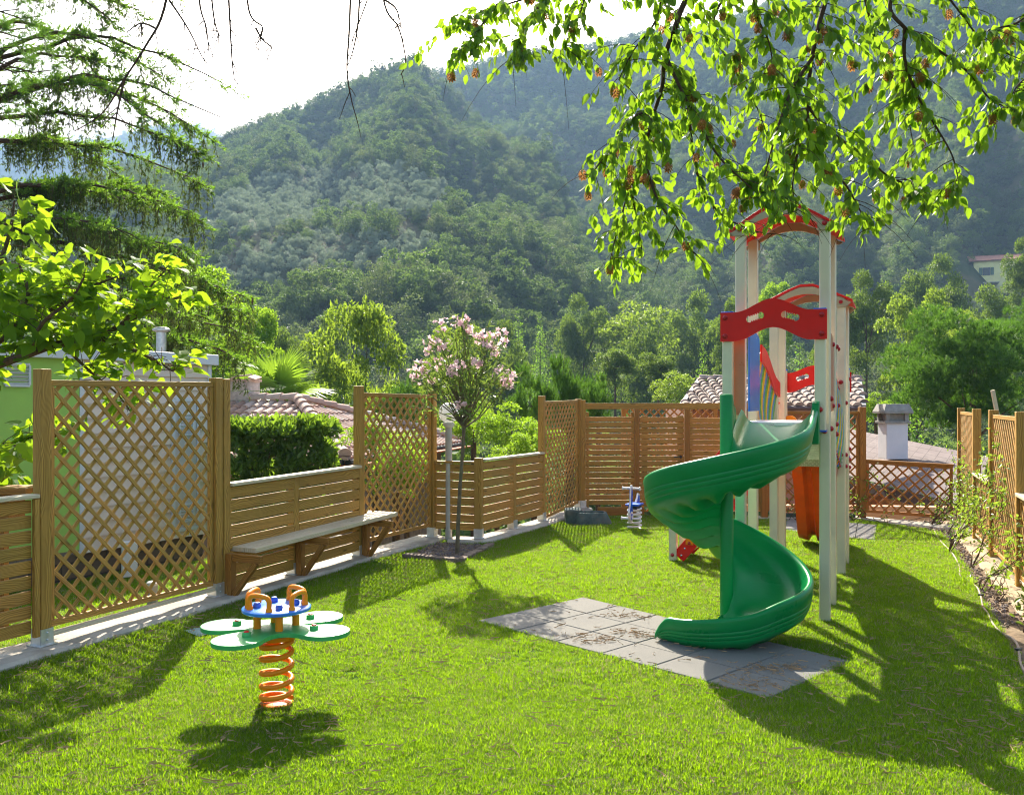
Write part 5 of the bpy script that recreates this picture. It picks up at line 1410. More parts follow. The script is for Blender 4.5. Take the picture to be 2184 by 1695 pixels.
def lobes_in(rng, n, rx, rz, cz, shape='round', r0=.26):
    """lobe centres spread through an envelope; returns centres and radii"""
    C = []; R = []
    while len(C) < n:
        p = rng.uniform(-1, 1, 3)
        q = np.linalg.norm(p)
        if q > 1 or q < .2: continue
        if shape == 'flat' and p[2] < -.25: continue
        if shape == 'cone':
            h = (p[2] + 1) / 2
            if math.hypot(p[0], p[1]) > 1.02 - h: continue
        if shape == 'column': p[:2] *= (1 - .5 * max(0, p[2]))
        C.append((p[0] * rx, p[1] * rx, cz + p[2] * rz)); R.append(rx * r0 * rng.uniform(.6, 1.35))
    return np.array(C), np.array(R)
def crown_arrays(rng, C, R, n, size, tmpl=(DIAV, DIAF), flat=.75, droop=.2, jitter=.5):
    w = R ** 2; idx = rng.choice(len(C), n, p=w / w.sum())
    d = rand_dirs(rng, n); d[:, 2] = np.where(d[:, 2] < -.35, -d[:, 2] * .6, d[:, 2]); d = nrm(d)
    rad = 1 - np.abs(rng.normal(0, .28, n)); rad = np.clip(rad, .1, 1.12)
    pos = C[idx] + d * (R[idx] * rad)[:, None] * np.array([1, 1, flat])
    axis = nrm(d * .6 + rand_dirs(rng, n) * jitter * 1.3 + np.array([0, 0, -droop]))
    nor = nrm(d * .5 + rand_dirs(rng, n) * .8 + np.array([0, 0, .5]))
    return inst(tmpl[0], tmpl[1], pos, frames(axis, nor), size * rng.uniform(.65, 1.3, n))
def trunk_mesh(mb, base, top, r, targets, rng, limbs=7):
    base = Vector(base); top = Vector(top); H = (top - base).length
    p = [base]; 
    for k in range(1, 7):
        p.append(base.lerp(top, k / 6) + Vector(rng.normal(0, .03 * H / 6, 3)))
    mb.tube(p, [r * (1 - .12 * k) for k in range(7)], 8)
    for t in targets[:limbs]:
        t = Vector(t); s = p[int(rng.integers(2, 6))]; mid = s.lerp(t, .5) + Vector(rng.normal(0, .05 * H / 4, 3)) + UP * (.04 * H)
        mb.tube([s, mid, t], [r * .42, r * .26, r * .06], 6)
def proto_tree(seed, rx, rz, cz, n, size, mat, shape='round', nl=34, r0=.27, tmpl=(DIAV, DIAF), trunk_r=.12, flat=.8, bark='bark', zbase=None):
    """crown and trunk meshes around the origin (base of the trunk at z = 0)"""
    rng = np.random.default_rng(seed)
    C, R = lobes_in(rng, nl, rx, rz, cz, shape, r0)
    V, F = crown_arrays(rng, C, R, n, size, tmpl, flat)
    cm = np_mesh('crown', V, F); cm.materials.append(M[mat])
    mb = MB(); trunk_mesh(mb, (0, 0, -.3), (0, 0, cz + rz * .35), trunk_r, C[np.argsort(rng.random(len(C)))], rng, 9)
    tm = bpy.data.meshes.new('trunk'); tm.from_pydata([tuple(v) for v in mb.v], [], mb.f); tm.materials.append(M[bark])
    return cm, tm, cz + rz
def conifer_arrays(seed, H, rb, mat, layers=16, n_per=60, size=.32, droop=.25):
    rng = np.random.default_rng(seed); pos = []; ax = []; no = []; sc = []
    for k in range(layers):
        h = .10 + .9 * k / layers; r = rb * (1 - h) ** .85 + .06; nb = max(4, int(9 * (1 - h)) + 3)
        for b in range(nb):
            a = 2 * PI * (b + rng.uniform(-.3, .3)) / nb + k; L = r * rng.uniform(.75, 1.12)
            m_ = max(3, int(n_per * L / rb / nb * 2.2))
            for q in range(m_):
                s = rng.uniform(.1, 1); p = np.array([math.cos(a) * L * s, math.sin(a) * L * s, H * h - droop * L * s * s + .1 * s * L]) + rng.normal(0, .05 * rb, 3)
                pos.append(p); d = np.array([math.cos(a), math.sin(a), -.15]) + rng.normal(0, .5, 3); ax.append(d); no.append(np.array([0, 0, 1]) + rng.normal(0, .4, 3)); sc.append(size * rng.uniform(.6, 1.3) * (1.1 - .5 * h))
    V, F = inst(DIAV, DIAF, np.array(pos), frames(nrm(np.array(ax)), nrm(np.array(no))), np.array(sc))
    cm = np_mesh('crown', V, F); cm.materials.append(M[mat])
    mb = MB(); mb.tube([(0, 0, -.3), (0, 0, H * .5), (0, 0, H * .97)], [H * .016, H * .01, .01], 6)
    tm = bpy.data.meshes.new('trunk'); tm.from_pydata([tuple(v) for v in mb.v], [], mb.f); tm.materials.append(M['bark'])
    return cm, tm, H
PINE_TUFT = needle_template(16, .30, .013, 1.0, 3, .12)
CANDLE = needle_template(34, .12, .009, .95, 5, .42)
def pine_arrays(seed, rx, rz, cz, nt, shape, tmpl, size, mat='needle_pine', nl=40, zbias=1.0, trunk_r=.15, up=.9):
    rng = np.random.default_rng(seed); C, R = lobes_in(rng, nl, rx, rz, cz, shape, .24)
    w = R ** 2; idx = rng.choice(len(C), nt, p=w / w.sum()); d = rand_dirs(rng, nt); d[:, 2] = np.abs(d[:, 2]) * zbias - .15 * (1 - zbias); d = nrm(d)
    pos = C[idx] + d * (R[idx] * np.clip(1 - np.abs(rng.normal(0, .3, nt)), .1, 1.1))[:, None]
    ax = nrm(d * .7 + np.array([0, 0, up]) + rand_dirs(rng, nt) * .3)
    V, F = inst(tmpl[0], tmpl[1], pos, frames(ax, rand_dirs(rng, nt)), size * rng.uniform(.7, 1.25, nt))
    cm = np_mesh('crown', V, F); cm.materials.append(M[mat])
    mb = MB(); trunk_mesh(mb, (0, 0, -.3), (0, 0, cz + rz * .2), trunk_r, C[np.argsort(rng.random(len(C)))], rng, 12)
    tm = bpy.data.meshes.new('trunk'); tm.from_pydata([tuple(v) for v in mb.v], [], mb.f); tm.materials.append(M['bark'])
    return cm, tm, cz + rz

# prototypes: (crown mesh, trunk mesh, height, width)
PT = {}
def reg(k, t, w): PT[k] = (*t, w)
reg('loose', proto_tree(21, 2.2, 3.2, 4.4, 26000, .145, 'leaf_olive_brown', nl=75, r0=.25, trunk_r=.10), 4.6)
reg('round', proto_tree(22, 2.1, 2.3, 3.1, 12000, .19, 'leaf_mid', nl=46, r0=.30), 5.0)
reg('broad', proto_tree(23, 3.1, 3.1, 3.9, 17000, .22, 'leaf_mid', nl=64, r0=.27), 6.4)
reg('broad2', proto_tree(24, 2.8, 3.7, 4.6, 17000, .20, 'leaf_mid', nl=66, r0=.26, shape='column'), 5.6)
reg('feathery', proto_tree(25, 3.3, 4.3, 5.2, 18000, .22, 'leaf_olive_brown', nl=95, r0=.18, flat=.6), 6.8)
reg('bright', proto_tree(26, 2.5, 3.5, 4.2, 20000, .18, 'leaf_bright', nl=64, r0=.25), 5.2)
reg('fir', conifer_arrays(27, 7.0, 1.8, 'needle_spruce'), 3.6)
reg('darkfir', conifer_arrays(28, 8.0, 2.1, 'needle_spruce', layers=18, n_per=80), 4.2)
reg('pine', pine_arrays(29, 4.4, 3.3, 5.4, 8500, 'round', PINE_TUFT, 1.0, nl=70, trunk_r=.2), 8.8)
reg('youngpine', pine_arrays(30, 1.0, 1.5, 1.9, 900, 'column', CANDLE, 1.0, nl=36, trunk_r=.05, up=2.2), 2.0)
reg('shrub', proto_tree(31, 1.3, 1.0, 1.1, 6000, .11, 'leaf_bright', nl=30, r0=.3, trunk_r=.04), 2.6)
reg('greyshrub', proto_tree(32, 1.6, 1.2, 1.4, 5000, .14, 'leaf_olive_brown', nl=28, r0=.3, trunk_r=.05), 3.2)
def tree(name, kind, u, vtop, wpx, Y, label, group=None, rz=0.0, hgt=None, cat='tree'):
    cm, tm, H, W = PT[kind]
    w = wpx / FPX * Y; s = w / W
    ztop = hz(vtop, Y); x = (u - CX) / FPX * Y
    zs = s if hgt is None else hgt / H
    if Y >= 32 and kind not in ('round', 'youngpine', 'greyshrub', 'shrub'):
        zs = min(1.75 * zs, max(zs, (ztop - float(terrain(x, Y)) + .3) / H))
    zb = ztop - H * zs
    t = thing(name, Vector((x, Y, zb)), label, cat, group, rz)
    c = bpy.data.objects.new('crown', cm); COL.objects.link(c); c.parent = t; c.scale = (s, s, zs)
    k = bpy.data.objects.new('trunk', tm); COL.objects.link(k); k.parent = t; k.scale = (s, s, zs)
    gz = float(terrain(x, Y))
    if zb > gz + .1:                              # carry the trunk down to the ground
        e = MB(); e.tube([Vector((x, Y, gz - .3)), Vector((x, Y, zb + .3 * zs))], [.16 * s, .13 * s], 8)
        e.build('trunk', M['bark'], t)
    return t
MT = [
 ('bushy_tree', 'loose', 770, 648, 270, 33, 'large bushy olive-green tree behind the fan palm and the hipped roof', 0.3),
 ('bushy_tree', 'loose', 965, 690, 150, 40, 'bushy tree whose top shows behind the oleander flowers', 2.0),
 ('young_pine', 'youngpine', 1215, 766, 130, 21, 'largest young pine with upright candles, right of the oleander', .2),
 ('young_pine', 'youngpine', 1140, 785, 100, 20, 'young pine half hidden by the right side of the oleander', 1.2),
 ('young_pine', 'youngpine', 1275, 800, 70, 22, 'smallest young pine nearest the tall slat fence', 2.9),
 ('young_pine', 'youngpine', 862, 800, 90, 21, 'young pine above the lattice between the palm and the oleander', 4.1),
 ('round_tree', 'round', 1312, 738, 100, 62, 'round light green tree, the left of a pair above the slat fence', .5),
 ('round_tree', 'round', 1404, 748, 98, 60, 'round light green tree, the right of a pair above the slat fence', 2.5),
 ('fir_tree', 'fir', 1499, 720, 60, 56, 'small pointed fir left of the tower above the tiled roof', .0),
 ('grey_shrub', 'greyshrub', 1445, 795, 105, 48, 'grey-green shrub between the round trees and the tiled roof', 1.0),
 ('dark_fir', 'darkfir', 1705, 728, 90, 52, 'dark fir seen through the gap in the tower', 2.0),
 ('dark_fir', 'darkfir', 1938, 732, 110, 44, 'dark fir left of the big stone pine', .4),
 ('dark_fir', 'darkfir', 1105, 655, 70, 95, 'tall dark conifer on the valley floor, left of two', 1.4),
 ('dark_fir', 'darkfir', 1152, 668, 60, 92, 'tall dark conifer on the valley floor, right of two', 2.4),
 ('broad_tree', 'broad', 1848, 590, 120, 78, 'broad green tree right beside the tower roof', .7),
 ('feathery_tree', 'feathery', 1955, 605, 170, 64, 'pale feathery tree right of the tower', .1),
 ('feathery_tree', 'feathery', 2045, 650, 130, 60, 'pale feathery tree between the stone pine and the yellow house', 1.9),
 ('broad_tree', 'broad2', 2110, 612, 130, 88, 'dark green tree below the yellow house', 1.0),
 ('broad_tree', 'broad', 2190, 520, 90, 100, 'green tree half hiding the yellow house at the right edge', 2.2),
 ('broad_tree', 'broad2', 1770, 690, 110, 70, 'green tree behind the right posts of the tower', 2.7),
 ('bright_tree', 'bright', 1655, 592, 90, 90, 'light green tree left of the second tower roof', .9),
 ('broad_tree', 'broad', 1565, 650, 110, 85, 'green tree behind the red entry panel of the tower', 3.3),
 ('grey_shrub', 'greyshrub', 1360, 650, 170, 100, 'large grey-green oak behind the utility pole', 2.1),
 ('broad_tree', 'broad', 1245, 640, 110, 105, 'green tree left of the utility pole', 1.7),
 ('broad_tree', 'broad2', 605, 700, 130, 60, 'dark green tree right of the spruce behind the palm', .6),
 ('bright_tree', 'bright', 420, 555, 260, 27, 'bright green leafy tree behind the drooping spruce', 1.1),
 ('bright_tree', 'bright', 545, 640, 110, 34, 'bright green tree top behind the right tips of the spruce', 2.8),
 ('stone_pine', 'pine', 2075, 686, 330, 25, 'large rounded pine behind the right-hand fence', .4),
 ('stone_pine', 'pine', 2210, 650, 200, 31, 'pine cut off by the right edge of the photo behind the lattice', 2.0),
 ('bright_bush', 'shrub', 1868, 842, 75, 27, 'light green bush left of the white chimney', .3),
 ('bright_bush', 'shrub', 1090, 868, 150, 17.5, 'bright yellow-green bush behind the corner of the low fence', .9),
 ('bright_bush', 'shrub', 1010, 860, 120, 19.0, 'bright green bush behind the globe lamp', 2.4),
 ('bright_bush', 'shrub', 1145, 905, 110, 15.6, 'bright green bush beside the narrow lattice', 3.6),
 ('bright_bush', 'shrub', 800, 890, 120, 13.6, 'bright green bush close behind the lattice at the bench end', 1.8),
 ('bright_bush', 'shrub', 868, 925, 110, 14.0, 'green bush behind the right half of the lattice at the bench end', 4.4),
 ('bright_bush', 'shrub', 845, 935, 165, 12.6, 'dense green bush pressed against the back of the lattice at the bench end', 5.3),
 ('bright_bush', 'shrub', 1060, 960, 110, 13.6, 'low green bush behind the slats of the corner section', 5.1),
 ('broad_tree', 'broad', 1480, 640, 140, 110, 'green tree left of the tower above the fir', 4.0),
 ('broad_tree', 'broad2', 700, 668, 120, 75, 'dark green tree left of the bushy tree', 3.1),
 ('broad_tree', 'broad', 1060, 700, 130, 80, 'green tree behind the oleander', 5.0),
 ('broad_tree', 'broad2', 1380, 700, 130, 85, 'green tree behind the pair of round trees', 5.6),
 ('broad_tree', 'broad', 1990, 560, 130, 110, 'green tree between the feathery tree and the yellow house', 4.6),
]
for nm, kind, u, vt, w, Y, lab, rz in MT:
    tree(nm, kind, u, vt, w, Y, lab, rz=rz, cat='bush' if 'bush' in nm or 'shrub' in nm else 'tree')

# ---------------------------------------------------------------- laurel hedge behind the bench
rng = np.random.default_rng(41)
ha, hb = P(492, 960, 12.4), P(700, 965, 13.2)
hd = thing('laurel_hedge', ((ha + hb) / 2).xy.to_3d(), 'glossy dark laurel bush behind the bench and below the tiled roof', 'hedge')
C = []; R = []
zt = hz(905, 12.5)
for k in range(150):
    s = rng.uniform(-.03, 1); p = ha.lerp(hb, s); C.append((p.x + rng.normal(0, .05), p.y + rng.uniform(-.35, .35), rng.uniform(-.1, zt - .10) if k % 3 else zt - .13)); R.append(rng.uniform(.14, .22))
V, F = crown_arrays(rng, np.array(C), np.array(R), 14000, .095, GLOSSY, flat=1.0, droop=-.5)
np_object('foliage', V, F, M['leaf_dark'], hd)
g = MB()
for k in range(9):
    p = ha.lerp(hb, (k + .5) / 9); g.tube([(p.x, p.y, -.15), (p.x + .1, p.y, .4), (p.x + rng.normal(0, .1), p.y, zt - .3)], [.02, .015, .006], 6)
g.build('stem', M['bark'], hd)

# ---------------------------------------------------------------- fan palm
pc = P(590, 862, 22.5)
palm = thing('fan_palm', Vector((pc.x, pc.y, -2.2)), 'fan palm with stiff bright green fans behind the hipped roof', 'palm')
g = MB(); g.tube([(pc.x, pc.y, -2.2), (pc.x, pc.y, -.5), (pc.x, pc.y, pc.z)], [.17, .15, .13], 10); g.build('trunk', M['bark'], palm)
M['palm'] = mat_leaf('palm_frond', (.06, .13, .012), (.11, .20, .02), (.30, .48, .03), .42, .45, .35)
rng = np.random.default_rng(44)
for k in range(15):
    a = k * 2.399; el = .0 + 1.45 * (k / 15); d = Vector((math.cos(a) * math.cos(el), math.sin(a) * math.cos(el), math.sin(el)))
    b = Vector((pc.x, pc.y, pc.z)); L = rng.uniform(.55, .95); tip = b + d * L
    g = MB(); g.tube([b, b + d * L * .6, tip], [.014, .011, .008], 5)
    nn = d.cross(UP).normalized(); up2 = nn.cross(d)
    ns = 26
    for q in range(ns):
        f = -1.9 + 3.8 * q / (ns - 1); dd = (d * math.cos(f) + nn * math.sin(f)).normalized(); Lf = .98 * (1 - .12 * abs(f)) * rng.uniform(.92, 1.08)
        w = .034; sd = dd.cross(up2).normalized() * w
        p0 = tip; p1 = tip + dd * Lf * .55 + up2 * .03; p2 = tip + dd * Lf - UP * (.10 * Lf + .12 * rng.random() * (1 - el / 2))
        g.add([p0 - sd * .3, p0 + sd * .3, p1 + sd, p1 - sd, p2], [(0, 1, 2, 3), (3, 2, 4)])
    g.build('frond', M['palm'], palm)

# ---------------------------------------------------------------- oleander standard
rng = np.random.default_rng(51); rnd = random.Random(51)
ob = G(975, 1183); ob.z = 0; OY = ob.y
ole = thing('oleander_tree', ob, 'slim oleander standard with pink flowers growing in the square soil patch', 'tree')
tpts = [P(u, v, OY) for u, v in ((975, 1185), (977, 1120), (981, 1040), (987, 960), (990, 905))]; tpts[0].z = -.05
g = MB(); g.tube(tpts, [.027, .024, .022, .021, .021], 10)
top = tpts[-1]; tips = []
CCx = P(1002, 800, OY)
branches = []
for k in range(46):
    a = rng.uniform(0, 2 * PI); el = rng.uniform(.22, 1.5); 
    ru, rv = 118, 112
    r_ = rng.uniform(.75, 1.05)
    tip = Vector((CCx.x + math.cos(a) * math.cos(el) * .72 * r_, OY + math.sin(a) * math.cos(el) * .68 * r_, CCx.z - .24 + math.sin(el) * .88 * r_ + .12 * math.cos(a) * 0))
    if k % 5 == 0: tip.z -= .3
    mid = top.lerp(tip, .45) + Vector(rng.normal(0, .05, 3)) + UP * .05
    g.tube([top - UP * rng.uniform(0, .05), top.lerp(mid, .5) + Vector(rng.normal(0, .02, 3)), mid, tip], [.011, .008, .006, .003], 6); branches.append((mid, tip))
g.build('trunk', M['bark_grey'], ole)
pos = []; ax = []
for mid, tip in branches:
    n_ = 19
    for q in range(n_):
        s = rng.uniform(.0, 1.05); p = mid.lerp(tip, s); d = (tip - mid).normalized()
        pos.append(np.array(p) + rng.normal(0, .03, 3)); ax.append(np.array(d) * .7 + rng.normal(0, .6, 3) + np.array([0, 0, .15]))
for k in range(200):
    mid, tip = branches[rnd.randrange(len(branches))]; p = mid.lerp(tip, rnd.random()); pos.append(np.array(p) + rng.normal(0, .1, 3)); ax.append(rng.normal(0, 1, 3) + np.array([0, 0, -.6]))
pos = np.array(pos); ax = nrm(np.array(ax))
V, F = inst(*LANCE, pos, frames(ax, rand_dirs(rng, len(pos)) + np.array([0, 0, .6])), .13 * rng.uniform(.7, 1.2, len(pos)))
np_object('foliage', V, F, M['leaf_oleander'], ole)
# blossoms: five-petalled, in heads near the branch tips
PETAL = leaf_template([.03, .20, .30, .24, .05], .1, .2); fV = []; fF = []; b = 0
for q in range(5):
    a = 2 * PI * q / 5; c, s = math.cos(a), math.sin(a)
    v = PETAL[0].copy() @ np.array([[1, 0, 0], [0, .9, .35], [0, -.3, .9]], np.float32); v = np.stack([v[:, 0] * c - v[:, 1] * s, v[:, 0] * s + v[:, 1] * c, v[:, 2]], -1); fV.append(v); fF.append(PETAL[1] + b); b += len(v)
FLOWER = (np.concatenate(fV), np.concatenate(fF))
for k, (mid, tip) in enumerate(branches):
    if rng.random() < .82:
        n_ = int(rng.integers(5, 14)); p = np.array(tip) + rng.normal(0, .042, (n_, 3)) + np.array([0, 0, .02])
        ax = rand_dirs(rng, n_); no = nrm(rand_dirs(rng, n_) + np.array([0, -.6, .4]))
        V, F = inst(*FLOWER, p, frames(ax, no), .040 * rng.uniform(.7, 1.2, n_)); np_object('flower_head', V, F, M['petal'], ole)

# ---------------------------------------------------------------- climbers on the right fence and the back lattice
rng = np.random.default_rng(61)
def climber(base, face, up_h, n, label, spread=.35, seed=0, along=None, lean=None, size=.052, stems=5):
    t = thing('climbing_plant', base, label, 'climber', 'young climbers along the fences')
    r = np.random.default_rng(seed); g = MB(); pos = []; ax = []
    al = along if along is not None else Vector((1, 0, 0))
    for k in range(stems):
        p = Vector(base) + al * r.normal(0, .05); pts = [p - UP * .03]; tgt = Vector(face) + al * r.normal(0, spread); hh = up_h * r.uniform(.45, 1.05)
        for q in range(1, 9):
            s = q / 8; b_ = Vector(base).lerp(tgt, min(1, s * 1.8)); pts.append(Vector((b_.x, b_.y, hh * s)) + Vector(r.normal(0, .03, 3)) + al * (.10 * math.sin(q * 1.3 + k * 2)))
        g.tube(pts, [.0055 - .0005 * q for q in range(9)], 5)
        for q in range(int(n * .75) // stems):
            s = r.uniform(.08, 1.02) ** .8 * 8; i_ = min(7, int(s)); p = pts[i_].lerp(pts[i_ + 1], s - i_)
            pos.append(np.array(p) + r.normal(0, .035, 3)); ax.append(r.normal(0, 1, 3) + np.array([0, -.4, .1]))
    g.build('stem', M['twig'], t)
    pos = np.array(pos); V, F = inst(*GLOSSY, pos, frames(nrm(np.array(ax)), nrm(rand_dirs(r, len(pos)) + np.array([0, -.3, .7]))), size * r.uniform(.7, 1.3, len(pos)))
    np_object('foliage', V, F, M['leaf_jasmine'], t)
nR = Vector((-dR.y, dR.x, 0)); nR = nR if nR.x < 0 else -nR          # towards the lawn
cl = [(.10, 1.2, 210, 'climber at the foot of the farthest right-hand post'), (.55, 1.35, 260, 'climber on the far tall lattice bay of the right fence'), (1.35, .95, 420, 'leafy climber in front of the low bay with the flat cap'),
      (2.15, 1.0, 420, 'densest climber at the post between the low bay and the near tall lattice'), (3.0, 1.45, 420, 'tall climber up the near tall lattice bay'), (4.0, 1.5, 300, 'climber high on the lattice beside the last thick post'), (5.2, .8, 240, 'small climber at the right edge of the photo')]
for k, (s, hgt_, n_, lab) in enumerate(cl):
    f_ = R1 + dR * s + nR * .06; climber(f_ + nR * (.34 + .08 * math.sin(k * 2.1)), f_, hgt_, n_, lab, .28, 70 + k, dR)
for k, (u, Y, hgt_, n_, lab) in enumerate(((1815, 13.75, 1.0, 220, 'climber at the foot of the thick post at the back right'), (1990, 13.3, .75, 170, 'climber on the low back lattice near the right corner'), (1690, 13.8, 1.3, 160, 'thin climber on the lattice left of the orange slide'), (1880, 13.5, .5, 60, 'sparse climber spreading along the low back lattice'))):
    p = Vector(((u - CX) / FPX * Y, Y - .12, 0)); climber(p, p + Vector((0, .16, 0)), hgt_, n_, lab, .30 if k != 3 else .8, 90 + k, Vector((1, 0, 0)))
# small bed plants near the camera on the right
for k, (u, v, n_, lab) in enumerate(((2100, 1280, 26, 'small leafy plant with red stems halfway along the soil bed'), (2150, 1345, 60, 'small leafy plant nearest the camera in the soil bed'))):
    p = G(u, v); p.x += .12; climber(p, p + Vector((.1, .1, 0)), .42, n_, lab, .10, 99 + k, dR, size=.07, stems=4)
# ---------------------------------------------------------------- overhanging hornbeam
rng = np.random.default_rng(101); rnd = random.Random(101)
# trunk stands out of the frame to the right; limbs reach over the lawn
HT = Vector((5.3, 3.6, 0))
horn = thing('hornbeam_tree', HT, 'leafy hornbeam branches with brown seed clusters hanging into the top right', 'tree')
g = MB(); g.tube([HT - UP * .3, HT + Vector((.05, .1, 1.5)), HT + Vector((-.1, .2, 3.2)), HT + Vector((-.3, .4, 5.4)), HT + Vector((-.4, .6, 7.6))], [.19, .16, .14, .10, .03], 12); g.build('trunk', M['bark_grey'], horn)
def smooth_line(pts, k=8):
    sm = []
    for i in range(len(pts) - 1):
        p0, p1, p2, p3 = pts[max(i - 1, 0)], pts[i], pts[i + 1], pts[min(i + 2, len(pts) - 1)]
        for q in range(k):
            t = q / k; sm.append(.5 * ((2 * p1) + (p2 - p0) * t + (2 * p0 - 5 * p1 + 4 * p2 - p3) * t * t + (3 * p1 - p0 - 3 * p2 + p3) * t ** 3))
    sm.append(pts[-1]); return sm
start = HT + Vector((-.2, .3, 3.9)); start2 = HT + Vector((-.3, .4, 4.6))
mains = [  # (polyline in survey pixels with distances, thickness at frame edge)
 ([(1560, -160, 5.2), (1463, 0, 5.3), (1440, 60, 5.3), (1418, 120, 5.35), (1412, 185, 5.4), (1392, 250, 5.4), (1372, 330, 5.4), (1345, 400, 5.45), (1322, 470, 5.5), (1300, 560, 5.5)], .022),
 ([(1420, 118, 5.35), (1440, 165, 5.3), (1478, 240, 5.25), (1530, 330, 5.2), (1590, 390, 5.1), (1650, 440, 5.1)], .010),
 ([(1420, 130, 5.35), (1462, 200, 5.5), (1475, 300, 5.6), (1490, 380, 5.6), (1530, 450, 5.7), (1600, 490, 5.7), (1660, 500, 5.7)], .010),
 ([(1398, 235, 5.4), (1350, 250, 5.2), (1310, 300, 5.1), (1285, 340, 5.1), (1255, 380, 5.0)], .008),
 ([(1372, 330, 5.4), (1400, 420, 5.2), (1440, 480, 5.1), (1480, 540, 5.1)], .007),
 ([(1345, 400, 5.45), (1360, 480, 5.6), (1370, 540, 5.6)], .006),
 ([(1780, -150, 5.0), (1765, -20, 5.0), (1745, 60, 5.0), (1728, 150, 5.05), (1722, 250, 5.1), (1738, 330, 5.1), (1800, 390, 5.1), (1835, 450, 5.1), (1862, 490, 5.1)], .018),
 ([(1735, 120, 5.0), (1690, 190, 4.9), (1660, 270, 4.8), (1640, 340, 4.8), (1620, 410, 4.8)], .009),
 ([(1725, 230, 5.1), (1770, 280, 5.3), (1840, 330, 5.4), (1900, 380, 5.4), (1960, 400, 5.4), (2000, 440, 5.4)], .009),
 ([(1722, 250, 5.1), (1700, 330, 5.0), (1690, 400, 5.0), (1700, 450, 5.0)], .007),
 ([(1990, -120, 4.8), (1900, 0, 4.9), (1930, 60, 4.9), (1990, 100, 5.0), (2060, 150, 5.0), (2110, 210, 5.0), (2150, 230, 5.0)], .014),
 ([(1930, 60, 4.9), (1930, 130, 5.0), (1955, 200, 5.1), (1990, 260, 5.1), (2030, 330, 5.1), (2045, 390, 5.1)], .009),
 ([(2300, -60, 4.6), (2184, 40, 4.7), (2130, 60, 4.7), (2080, 70, 4.7)], .010),
 ([(2280, 100, 4.6), (2184, 170, 4.6), (2160, 200, 4.6)], .008),
 ([(1640, -120, 5.3), (1560, -30, 5.5), (1520, 60, 5.6), (1560, 140, 5.7), (1610, 220, 5.7), (1640, 300, 5.7)], .011),
 ([(1480, -140, 5.6), (1300, -60, 5.6), (1180, -20, 5.6), (1080, 10, 5.6), (1020, 30, 5.6), (975, 60, 5.6)], .012),
 ([(1180, -20, 5.6), (1130, 40, 5.5), (1110, 90, 5.5), (1085, 130, 5.5)], .006),
 ([(1260, -60, 5.6), (1240, 20, 5.5), (1220, 70, 5.5), (1195, 110, 5.5)], .006),
 ([(1060, 10, 5.6), (1000, 90, 5.5), (965, 130, 5.5)], .005),
 ([(1830, -100, 5.2), (1850, 20, 5.3), (1880, 120, 5.4), (1930, 230, 5.5), (1950, 320, 5.5)], .010),
 ([(1600, -100, 4.8), (1610, 20, 4.8), (1640, 90, 4.8), (1650, 160, 4.8)], .008),
 ([(1980, -60, 5.5), (2050, 30, 5.5), (2100, 90, 5.5), (2184, 130, 5.4)], .008),
 ([(1420, -60, 5.0), (1400, 40, 5.0), (1350, 110, 4.9), (1320, 170, 4.9)], .008),
]
g = MB(); twigs = []
for pl, r in mains:
    L = smooth_line([P(*q) for q in pl], 7); n_ = len(L)
    if pl[0][1] < -20 or pl[0][0] > 2200: L = smooth_line([start if pl[0][0] > 1500 else start2, (start.lerp(L[0], .55) + UP * .5), L[0]], 6) + L[1:]
    n_ = len(L); rr = [r * 1.0 * (1 - i / n_) + .0022 for i in range(n_)]
    g.tube(L, rr, 7); twigs.append((L[-26:] if n_ > 30 else L, 1.0))
    vis = [i for i in range(n_) if -160 < (HORY - (L[i].z - CAMH) / L[i].y * FPX) < 700]
    for i in vis:
        k_ = 1 if rnd.random() < .72 else 0
        for _ in range(k_):
            a = rnd.uniform(0, 2 * PI); d = Vector((math.cos(a), math.sin(a) * .7, rnd.uniform(-.5, .25))).normalized(); Lt = rnd.uniform(.10, .38)
            tw = [L[i]]
            for q in range(1, 6): s = q / 5; tw.append(L[i] + d * Lt * s - UP * (.55 * Lt * s * s))
            g.tube(tw, [.0028 - .0004 * q for q in range(6)], 5); twigs.append((tw, .9))
g.build('branch', M['twig'], horn, smooth=True)
HBX = [900, 960, 1100, 1210, 1232, 1262, 1290, 1360, 1420, 1500, 1560, 1610, 1660, 1700, 1780, 1870, 1900, 2060, 2090, 2184]
HBY = [160, 165, 165, 140, 290, 560, 620, 590, 530, 560, 520, 480, 490, 430, 480, 515, 430, 480, 300, 260]
pos = []; ax = []; no = []; sc = []; cones = []
def vpx(p): return HORY - (p.z - CAMH) / p.y * FPX
for tw, dens in twigs:
    for a, b in zip(tw[:-1], tw[1:]):
        L = (b - a).length; m_ = rng.poisson(L / .0235 * dens)
        for q in range(m_):
            p = a.lerp(b, rng.random()); v = vpx(p)
            if v < -200 or v > np.interp((p.x / p.y) * FPX + CX, HBX, HBY) + rng.uniform(-25, 15): continue
            d = (b - a).normalized(); sd = Vector(rng.normal(0, 1, 3)).normalized()
            ax.append(np.array(d) * .45 + np.array(sd) * .55 + np.array([0, 0, -.75])); no.append(rng.normal(0, 1, 3) + np.array([0, -.5, .45])); pos.append(np.array(p) + np.array(sd) * .012); sc.append(.036 + .046 * rng.random() ** .8)
        if rng.random() < L / .36 and -40 < vpx(b) < np.interp((b.x / b.y) * FPX + CX, HBX, HBY) - 10: cones.append(b)
pos = np.array(pos); ax = nrm(np.array(ax)); no = nrm(np.array(no))
V, F = inst(*OVATE, pos, frames(ax, no), np.array(sc)); np_object('foliage', V, F, M['leaf_hornbeam'], horn)
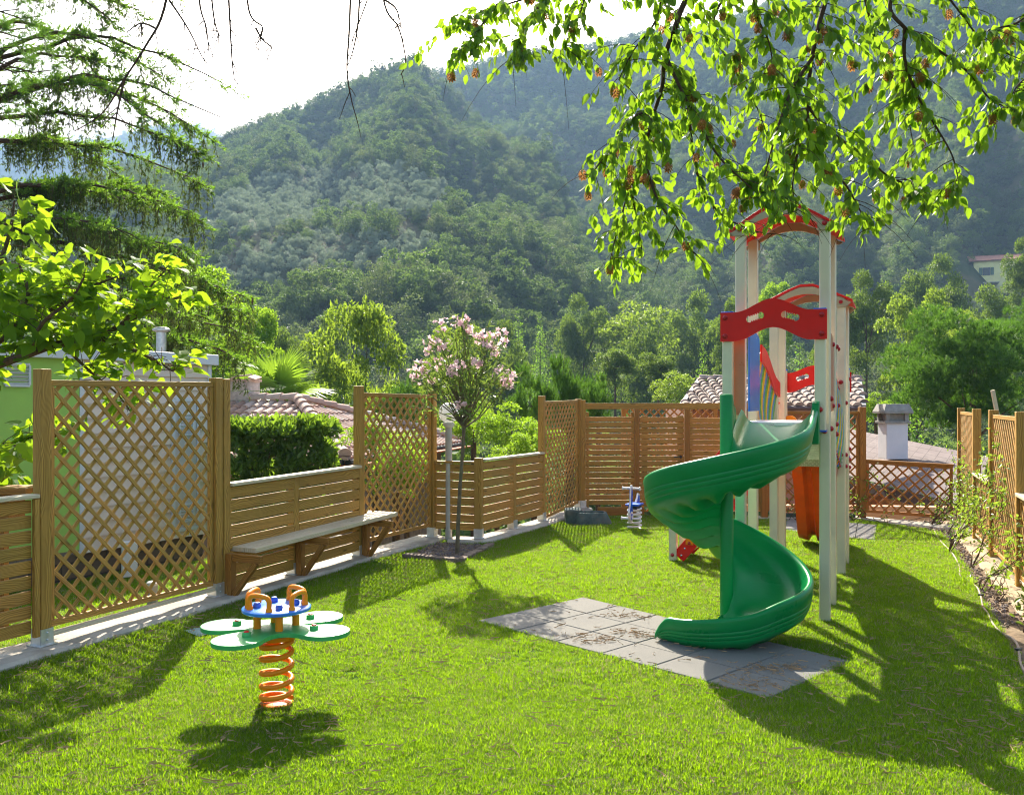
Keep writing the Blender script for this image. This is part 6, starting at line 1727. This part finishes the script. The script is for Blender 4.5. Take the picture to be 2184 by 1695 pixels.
# crown above the frame
C, R = [], []
for k in range(26):
    a = rng.uniform(0, 2 * PI); r_ = rng.uniform(.3, 2.3); C.append((HT.x - .9 + math.cos(a) * r_, HT.y + .4 + math.sin(a) * r_, rng.uniform(5.6, 8.2))); R.append(rng.uniform(.5, .9))
V, F = crown_arrays(rng, np.array(C), np.array(R), 5200, .10, (DIAV, DIAF)); np_object('upper_foliage', V, F, M['leaf_hornbeam'], horn)
# hop-like seed clusters
BR = leaf_template([.10, .28, .24, .05], .1, -.1); cp = []; ca = []; cn = []
for ly in range(7):
    for q in range(6):
        a = 2 * PI * (q + ly * .5) / 6; r_ = .22 * math.sin(PI * (ly + 1.2) / 9) + .05; cp.append((math.cos(a) * r_, -.12 - ly * .125, math.sin(a) * r_)); ca.append((math.cos(a) * .55, -.75, math.sin(a) * .55)); cn.append((math.cos(a), .5, math.sin(a)))
cV, cF = inst(*BR, np.array(cp), frames(nrm(np.array(ca)), nrm(np.array(cn))), .34)
cone_me = np_mesh('seed_cluster', cV, cF); cone_me.materials.append(M['cone'])
rnd.shuffle(cones)
for p in cones[:98]:
    o = bpy.data.objects.new('seed_cluster', cone_me); COL.objects.link(o); o.parent = horn; o.location = p - HT - UP * .01
    s = rnd.uniform(.048, .062); o.scale = (s * 1.0, s, s); o.rotation_euler = (PI / 2 + rnd.uniform(-.35, .35), rnd.uniform(-.35, .35), rnd.uniform(0, 6))

# ---------------------------------------------------------------- drooping spruce on the left
rng = np.random.default_rng(111)
SY = 16.5; sx = (-95 - CX) / FPX * SY
spr = thing('drooping_spruce', Vector((sx, SY, -.4)), 'large spruce with long drooping branches filling the top left of the photo', 'tree')
g = MB(); g.tube([Vector((sx, SY, -.7)), Vector((sx + .05, SY, 4)), Vector((sx, SY, 9)), Vector((sx, SY, 14))], [.28, .22, .15, .03], 12); g.build('trunk', M['bark'], spr)
SHOOT = needle_template(15, .050, .0065, 1.15, 8, .11)
g = MB(); sp, sa, ss = [], [], []; hp_, ha_, hs_ = [], [], []
bl = [(-60, 225, 130, -.2), (0, 250, 60, .1), (10, 345, 165, -.4), (0, 485, 185, .2), (0, 470, 250, -.6), (20, 440, 290, .5), (60, 420, 320, -.2), (60, 440, 395, .7), (30, 400, 450, -.5), (20, 425, 470, .2), (80, 430, 520, -.8), (60, 420, 560, .6), (120, 525, 605, .1), (100, 530, 640, -.5), (150, 540, 700, .4), (140, 510, 740, -.3), (-20, 300, 20, .4), (-60, 350, -40, -.2), (-30, 380, 420, 1.2), (100, 470, 670, 1.0), (40, 240, 200, 1.3), (30, 330, 260, -1.2), (0, 260, 380, 1.6), (0, 280, 500, -1.4)]
for (dz, ue, ve, dy) in bl:
    Yt = SY + dy * 1.3; tip = P(ue, ve, Yt); L0 = (tip - Vector((sx, SY, tip.z))).length
    st_ = Vector((sx, SY, tip.z + dz / FPX * SY * .9 - .0))
    pts = []
    for q in range(13):
        s = q / 12; p = st_.lerp(tip, s); p.z += (.85 if ve < 300 else .45) * math.sin(PI * s) * (1 if dz >= 0 else .4) + (-.35 * math.sin(PI * s * .8) if dz > 70 else 0); p += Vector(rng.normal(0, .03, 3)); pts.append(p)
    g.tube(pts, [.05 * (1 - s / 13) ** 1.2 + .006 for s in range(13)], 7)
    n_side = 30 if ve < 260 else 52
    for q in range(n_side):
        s = rng.uniform(.18, 1.0); i_ = min(11, int(s * 12)); p = pts[i_].lerp(pts[i_ + 1], s * 12 - i_); d = (pts[i_ + 1] - pts[i_]).normalized()
        lat = d.cross(UP).normalized() * (1 if q % 2 else -1)
        ln = rng.uniform(.25, .75) * (1.15 - .5 * s); dd = (d * .8 + lat * rng.uniform(.3, 1) + UP * rng.uniform(-.15, .15)).normalized()
        tw = [p + dd * (ln * k / 5) - UP * (.18 * ln * (k / 5) ** 2) for k in range(6)]
        g.tube(tw, [.008 - .0012 * k for k in range(6)], 4)
        m_ = int(ln / .032)
        for k in range(m_):
            t_ = rng.random(); i2 = min(4, int(t_ * 5)); pp = tw[i2].lerp(tw[i2 + 1], t_ * 5 - i2)
            if rng.random() < .6 + .4 * t_: sp.append(np.array(pp) + rng.normal(0, .02, 3)); sa.append(np.array(dd) * .9 + rng.normal(0, .55, 3) + np.array([0, 0, .15])); ss.append(rng.uniform(.8, 1.5))
        # hanging curtains
        for k in range(int(rng.integers(0, 3) if ve < 300 else rng.integers(1, 5))):
            t_ = rng.uniform(.1, 1); i2 = min(4, int(t_ * 5)); pp = tw[i2].lerp(tw[i2 + 1], t_ * 5 - i2); hl = rng.uniform(.12, .60)
            e_ = pp - UP * hl + Vector(rng.normal(0, .04, 3)); g.tube([pp, pp.lerp(e_, .5) + Vector(rng.normal(0, .015, 3)), e_], [.0035, .003, .002], 3)
            for z in range(int(hl / .055)):
                f = rng.random(); hp_.append(np.array(pp.lerp(e_, f)) + rng.normal(0, .012, 3)); ha_.append(np.array([0, 0, -.8]) + rng.normal(0, .55, 3)); hs_.append(rng.uniform(.6, 1.05))
g.build('branch', M['twig'], spr)
V, F = inst(*SHOOT, np.array(sp), frames(nrm(np.array(sa)), rand_dirs(rng, len(sp))), np.array(ss)); np_object('needles', V, F, M['needle_spruce'], spr)
V, F = inst(*SHOOT, np.array(hp_), frames(nrm(np.array(ha_)), rand_dirs(rng, len(hp_))), np.array(hs_)); np_object('hanging_shoots', V, F, M['needle_dry'], spr)
for u, v in ((433, 345), (340, 310), (920 * .585, 1085 * .585), (590 * .61, 1475 * .6)):
    p = P(u, v, SY - .3); c = MB(); c.lathe(p, [(.004, .0), (.017, -.025), (.019, -.06), (.013, -.10), (.003, -.125)], 10); c.build('cone', M['bark'], spr, smooth=True)

# ---------------------------------------------------------------- catalpa in front of the mobile home
rng = np.random.default_rng(121)
ctr = P(-180, 1000, 8.2); ctr.z = -.05
cat = thing('catalpa_tree', ctr, 'tree with large heart-shaped bright leaves reaching in from the left over the big lattice', 'tree')
g = MB(); cm_ = [P(-180, 860, 8.2), P(-60, 800, 8.3), P(60, 755, 8.4), P(130, 732, 8.5), P(205, 720, 8.5), P(262, 690, 8.5), P(310, 665, 8.5), P(360, 640, 8.5)]
g.tube([ctr, ctr + UP * 1.0, cm_[0]], [.10, .085, .06], 10)
B_ = [smooth_line(cm_, 5), smooth_line([P(205, 720, 8.5), P(260, 735, 8.4), P(310, 758, 8.3), P(345, 778, 8.3), P(370, 792, 8.3)], 5), smooth_line([P(-180, 860, 8.2), P(-60, 770, 8.5), P(30, 700, 8.6), P(60, 630, 8.6), P(40, 560, 8.7)], 5), smooth_line([P(30, 700, 8.6), P(130, 650, 8.6), P(200, 610, 8.6), P(250, 590, 8.6)], 5),
      smooth_line([P(60, 755, 8.4), P(90, 690, 8.2), P(150, 640, 8.2), P(180, 590, 8.2)], 5), smooth_line([P(-60, 770, 8.5), P(-20, 620, 8.8), P(20, 500, 8.9), P(30, 430, 8.9)], 5), smooth_line([P(-160, 940, 8.2), P(-30, 960, 8.4), P(60, 945, 8.5), P(120, 930, 8.6)], 5), smooth_line([P(130, 732, 8.5), P(190, 790, 8.7), P(250, 840, 8.8), P(280, 880, 8.8)], 5), smooth_line([P(262, 690, 8.5), P(300, 640, 8.6), P(330, 600, 8.6), P(350, 580, 8.6)], 5)]
rs_ = [.045, .022, .035, .022, .02, .03, .022, .014, .012]
pos, ax, no, sc = [], [], [], []
for L, r in zip(B_, rs_):
    n_ = len(L); g.tube(L, [r * (1 - .8 * i / n_) + .003 for i in range(n_)], 8)
    for i in range(2, n_):
        for q in range(int(rng.integers(1, 4))):
            d = Vector((rng.normal(0, 1), rng.normal(0, .8), rng.uniform(-.25, .9))).normalized(); Lp = rng.uniform(.10, .34); e_ = L[i] + d * Lp
            g.tube([L[i], L[i].lerp(e_, .5) + UP * .02, e_], [.004, .0035, .003], 4)
            for w in range(int(rng.integers(2, 5))):
                pos.append(np.array(e_) + rng.normal(0, .05, 3)); out_ = np.array([d.x, d.y, 0]) + rng.normal(0, .7, 3); ax.append(out_ + np.array([0, 0, -.35])); no.append(np.array([0, 0, 1.0]) + rng.normal(0, .38, 3)); sc.append(rng.uniform(.085, .165))
for k in range(260):      # fullness round the upper left
    pos.append(np.array(P(rng.uniform(-60, 230), rng.uniform(560, 720), rng.uniform(8.1, 9.0)))); ax.append(rng.normal(0, .8, 3) + np.array([.4, 0, -.3])); no.append(np.array([0, 0, 1.0]) + rng.normal(0, .4, 3)); sc.append(rng.uniform(.09, .17))
for k in range(44):
    pos.append(np.array(P(rng.uniform(-60, 62), rng.uniform(940, 1030), rng.uniform(7.3, 8.0)))); ax.append(rng.normal(0, .8, 3) + np.array([.2, -.3, -.5])); no.append(np.array([0, -.4, 1.0]) + rng.normal(0, .4, 3)); sc.append(rng.uniform(.11, .17))
g.build('branch', M['bark'], cat, smooth=True)
kp = [not (312 < p[0] / p[1] * FPX + CX < 378 and 655 < HORY - (p[2] - CAMH) / p[1] * FPX < 762) for p in pos]
pos, ax, no, sc = [[b for b, k in zip(L_, kp) if k] for L_ in (pos, ax, no, sc)]
V, F = inst(*HEART, np.array(pos), frames(nrm(np.array(ax)), nrm(np.array(no))), np.array(sc)); np_object('foliage', V, F, M['leaf_catalpa'], cat)

# ---------------------------------------------------------------- bare hanging twigs and the pine tuft at the top left
rng = np.random.default_rng(131)
lc = Vector((-5.6, 6.4, -.05))
lar = thing('bare_branch_tree', lc, 'thin bare twigs and a pine tuft dangling across the sky at top left', 'tree')
g = MB(); g.tube([lc - UP * .3, lc + UP * 3, lc + UP * 5.2, lc + UP * 7], [.16, .13, .11, .04], 10)
bb = smooth_line([lc + UP * 5.0, P(-100, -200, 6.8), P(250, -160, 7.0), P(600, -150, 7.0), P(880, -110, 7.0)], 8); g.tube(bb, [.05 * (1 - i / len(bb)) + .006 for i in range(len(bb))], 7); g.build('trunk', M['bark'], lar)
g = MB()
hang = [((752, -140), (745, 60), (740, 150), (750, 215), (760, 250)), ((770, -140), (765, 30), (755, 100), (742, 140)), ((770, 0), (790, -20), (750, 90)), ((800, -140), (820, 10), (850, 60), (865, 130), (855, 160)), ((820, 0), (845, 20), (856, 60)), ((520, -150), (530, 20), (560, 60), (545, 100)), ((480, -150), (490, 40), (495, 130), (500, 170)), ((440, -150), (455, 30), (470, 80)), ((545, 60), (560, 85), (580, 100)),
        ((380, -160), (350, 20), (310, 100), (265, 170), (220, 240), (160, 280)), ((360, 0), (400, 60), (430, 120)), ((330, 60), (300, 50), (270, 70)), ((420, -160), (425, 0), (440, 60), (445, 110)), ((265, 170), (250, 240), (240, 300))]
hang2 = []
for h_ in hang:
    L = smooth_line([P(u, v, 6.9) for u, v in h_], 6); hang2.append(L)
    g.tube(L, [(.011 if h_[0][0] == 380 else .0085) * (1 - .75 * i / len(L)) + .0012 for i in range(len(L))], 5)
    for k in range(5):
        p = L[int(rng.integers(2, len(L)))]; e_ = p + Vector((rng.uniform(-.12, .12), rng.uniform(-.1, .1), -rng.uniform(.04, .2))); g.tube([p, p.lerp(e_, .5) + Vector((0, 0, .01)), e_], [.0045, .0035, .002], 4)
g.build('hanging_twig', M['twig'], lar)
PN = needle_template(26, .11, .0016, 1.1, 9, .05)
pos, ax = [], []
g = MB()
for (u, v) in ((40, 20), (60, 60), (85, 35), (30, 100), (55, 130), (20, 180), (70, 150), (20, 240), (10, 60), (95, 80), (110, 150)):
    p = P(u, v, 7.0); g.tube([P(-60, v - 30, 7.1), P(u - 40, v + 5, 7.0), p], [.008, .006, .004], 5)
    for k in range(7): pos.append(np.array(p) + rng.normal(0, .035, 3)); ax.append(np.array([.6, -.1, .25]) + rng.normal(0, .5, 3))
g.build('pine_twig', M['twig'], lar)
V, F = inst(*PN, np.array(pos), frames(nrm(np.array(ax)), rand_dirs(rng, len(pos))), rng.uniform(.8, 1.2, len(pos))); np_object('needle_tuft', V, F, M['needle_pine'], lar)
# ---------------------------------------------------------------- scatters (uncountable: forest, groves, grass, litter)
def scatter(name, pts, rot, scl, idx, protos, label=None):
    """one object: a point cloud whose geometry nodes stamp the unlinked prototype meshes"""
    n = len(pts); me = bpy.data.meshes.new(name)
    me.vertices.add(n); me.vertices.foreach_set('co', np.asarray(pts, np.float32).ravel())
    a = me.attributes.new('rot', 'FLOAT_VECTOR', 'POINT'); a.data.foreach_set('vector', np.asarray(rot, np.float32).ravel())
    a = me.attributes.new('scl', 'FLOAT_VECTOR', 'POINT'); a.data.foreach_set('vector', np.asarray(scl, np.float32).ravel())
    a = me.attributes.new('idx', 'INT', 'POINT'); a.data.foreach_set('value', np.asarray(idx, np.int32))
    me.update()
    o = bpy.data.objects.new(name, me); COL.objects.link(o)
    ng = bpy.data.node_groups.new(name, 'GeometryNodeTree')
    ng.interface.new_socket('Geometry', in_out='INPUT', socket_type='NodeSocketGeometry'); ng.interface.new_socket('Geometry', in_out='OUTPUT', socket_type='NodeSocketGeometry')
    gi = ng.nodes.new('NodeGroupInput'); go = ng.nodes.new('NodeGroupOutput'); iop = ng.nodes.new('GeometryNodeInstanceOnPoints')
    jn = ng.nodes.new('GeometryNodeJoinGeometry')
    for p in protos:
        oi = ng.nodes.new('GeometryNodeObjectInfo'); oi.inputs['Object'].default_value = p; oi.inputs['As Instance'].default_value = True
        ng.links.new(oi.outputs['Geometry'], jn.inputs[0])
    def attr(nm, ty):
        x = ng.nodes.new('GeometryNodeInputNamedAttribute'); x.data_type = ty; x.inputs['Name'].default_value = nm; return x.outputs['Attribute']
    ng.links.new(gi.outputs[0], iop.inputs['Points']); ng.links.new(jn.outputs[0], iop.inputs['Instance'])
    iop.inputs['Pick Instance'].default_value = True
    ng.links.new(attr('idx', 'INT'), iop.inputs['Instance Index'])
    er = ng.nodes.new('FunctionNodeEulerToRotation'); ng.links.new(attr('rot', 'FLOAT_VECTOR'), er.inputs[0]); ng.links.new(er.outputs[0], iop.inputs['Rotation'])
    ng.links.new(attr('scl', 'FLOAT_VECTOR'), iop.inputs['Scale']); ng.links.new(iop.outputs[0], go.inputs[0])
    md = o.modifiers.new('scatter', 'NODES'); md.node_group = ng
    return tag(o, kind='stuff')
def proto_obj(name, V, F, mat):
    return place(np_mesh(name, V, F), name, mat, None, link=False)

M['forest'] = mat_leaf('forest_leaf', (.032, .075, .018), (.085, .145, .034), (.19, .29, .05), .36, .6, .25, patch=.02, patchcol=(.105, .16, .028), per_inst=.75)
M['forest_grey'] = mat_leaf('oak_leaf', (.048, .080, .028), (.115, .15, .06), (.19, .25, .06), .33, .6, .25, per_inst=.7)
M['olive'] = mat_leaf('olive_leaf', (.19, .245, .165), (.30, .36, .26), (.26, .32, .18), .30, .6, .3, per_inst=.5)
fp_ = []
for k in range(5):
    rg = np.random.default_rng(200 + k); C, R = lobes_in(rg, 22 + 3 * k, 2.6, 2.3 + .2 * k, 2.3, 'round', .33)
    V, F = crown_arrays(rg, C, R, 2300, .31, (DIAV, DIAF), .85); fp_.append(proto_obj('forest_tree', V, F, M['forest' if k < 3 else 'forest_grey']))
rg = np.random.default_rng(210); C, R = lobes_in(rg, 26, 2.4, 3.6, 4.6, 'round', .24); V, F = crown_arrays(rg, C, R, 1400, .42, (DIAV, DIAF), .6); fp_.append(proto_obj('forest_pine', V, F, M['forest']))
op_ = []
for k in range(2):
    rg = np.random.default_rng(220 + k); C, R = lobes_in(rg, 20, 2.0, 1.7, 2.0, 'round', .30); V, F = crown_arrays(rg, C, R, 1500, .26, (DIAV, DIAF), .9); op_.append(proto_obj('olive_tree', V, F, M['olive']))
rng = np.random.default_rng(300)
# candidate points: cells in distance and azimuth with a spacing that follows the crown size
oliveA = [(395, 450), (560, 362), (700, 348), (840, 335), (955, 382), (935, 430), (860, 440), (700, 440), (560, 478), (400, 492)]
oliveB = [(450, 560), (560, 500), (700, 480), (870, 474), (960, 520), (840, 545), (700, 555), (560, 590), (470, 600)]
fpts, frot, fscl, fidx = [], [], [], []; opts, orot, oscl, oidx = [], [], [], []
def hillpts(y0, y1, spacing):
    P_ = []
    y = y0
    while y < y1:
        w = y * .70 + 10; n = int(2 * w / spacing); x = (np.arange(n) + rng.uniform(-.42, .42, n)) * spacing - w; P_.append(np.stack([x, y + rng.uniform(-.42, .42, n) * spacing], -1)); y += spacing * .9
    return np.concatenate(P_)
for y0, y1, spc, s0, s1 in ((94, 150, 4.3, .65, 1.45), (150, 250, 3.6, .50, 1.25), (250, 420, 3.5, .45, 1.05), (420, 700, 4.3, .55, 1.15)):
    q = hillpts(y0, y1, spc); z = terrain(q[:, 0], q[:, 1]); ok = z > -11.5; q, z = q[ok], z[ok]
    u = q[:, 0] / q[:, 1] * FPX + CX; v = HORY - (z + 2 - CAMH) / q[:, 1] * FPX
    v3 = HORY - (z + 3 - CAMH) / q[:, 1] * FPX; vt = HORY - (z + 6 - CAMH) / q[:, 1] * FPX
    isA = in_poly(oliveA, u, v3) | in_poly(oliveB, u, v3)
    front = in_poly(oliveA, u, vt) | in_poly(oliveB, u, vt)
    yard = (u > 2035) & (u < 2200) & (vt < 606) & (q[:, 1] < yb.y + 2)
    for i in range(len(q)):
        if yard[i]: continue
        if isA[i] and q[i, 1] < 420:
            for _ in range(2):
                opts.append((q[i, 0] + rng.uniform(-1.3, 1.3), q[i, 1] + rng.uniform(-1.3, 1.3), z[i] - .4)); orot.append((0, 0, rng.uniform(0, 6.3))); s = rng.uniform(.45, .85); oscl.append((s, s, s * rng.uniform(.9, 1.3))); oidx.append(rng.integers(0, 2))
        else:
            s = (s0 + (s1 - s0) * rng.random() ** 1.6) * (.62 if front[i] else 1)
            fpts.append((q[i, 0], q[i, 1], z[i] - .5)); frot.append((rng.normal(0, .06), rng.normal(0, .06), rng.uniform(0, 6.3))); fscl.append((s, s, s * rng.uniform(.8, 1.25)))
            g_ = math.sin(q[i, 0] * .021 + 2) + math.sin(q[i, 1] * .017 + q[i, 0] * .01)
            fidx.append(rng.choice(6, p=[.26, .2, .2, .14, .12, .08] if g_ > 0 else [.12, .14, .14, .28, .26, .06]))
scatter('forest', fpts, frot, fscl, fidx, fp_)
if opts: scatter('olive_grove', opts, orot, oscl, oidx, op_)
# far hill woods
sel = rng.choice(len(FAR_V), min(3400, len(FAR_V)), replace=False); q = FAR_V[sel] + rng.uniform(-6, 6, (len(sel), 3)) * np.array([1, 1, 0])
s = rng.uniform(1.6, 3.0, len(sel)); scatter('forest', q - np.array([0, 0, 2]), np.stack([0 * s, 0 * s, rng.uniform(0, 6, len(sel))], -1), np.stack([s, s, s], -1), rng.integers(0, 5, len(sel)), fp_)
# valley undergrowth between the houses and the slope
n = 2200; x = rng.uniform(-52, 52, n); y = rng.uniform(30, 95, n); z = terrain(x, y); ok = np.abs(x / y) < .72
s = rng.uniform(.7, 1.5, n); scatter('undergrowth', np.stack([x, y, z - .4], -1)[ok], np.stack([0 * s, 0 * s, rng.uniform(0, 6, n)], -1)[ok], np.stack([s, s, s], -1)[ok], rng.integers(0, 5, n)[ok], fp_)

# -- grass
def tuft(seed, n, L, w, spread):
    rg = np.random.default_rng(seed); V = []; F = []
    for k in range(n):
        b = np.array([rg.normal(0, spread), rg.normal(0, spread), -.004]); a = rg.uniform(0, 2 * PI); d = np.array([math.cos(a), math.sin(a), 0]); l = L * rg.uniform(.55, 1.2); lean = rg.uniform(.15, 1.0)
        s = np.array([-d[1], d[0], 0]) * w * rg.uniform(.7, 1.2)
        p1 = b + d * l * .28 * lean + np.array([0, 0, l * .55]); p2 = b + d * l * .85 * lean + np.array([0, 0, l * (1 - .35 * lean)]); i = len(V)
        V += [b - s, b + s, p1 + s * .8, p1 - s * .8, p2 + s * .12, p2 - s * .12]; F += [(i, i + 1, i + 2, i + 3), (i + 3, i + 2, i + 4, i + 5)]
    return np.array(V, np.float32), np.array(F)
M['grass'] = mat_leaf('grass_blade', (.022, .090, .003), (.055, .160, .006), (.36, .58, .008), .5, .5, .15, per_inst=.35)
M['grass_dry'] = mat_leaf('dry_grass', (.30, .24, .11), (.42, .36, .20), (.40, .33, .15), .35, .6, .3)
gp = [proto_obj('grass_tuft', *tuft(s, 30, .036, .0020, .022), M['grass']) for s in (1, 2, 3)] + [proto_obj('dry_tuft', *tuft(4, 18, .034, .0018, .024), M['grass_dry'])]
rng = np.random.default_rng(310)
def garden_mask(x, y):
    ok = in_poly(lawn_poly, x, y)
    for c in (MAT_A, MAT_B, pit, slab): ok &= ~in_poly([(p.x, p.y) for p in c], x, y)
    # kerb strips
    def near(line, d0, d1):
        r = np.zeros(x.shape, bool)
        for a, b in zip(line[:-1], line[1:]):
            dx, dy = b.x - a.x, b.y - a.y; L = math.hypot(dx, dy); t = ((x - a.x) * dx + (y - a.y) * dy) / L / L; s = ((x - a.x) * dy - (y - a.y) * dx) / L
            r |= (t > 0) & (t < 1) & (s > -d0) & (s < d1)
        return r
    ok &= ~near([FX, F0, F1, FM, F2, F3], .21, .205); ok &= ~near([F4 - Vector((.35, -.1, 0)), F4, F5, F6, F7], .2, .205); ok &= ~near([F7, bB], .1, .1)
    ok &= (np.hypot(x - tc.x, y - tc.y) > .10)
    return ok
import numpy as _np
def vnoise(x, y, s, seed):
    r = np.random.default_rng(seed); k = r.normal(0, s, (10, 2)); p = r.uniform(0, 6.3, 10); return sum(np.sin(x * k[i, 0] + y * k[i, 1] + p[i]) for i in range(10)) / 10
N = 430000; t = rng.random(N); y = 3.4 + (14.2 - 3.4) * t ** 1.35; x = rng.uniform(-1, 1, N) * (.60 * y + .3)
ok = garden_mask(x, y); x, y = x[ok], y[ok]
dry = vnoise(x, y, 2.2, 5) + .5 * vnoise(x, y, 6, 6)
bare = np.zeros_like(x)
for (u, v, r_) in ((1380, 1195, .35), (1270, 1185, .25), (760, 1440, .40), (820, 1560, .5), (560, 1640, .35), (940, 1650, .5), (480, 1430, .3), (1090, 1400, .45), (1190, 1500, .4), (800, 1280, .4), (1000, 1250, .4), (640, 1220, .3)):
    p = G(u, v); bare = np.maximum(bare, np.exp(-((x - p.x) ** 2 / (r_ * 1.3) ** 2 + (y - p.y) ** 2 / r_ ** 2)))
keep = rng.random(len(x)) > np.clip(.42 * (dry > .25) + bare * .35, 0, .75); x, y, dry, bare = x[keep], y[keep], dry[keep], bare[keep]
n = len(x); dryp = np.clip(.045 + .20 * np.clip(dry, 0, 1) + .5 * bare, 0, .7); idx = np.where(rng.random(n) < dryp, 3, rng.integers(0, 3, n))
sn = 30000; a_ = rng.integers(0, 4, sn); s_, r_ = rng.random(sn), rng.random(sn)
SN, SFr = np.array([tuple(p) for p in strip_n]), np.array([tuple(p) for p in strip_f])
pa = SN[a_] * (1 - s_)[:, None] + SN[a_ + 1] * s_[:, None]; pb = SFr[a_] * (1 - s_)[:, None] + SFr[a_ + 1] * s_[:, None]
pq = pa * (1 - r_)[:, None] + pb * r_[:, None]; zq = pb[:, 2] * r_ ** .8
x = np.concatenate([x, pq[:, 0]]); y = np.concatenate([y, pq[:, 1]]); zz = np.concatenate([np.zeros(n), zq]); idx = np.concatenate([idx, rng.integers(0, 3, sn)]); bare = np.concatenate([bare, np.zeros(sn)]); n = len(x)
s = rng.uniform(.65, 1.2, n) * (1 + .35 * vnoise(x, y, 4.5, 12) + .25 * vnoise(x, y, 11, 13)) * np.where(y > 8, 1.12, 1.0) * (1 - .25 * bare); pts = np.stack([x, y, zz], -1)
scatter('grass', pts, np.stack([rng.normal(0, .18, n), rng.normal(0, .18, n), rng.uniform(0, 6.3, n)], -1), np.stack([s, s, s * rng.uniform(.7, 1.2, n)], -1), idx, gp)
print('GRASS', n, 'FOREST', len(fpts), 'OLIVE', len(opts))
# dry pine needles lying about
def litter(seed, L=.07, w=.0009):
    rg = np.random.default_rng(seed); V = []; F = []
    c = rg.normal(0, .35); m = 4
    for q in range(m + 1):
        s = q / m - .5; V += [(s * L, c * s * s * L * 2 - w, .004 + .01 * rg.random()), (s * L, c * s * s * L * 2 + w, .004 + .01 * rg.random())]
    for q in range(m): F.append((2 * q, 2 * q + 2, 2 * q + 3, 2 * q + 1))
    return np.array(V, np.float32), np.array(F)
M['litter'] = mat_plain('dry_needle', (.44, .28, .14), .7, nscale=4, var=.3)
lps = [proto_obj('dry_needle', *litter(s), M['litter']) for s in (1, 2, 3, 4)]
n = 5500; y = 3.4 + 8.5 * rng.random(n) ** 1.5; x = rng.uniform(-1, 1, n) * .6 * y; ok = in_poly(lawn_poly, x, y) & (rng.random(n) < .35 + .65 * (vnoise(x, y, 3, 9) > .1)); x, y = x[ok], y[ok]
onm = in_poly([(p.x, p.y) for p in MAT_A], x, y)
z = np.where(onm, .024, .028)
mx_, my_ = [], []
for k in range(9):
    a, b = rng.random(), rng.random(); c = MAT_A[0].lerp(MAT_A[1], .25 + .7 * a).lerp(MAT_A[3].lerp(MAT_A[2], .25 + .7 * a), .15 + .7 * b); m_ = 30; mx_.append(c.x + rng.normal(0, .10, m_)); my_.append(c.y + rng.normal(0, .06, m_))
mx_ = np.concatenate(mx_); my_ = np.concatenate(my_); ok = in_poly([(p.x, p.y) for p in MAT_A], mx_, my_); mx_, my_ = mx_[ok], my_[ok]
x = np.concatenate([x, mx_]); y = np.concatenate([y, my_]); z = np.concatenate([z, np.full(len(mx_), .025)]); n = len(x)
s = rng.uniform(.6, 1.4, n); scatter('needle_litter', np.stack([x, y, z], -1), np.stack([rng.normal(0, .06, n), rng.normal(0, .12, n), rng.uniform(0, 6.3, n)], -1), np.stack([s, s, s], -1), rng.integers(0, 4, n), lps)
# weeds and crumbs on the soil bed and mulch
peb = []
for k in range(3):
    rg = np.random.default_rng(400 + k); d = rand_dirs(rg, 60); import bmesh
    bm = bmesh.new(); bmesh.ops.create_icosphere(bm, subdivisions=1, radius=1)
    for v in bm.verts: v.co *= 1 + rg.normal(0, .18)
    me = bpy.data.meshes.new('pebble'); bm.to_mesh(me); bm.free(); peb.append(place(me, 'pebble', mat_plain('pebble', (.26 - .05 * k, .19 - .03 * k, .125), .95, nscale=20, var=.3), None, link=False))
n = 5200; t_ = rng.random(n); p_ = R1.lerp(R6, 0); x = R1.x + dR.x * t_ * 6.8 + nR.x * rng.uniform(.2, 1.1, n); y = R1.y + dR.y * t_ * 6.8 + nR.y * rng.uniform(.2, 1.1, n)
ok = in_poly(bed, x, y); x, y = x[ok], y[ok]
a, b = rng.random(900), rng.random(900); px = np.array([(pit[0].lerp(pit[1], i).lerp(pit[3].lerp(pit[2], i), j)).xy for i, j in zip(a, b)])
x = np.concatenate([x, px[:, 0]]); y = np.concatenate([y, px[:, 1]]); n = len(x); s = rng.uniform(.006, .024, n)
scatter('soil_crumbs', np.stack([x, y, s * .2 + np.where(np.arange(n) >= n - 900, .012, -.004)], -1), np.stack([rng.uniform(0, 6, n)] * 3, -1), np.stack([s, s, s * .6], -1), rng.integers(0, 3, n), peb)

# ---------------------------------------------------------------- air
hzd = MB(); hzd.add([Vector(p) for p in ((-1700, -60, -62), (1700, -60, -62), (1700, 1750, -62), (-1700, 1750, -62), (-1700, -60, 560), (1700, -60, 560), (1700, 1750, 560), (-1700, 1750, 560))], [(3, 2, 1, 0), (4, 5, 6, 7), (0, 1, 5, 4), (1, 2, 6, 5), (2, 3, 7, 6), (3, 0, 4, 7)])
m, nt, out = new_mat('air'); pv = nt.nodes.new('ShaderNodeVolumePrincipled'); pv.inputs['Color'].default_value = (.42, .66, 1.0, 1); pv.inputs['Density'].default_value = HAZE; pv.inputs['Anisotropy'].default_value = .2
nt.links.new(pv.outputs[0], out.inputs['Volume'])
if HAZE > 0: tag(hzd.build('haze', m), kind='stuff')
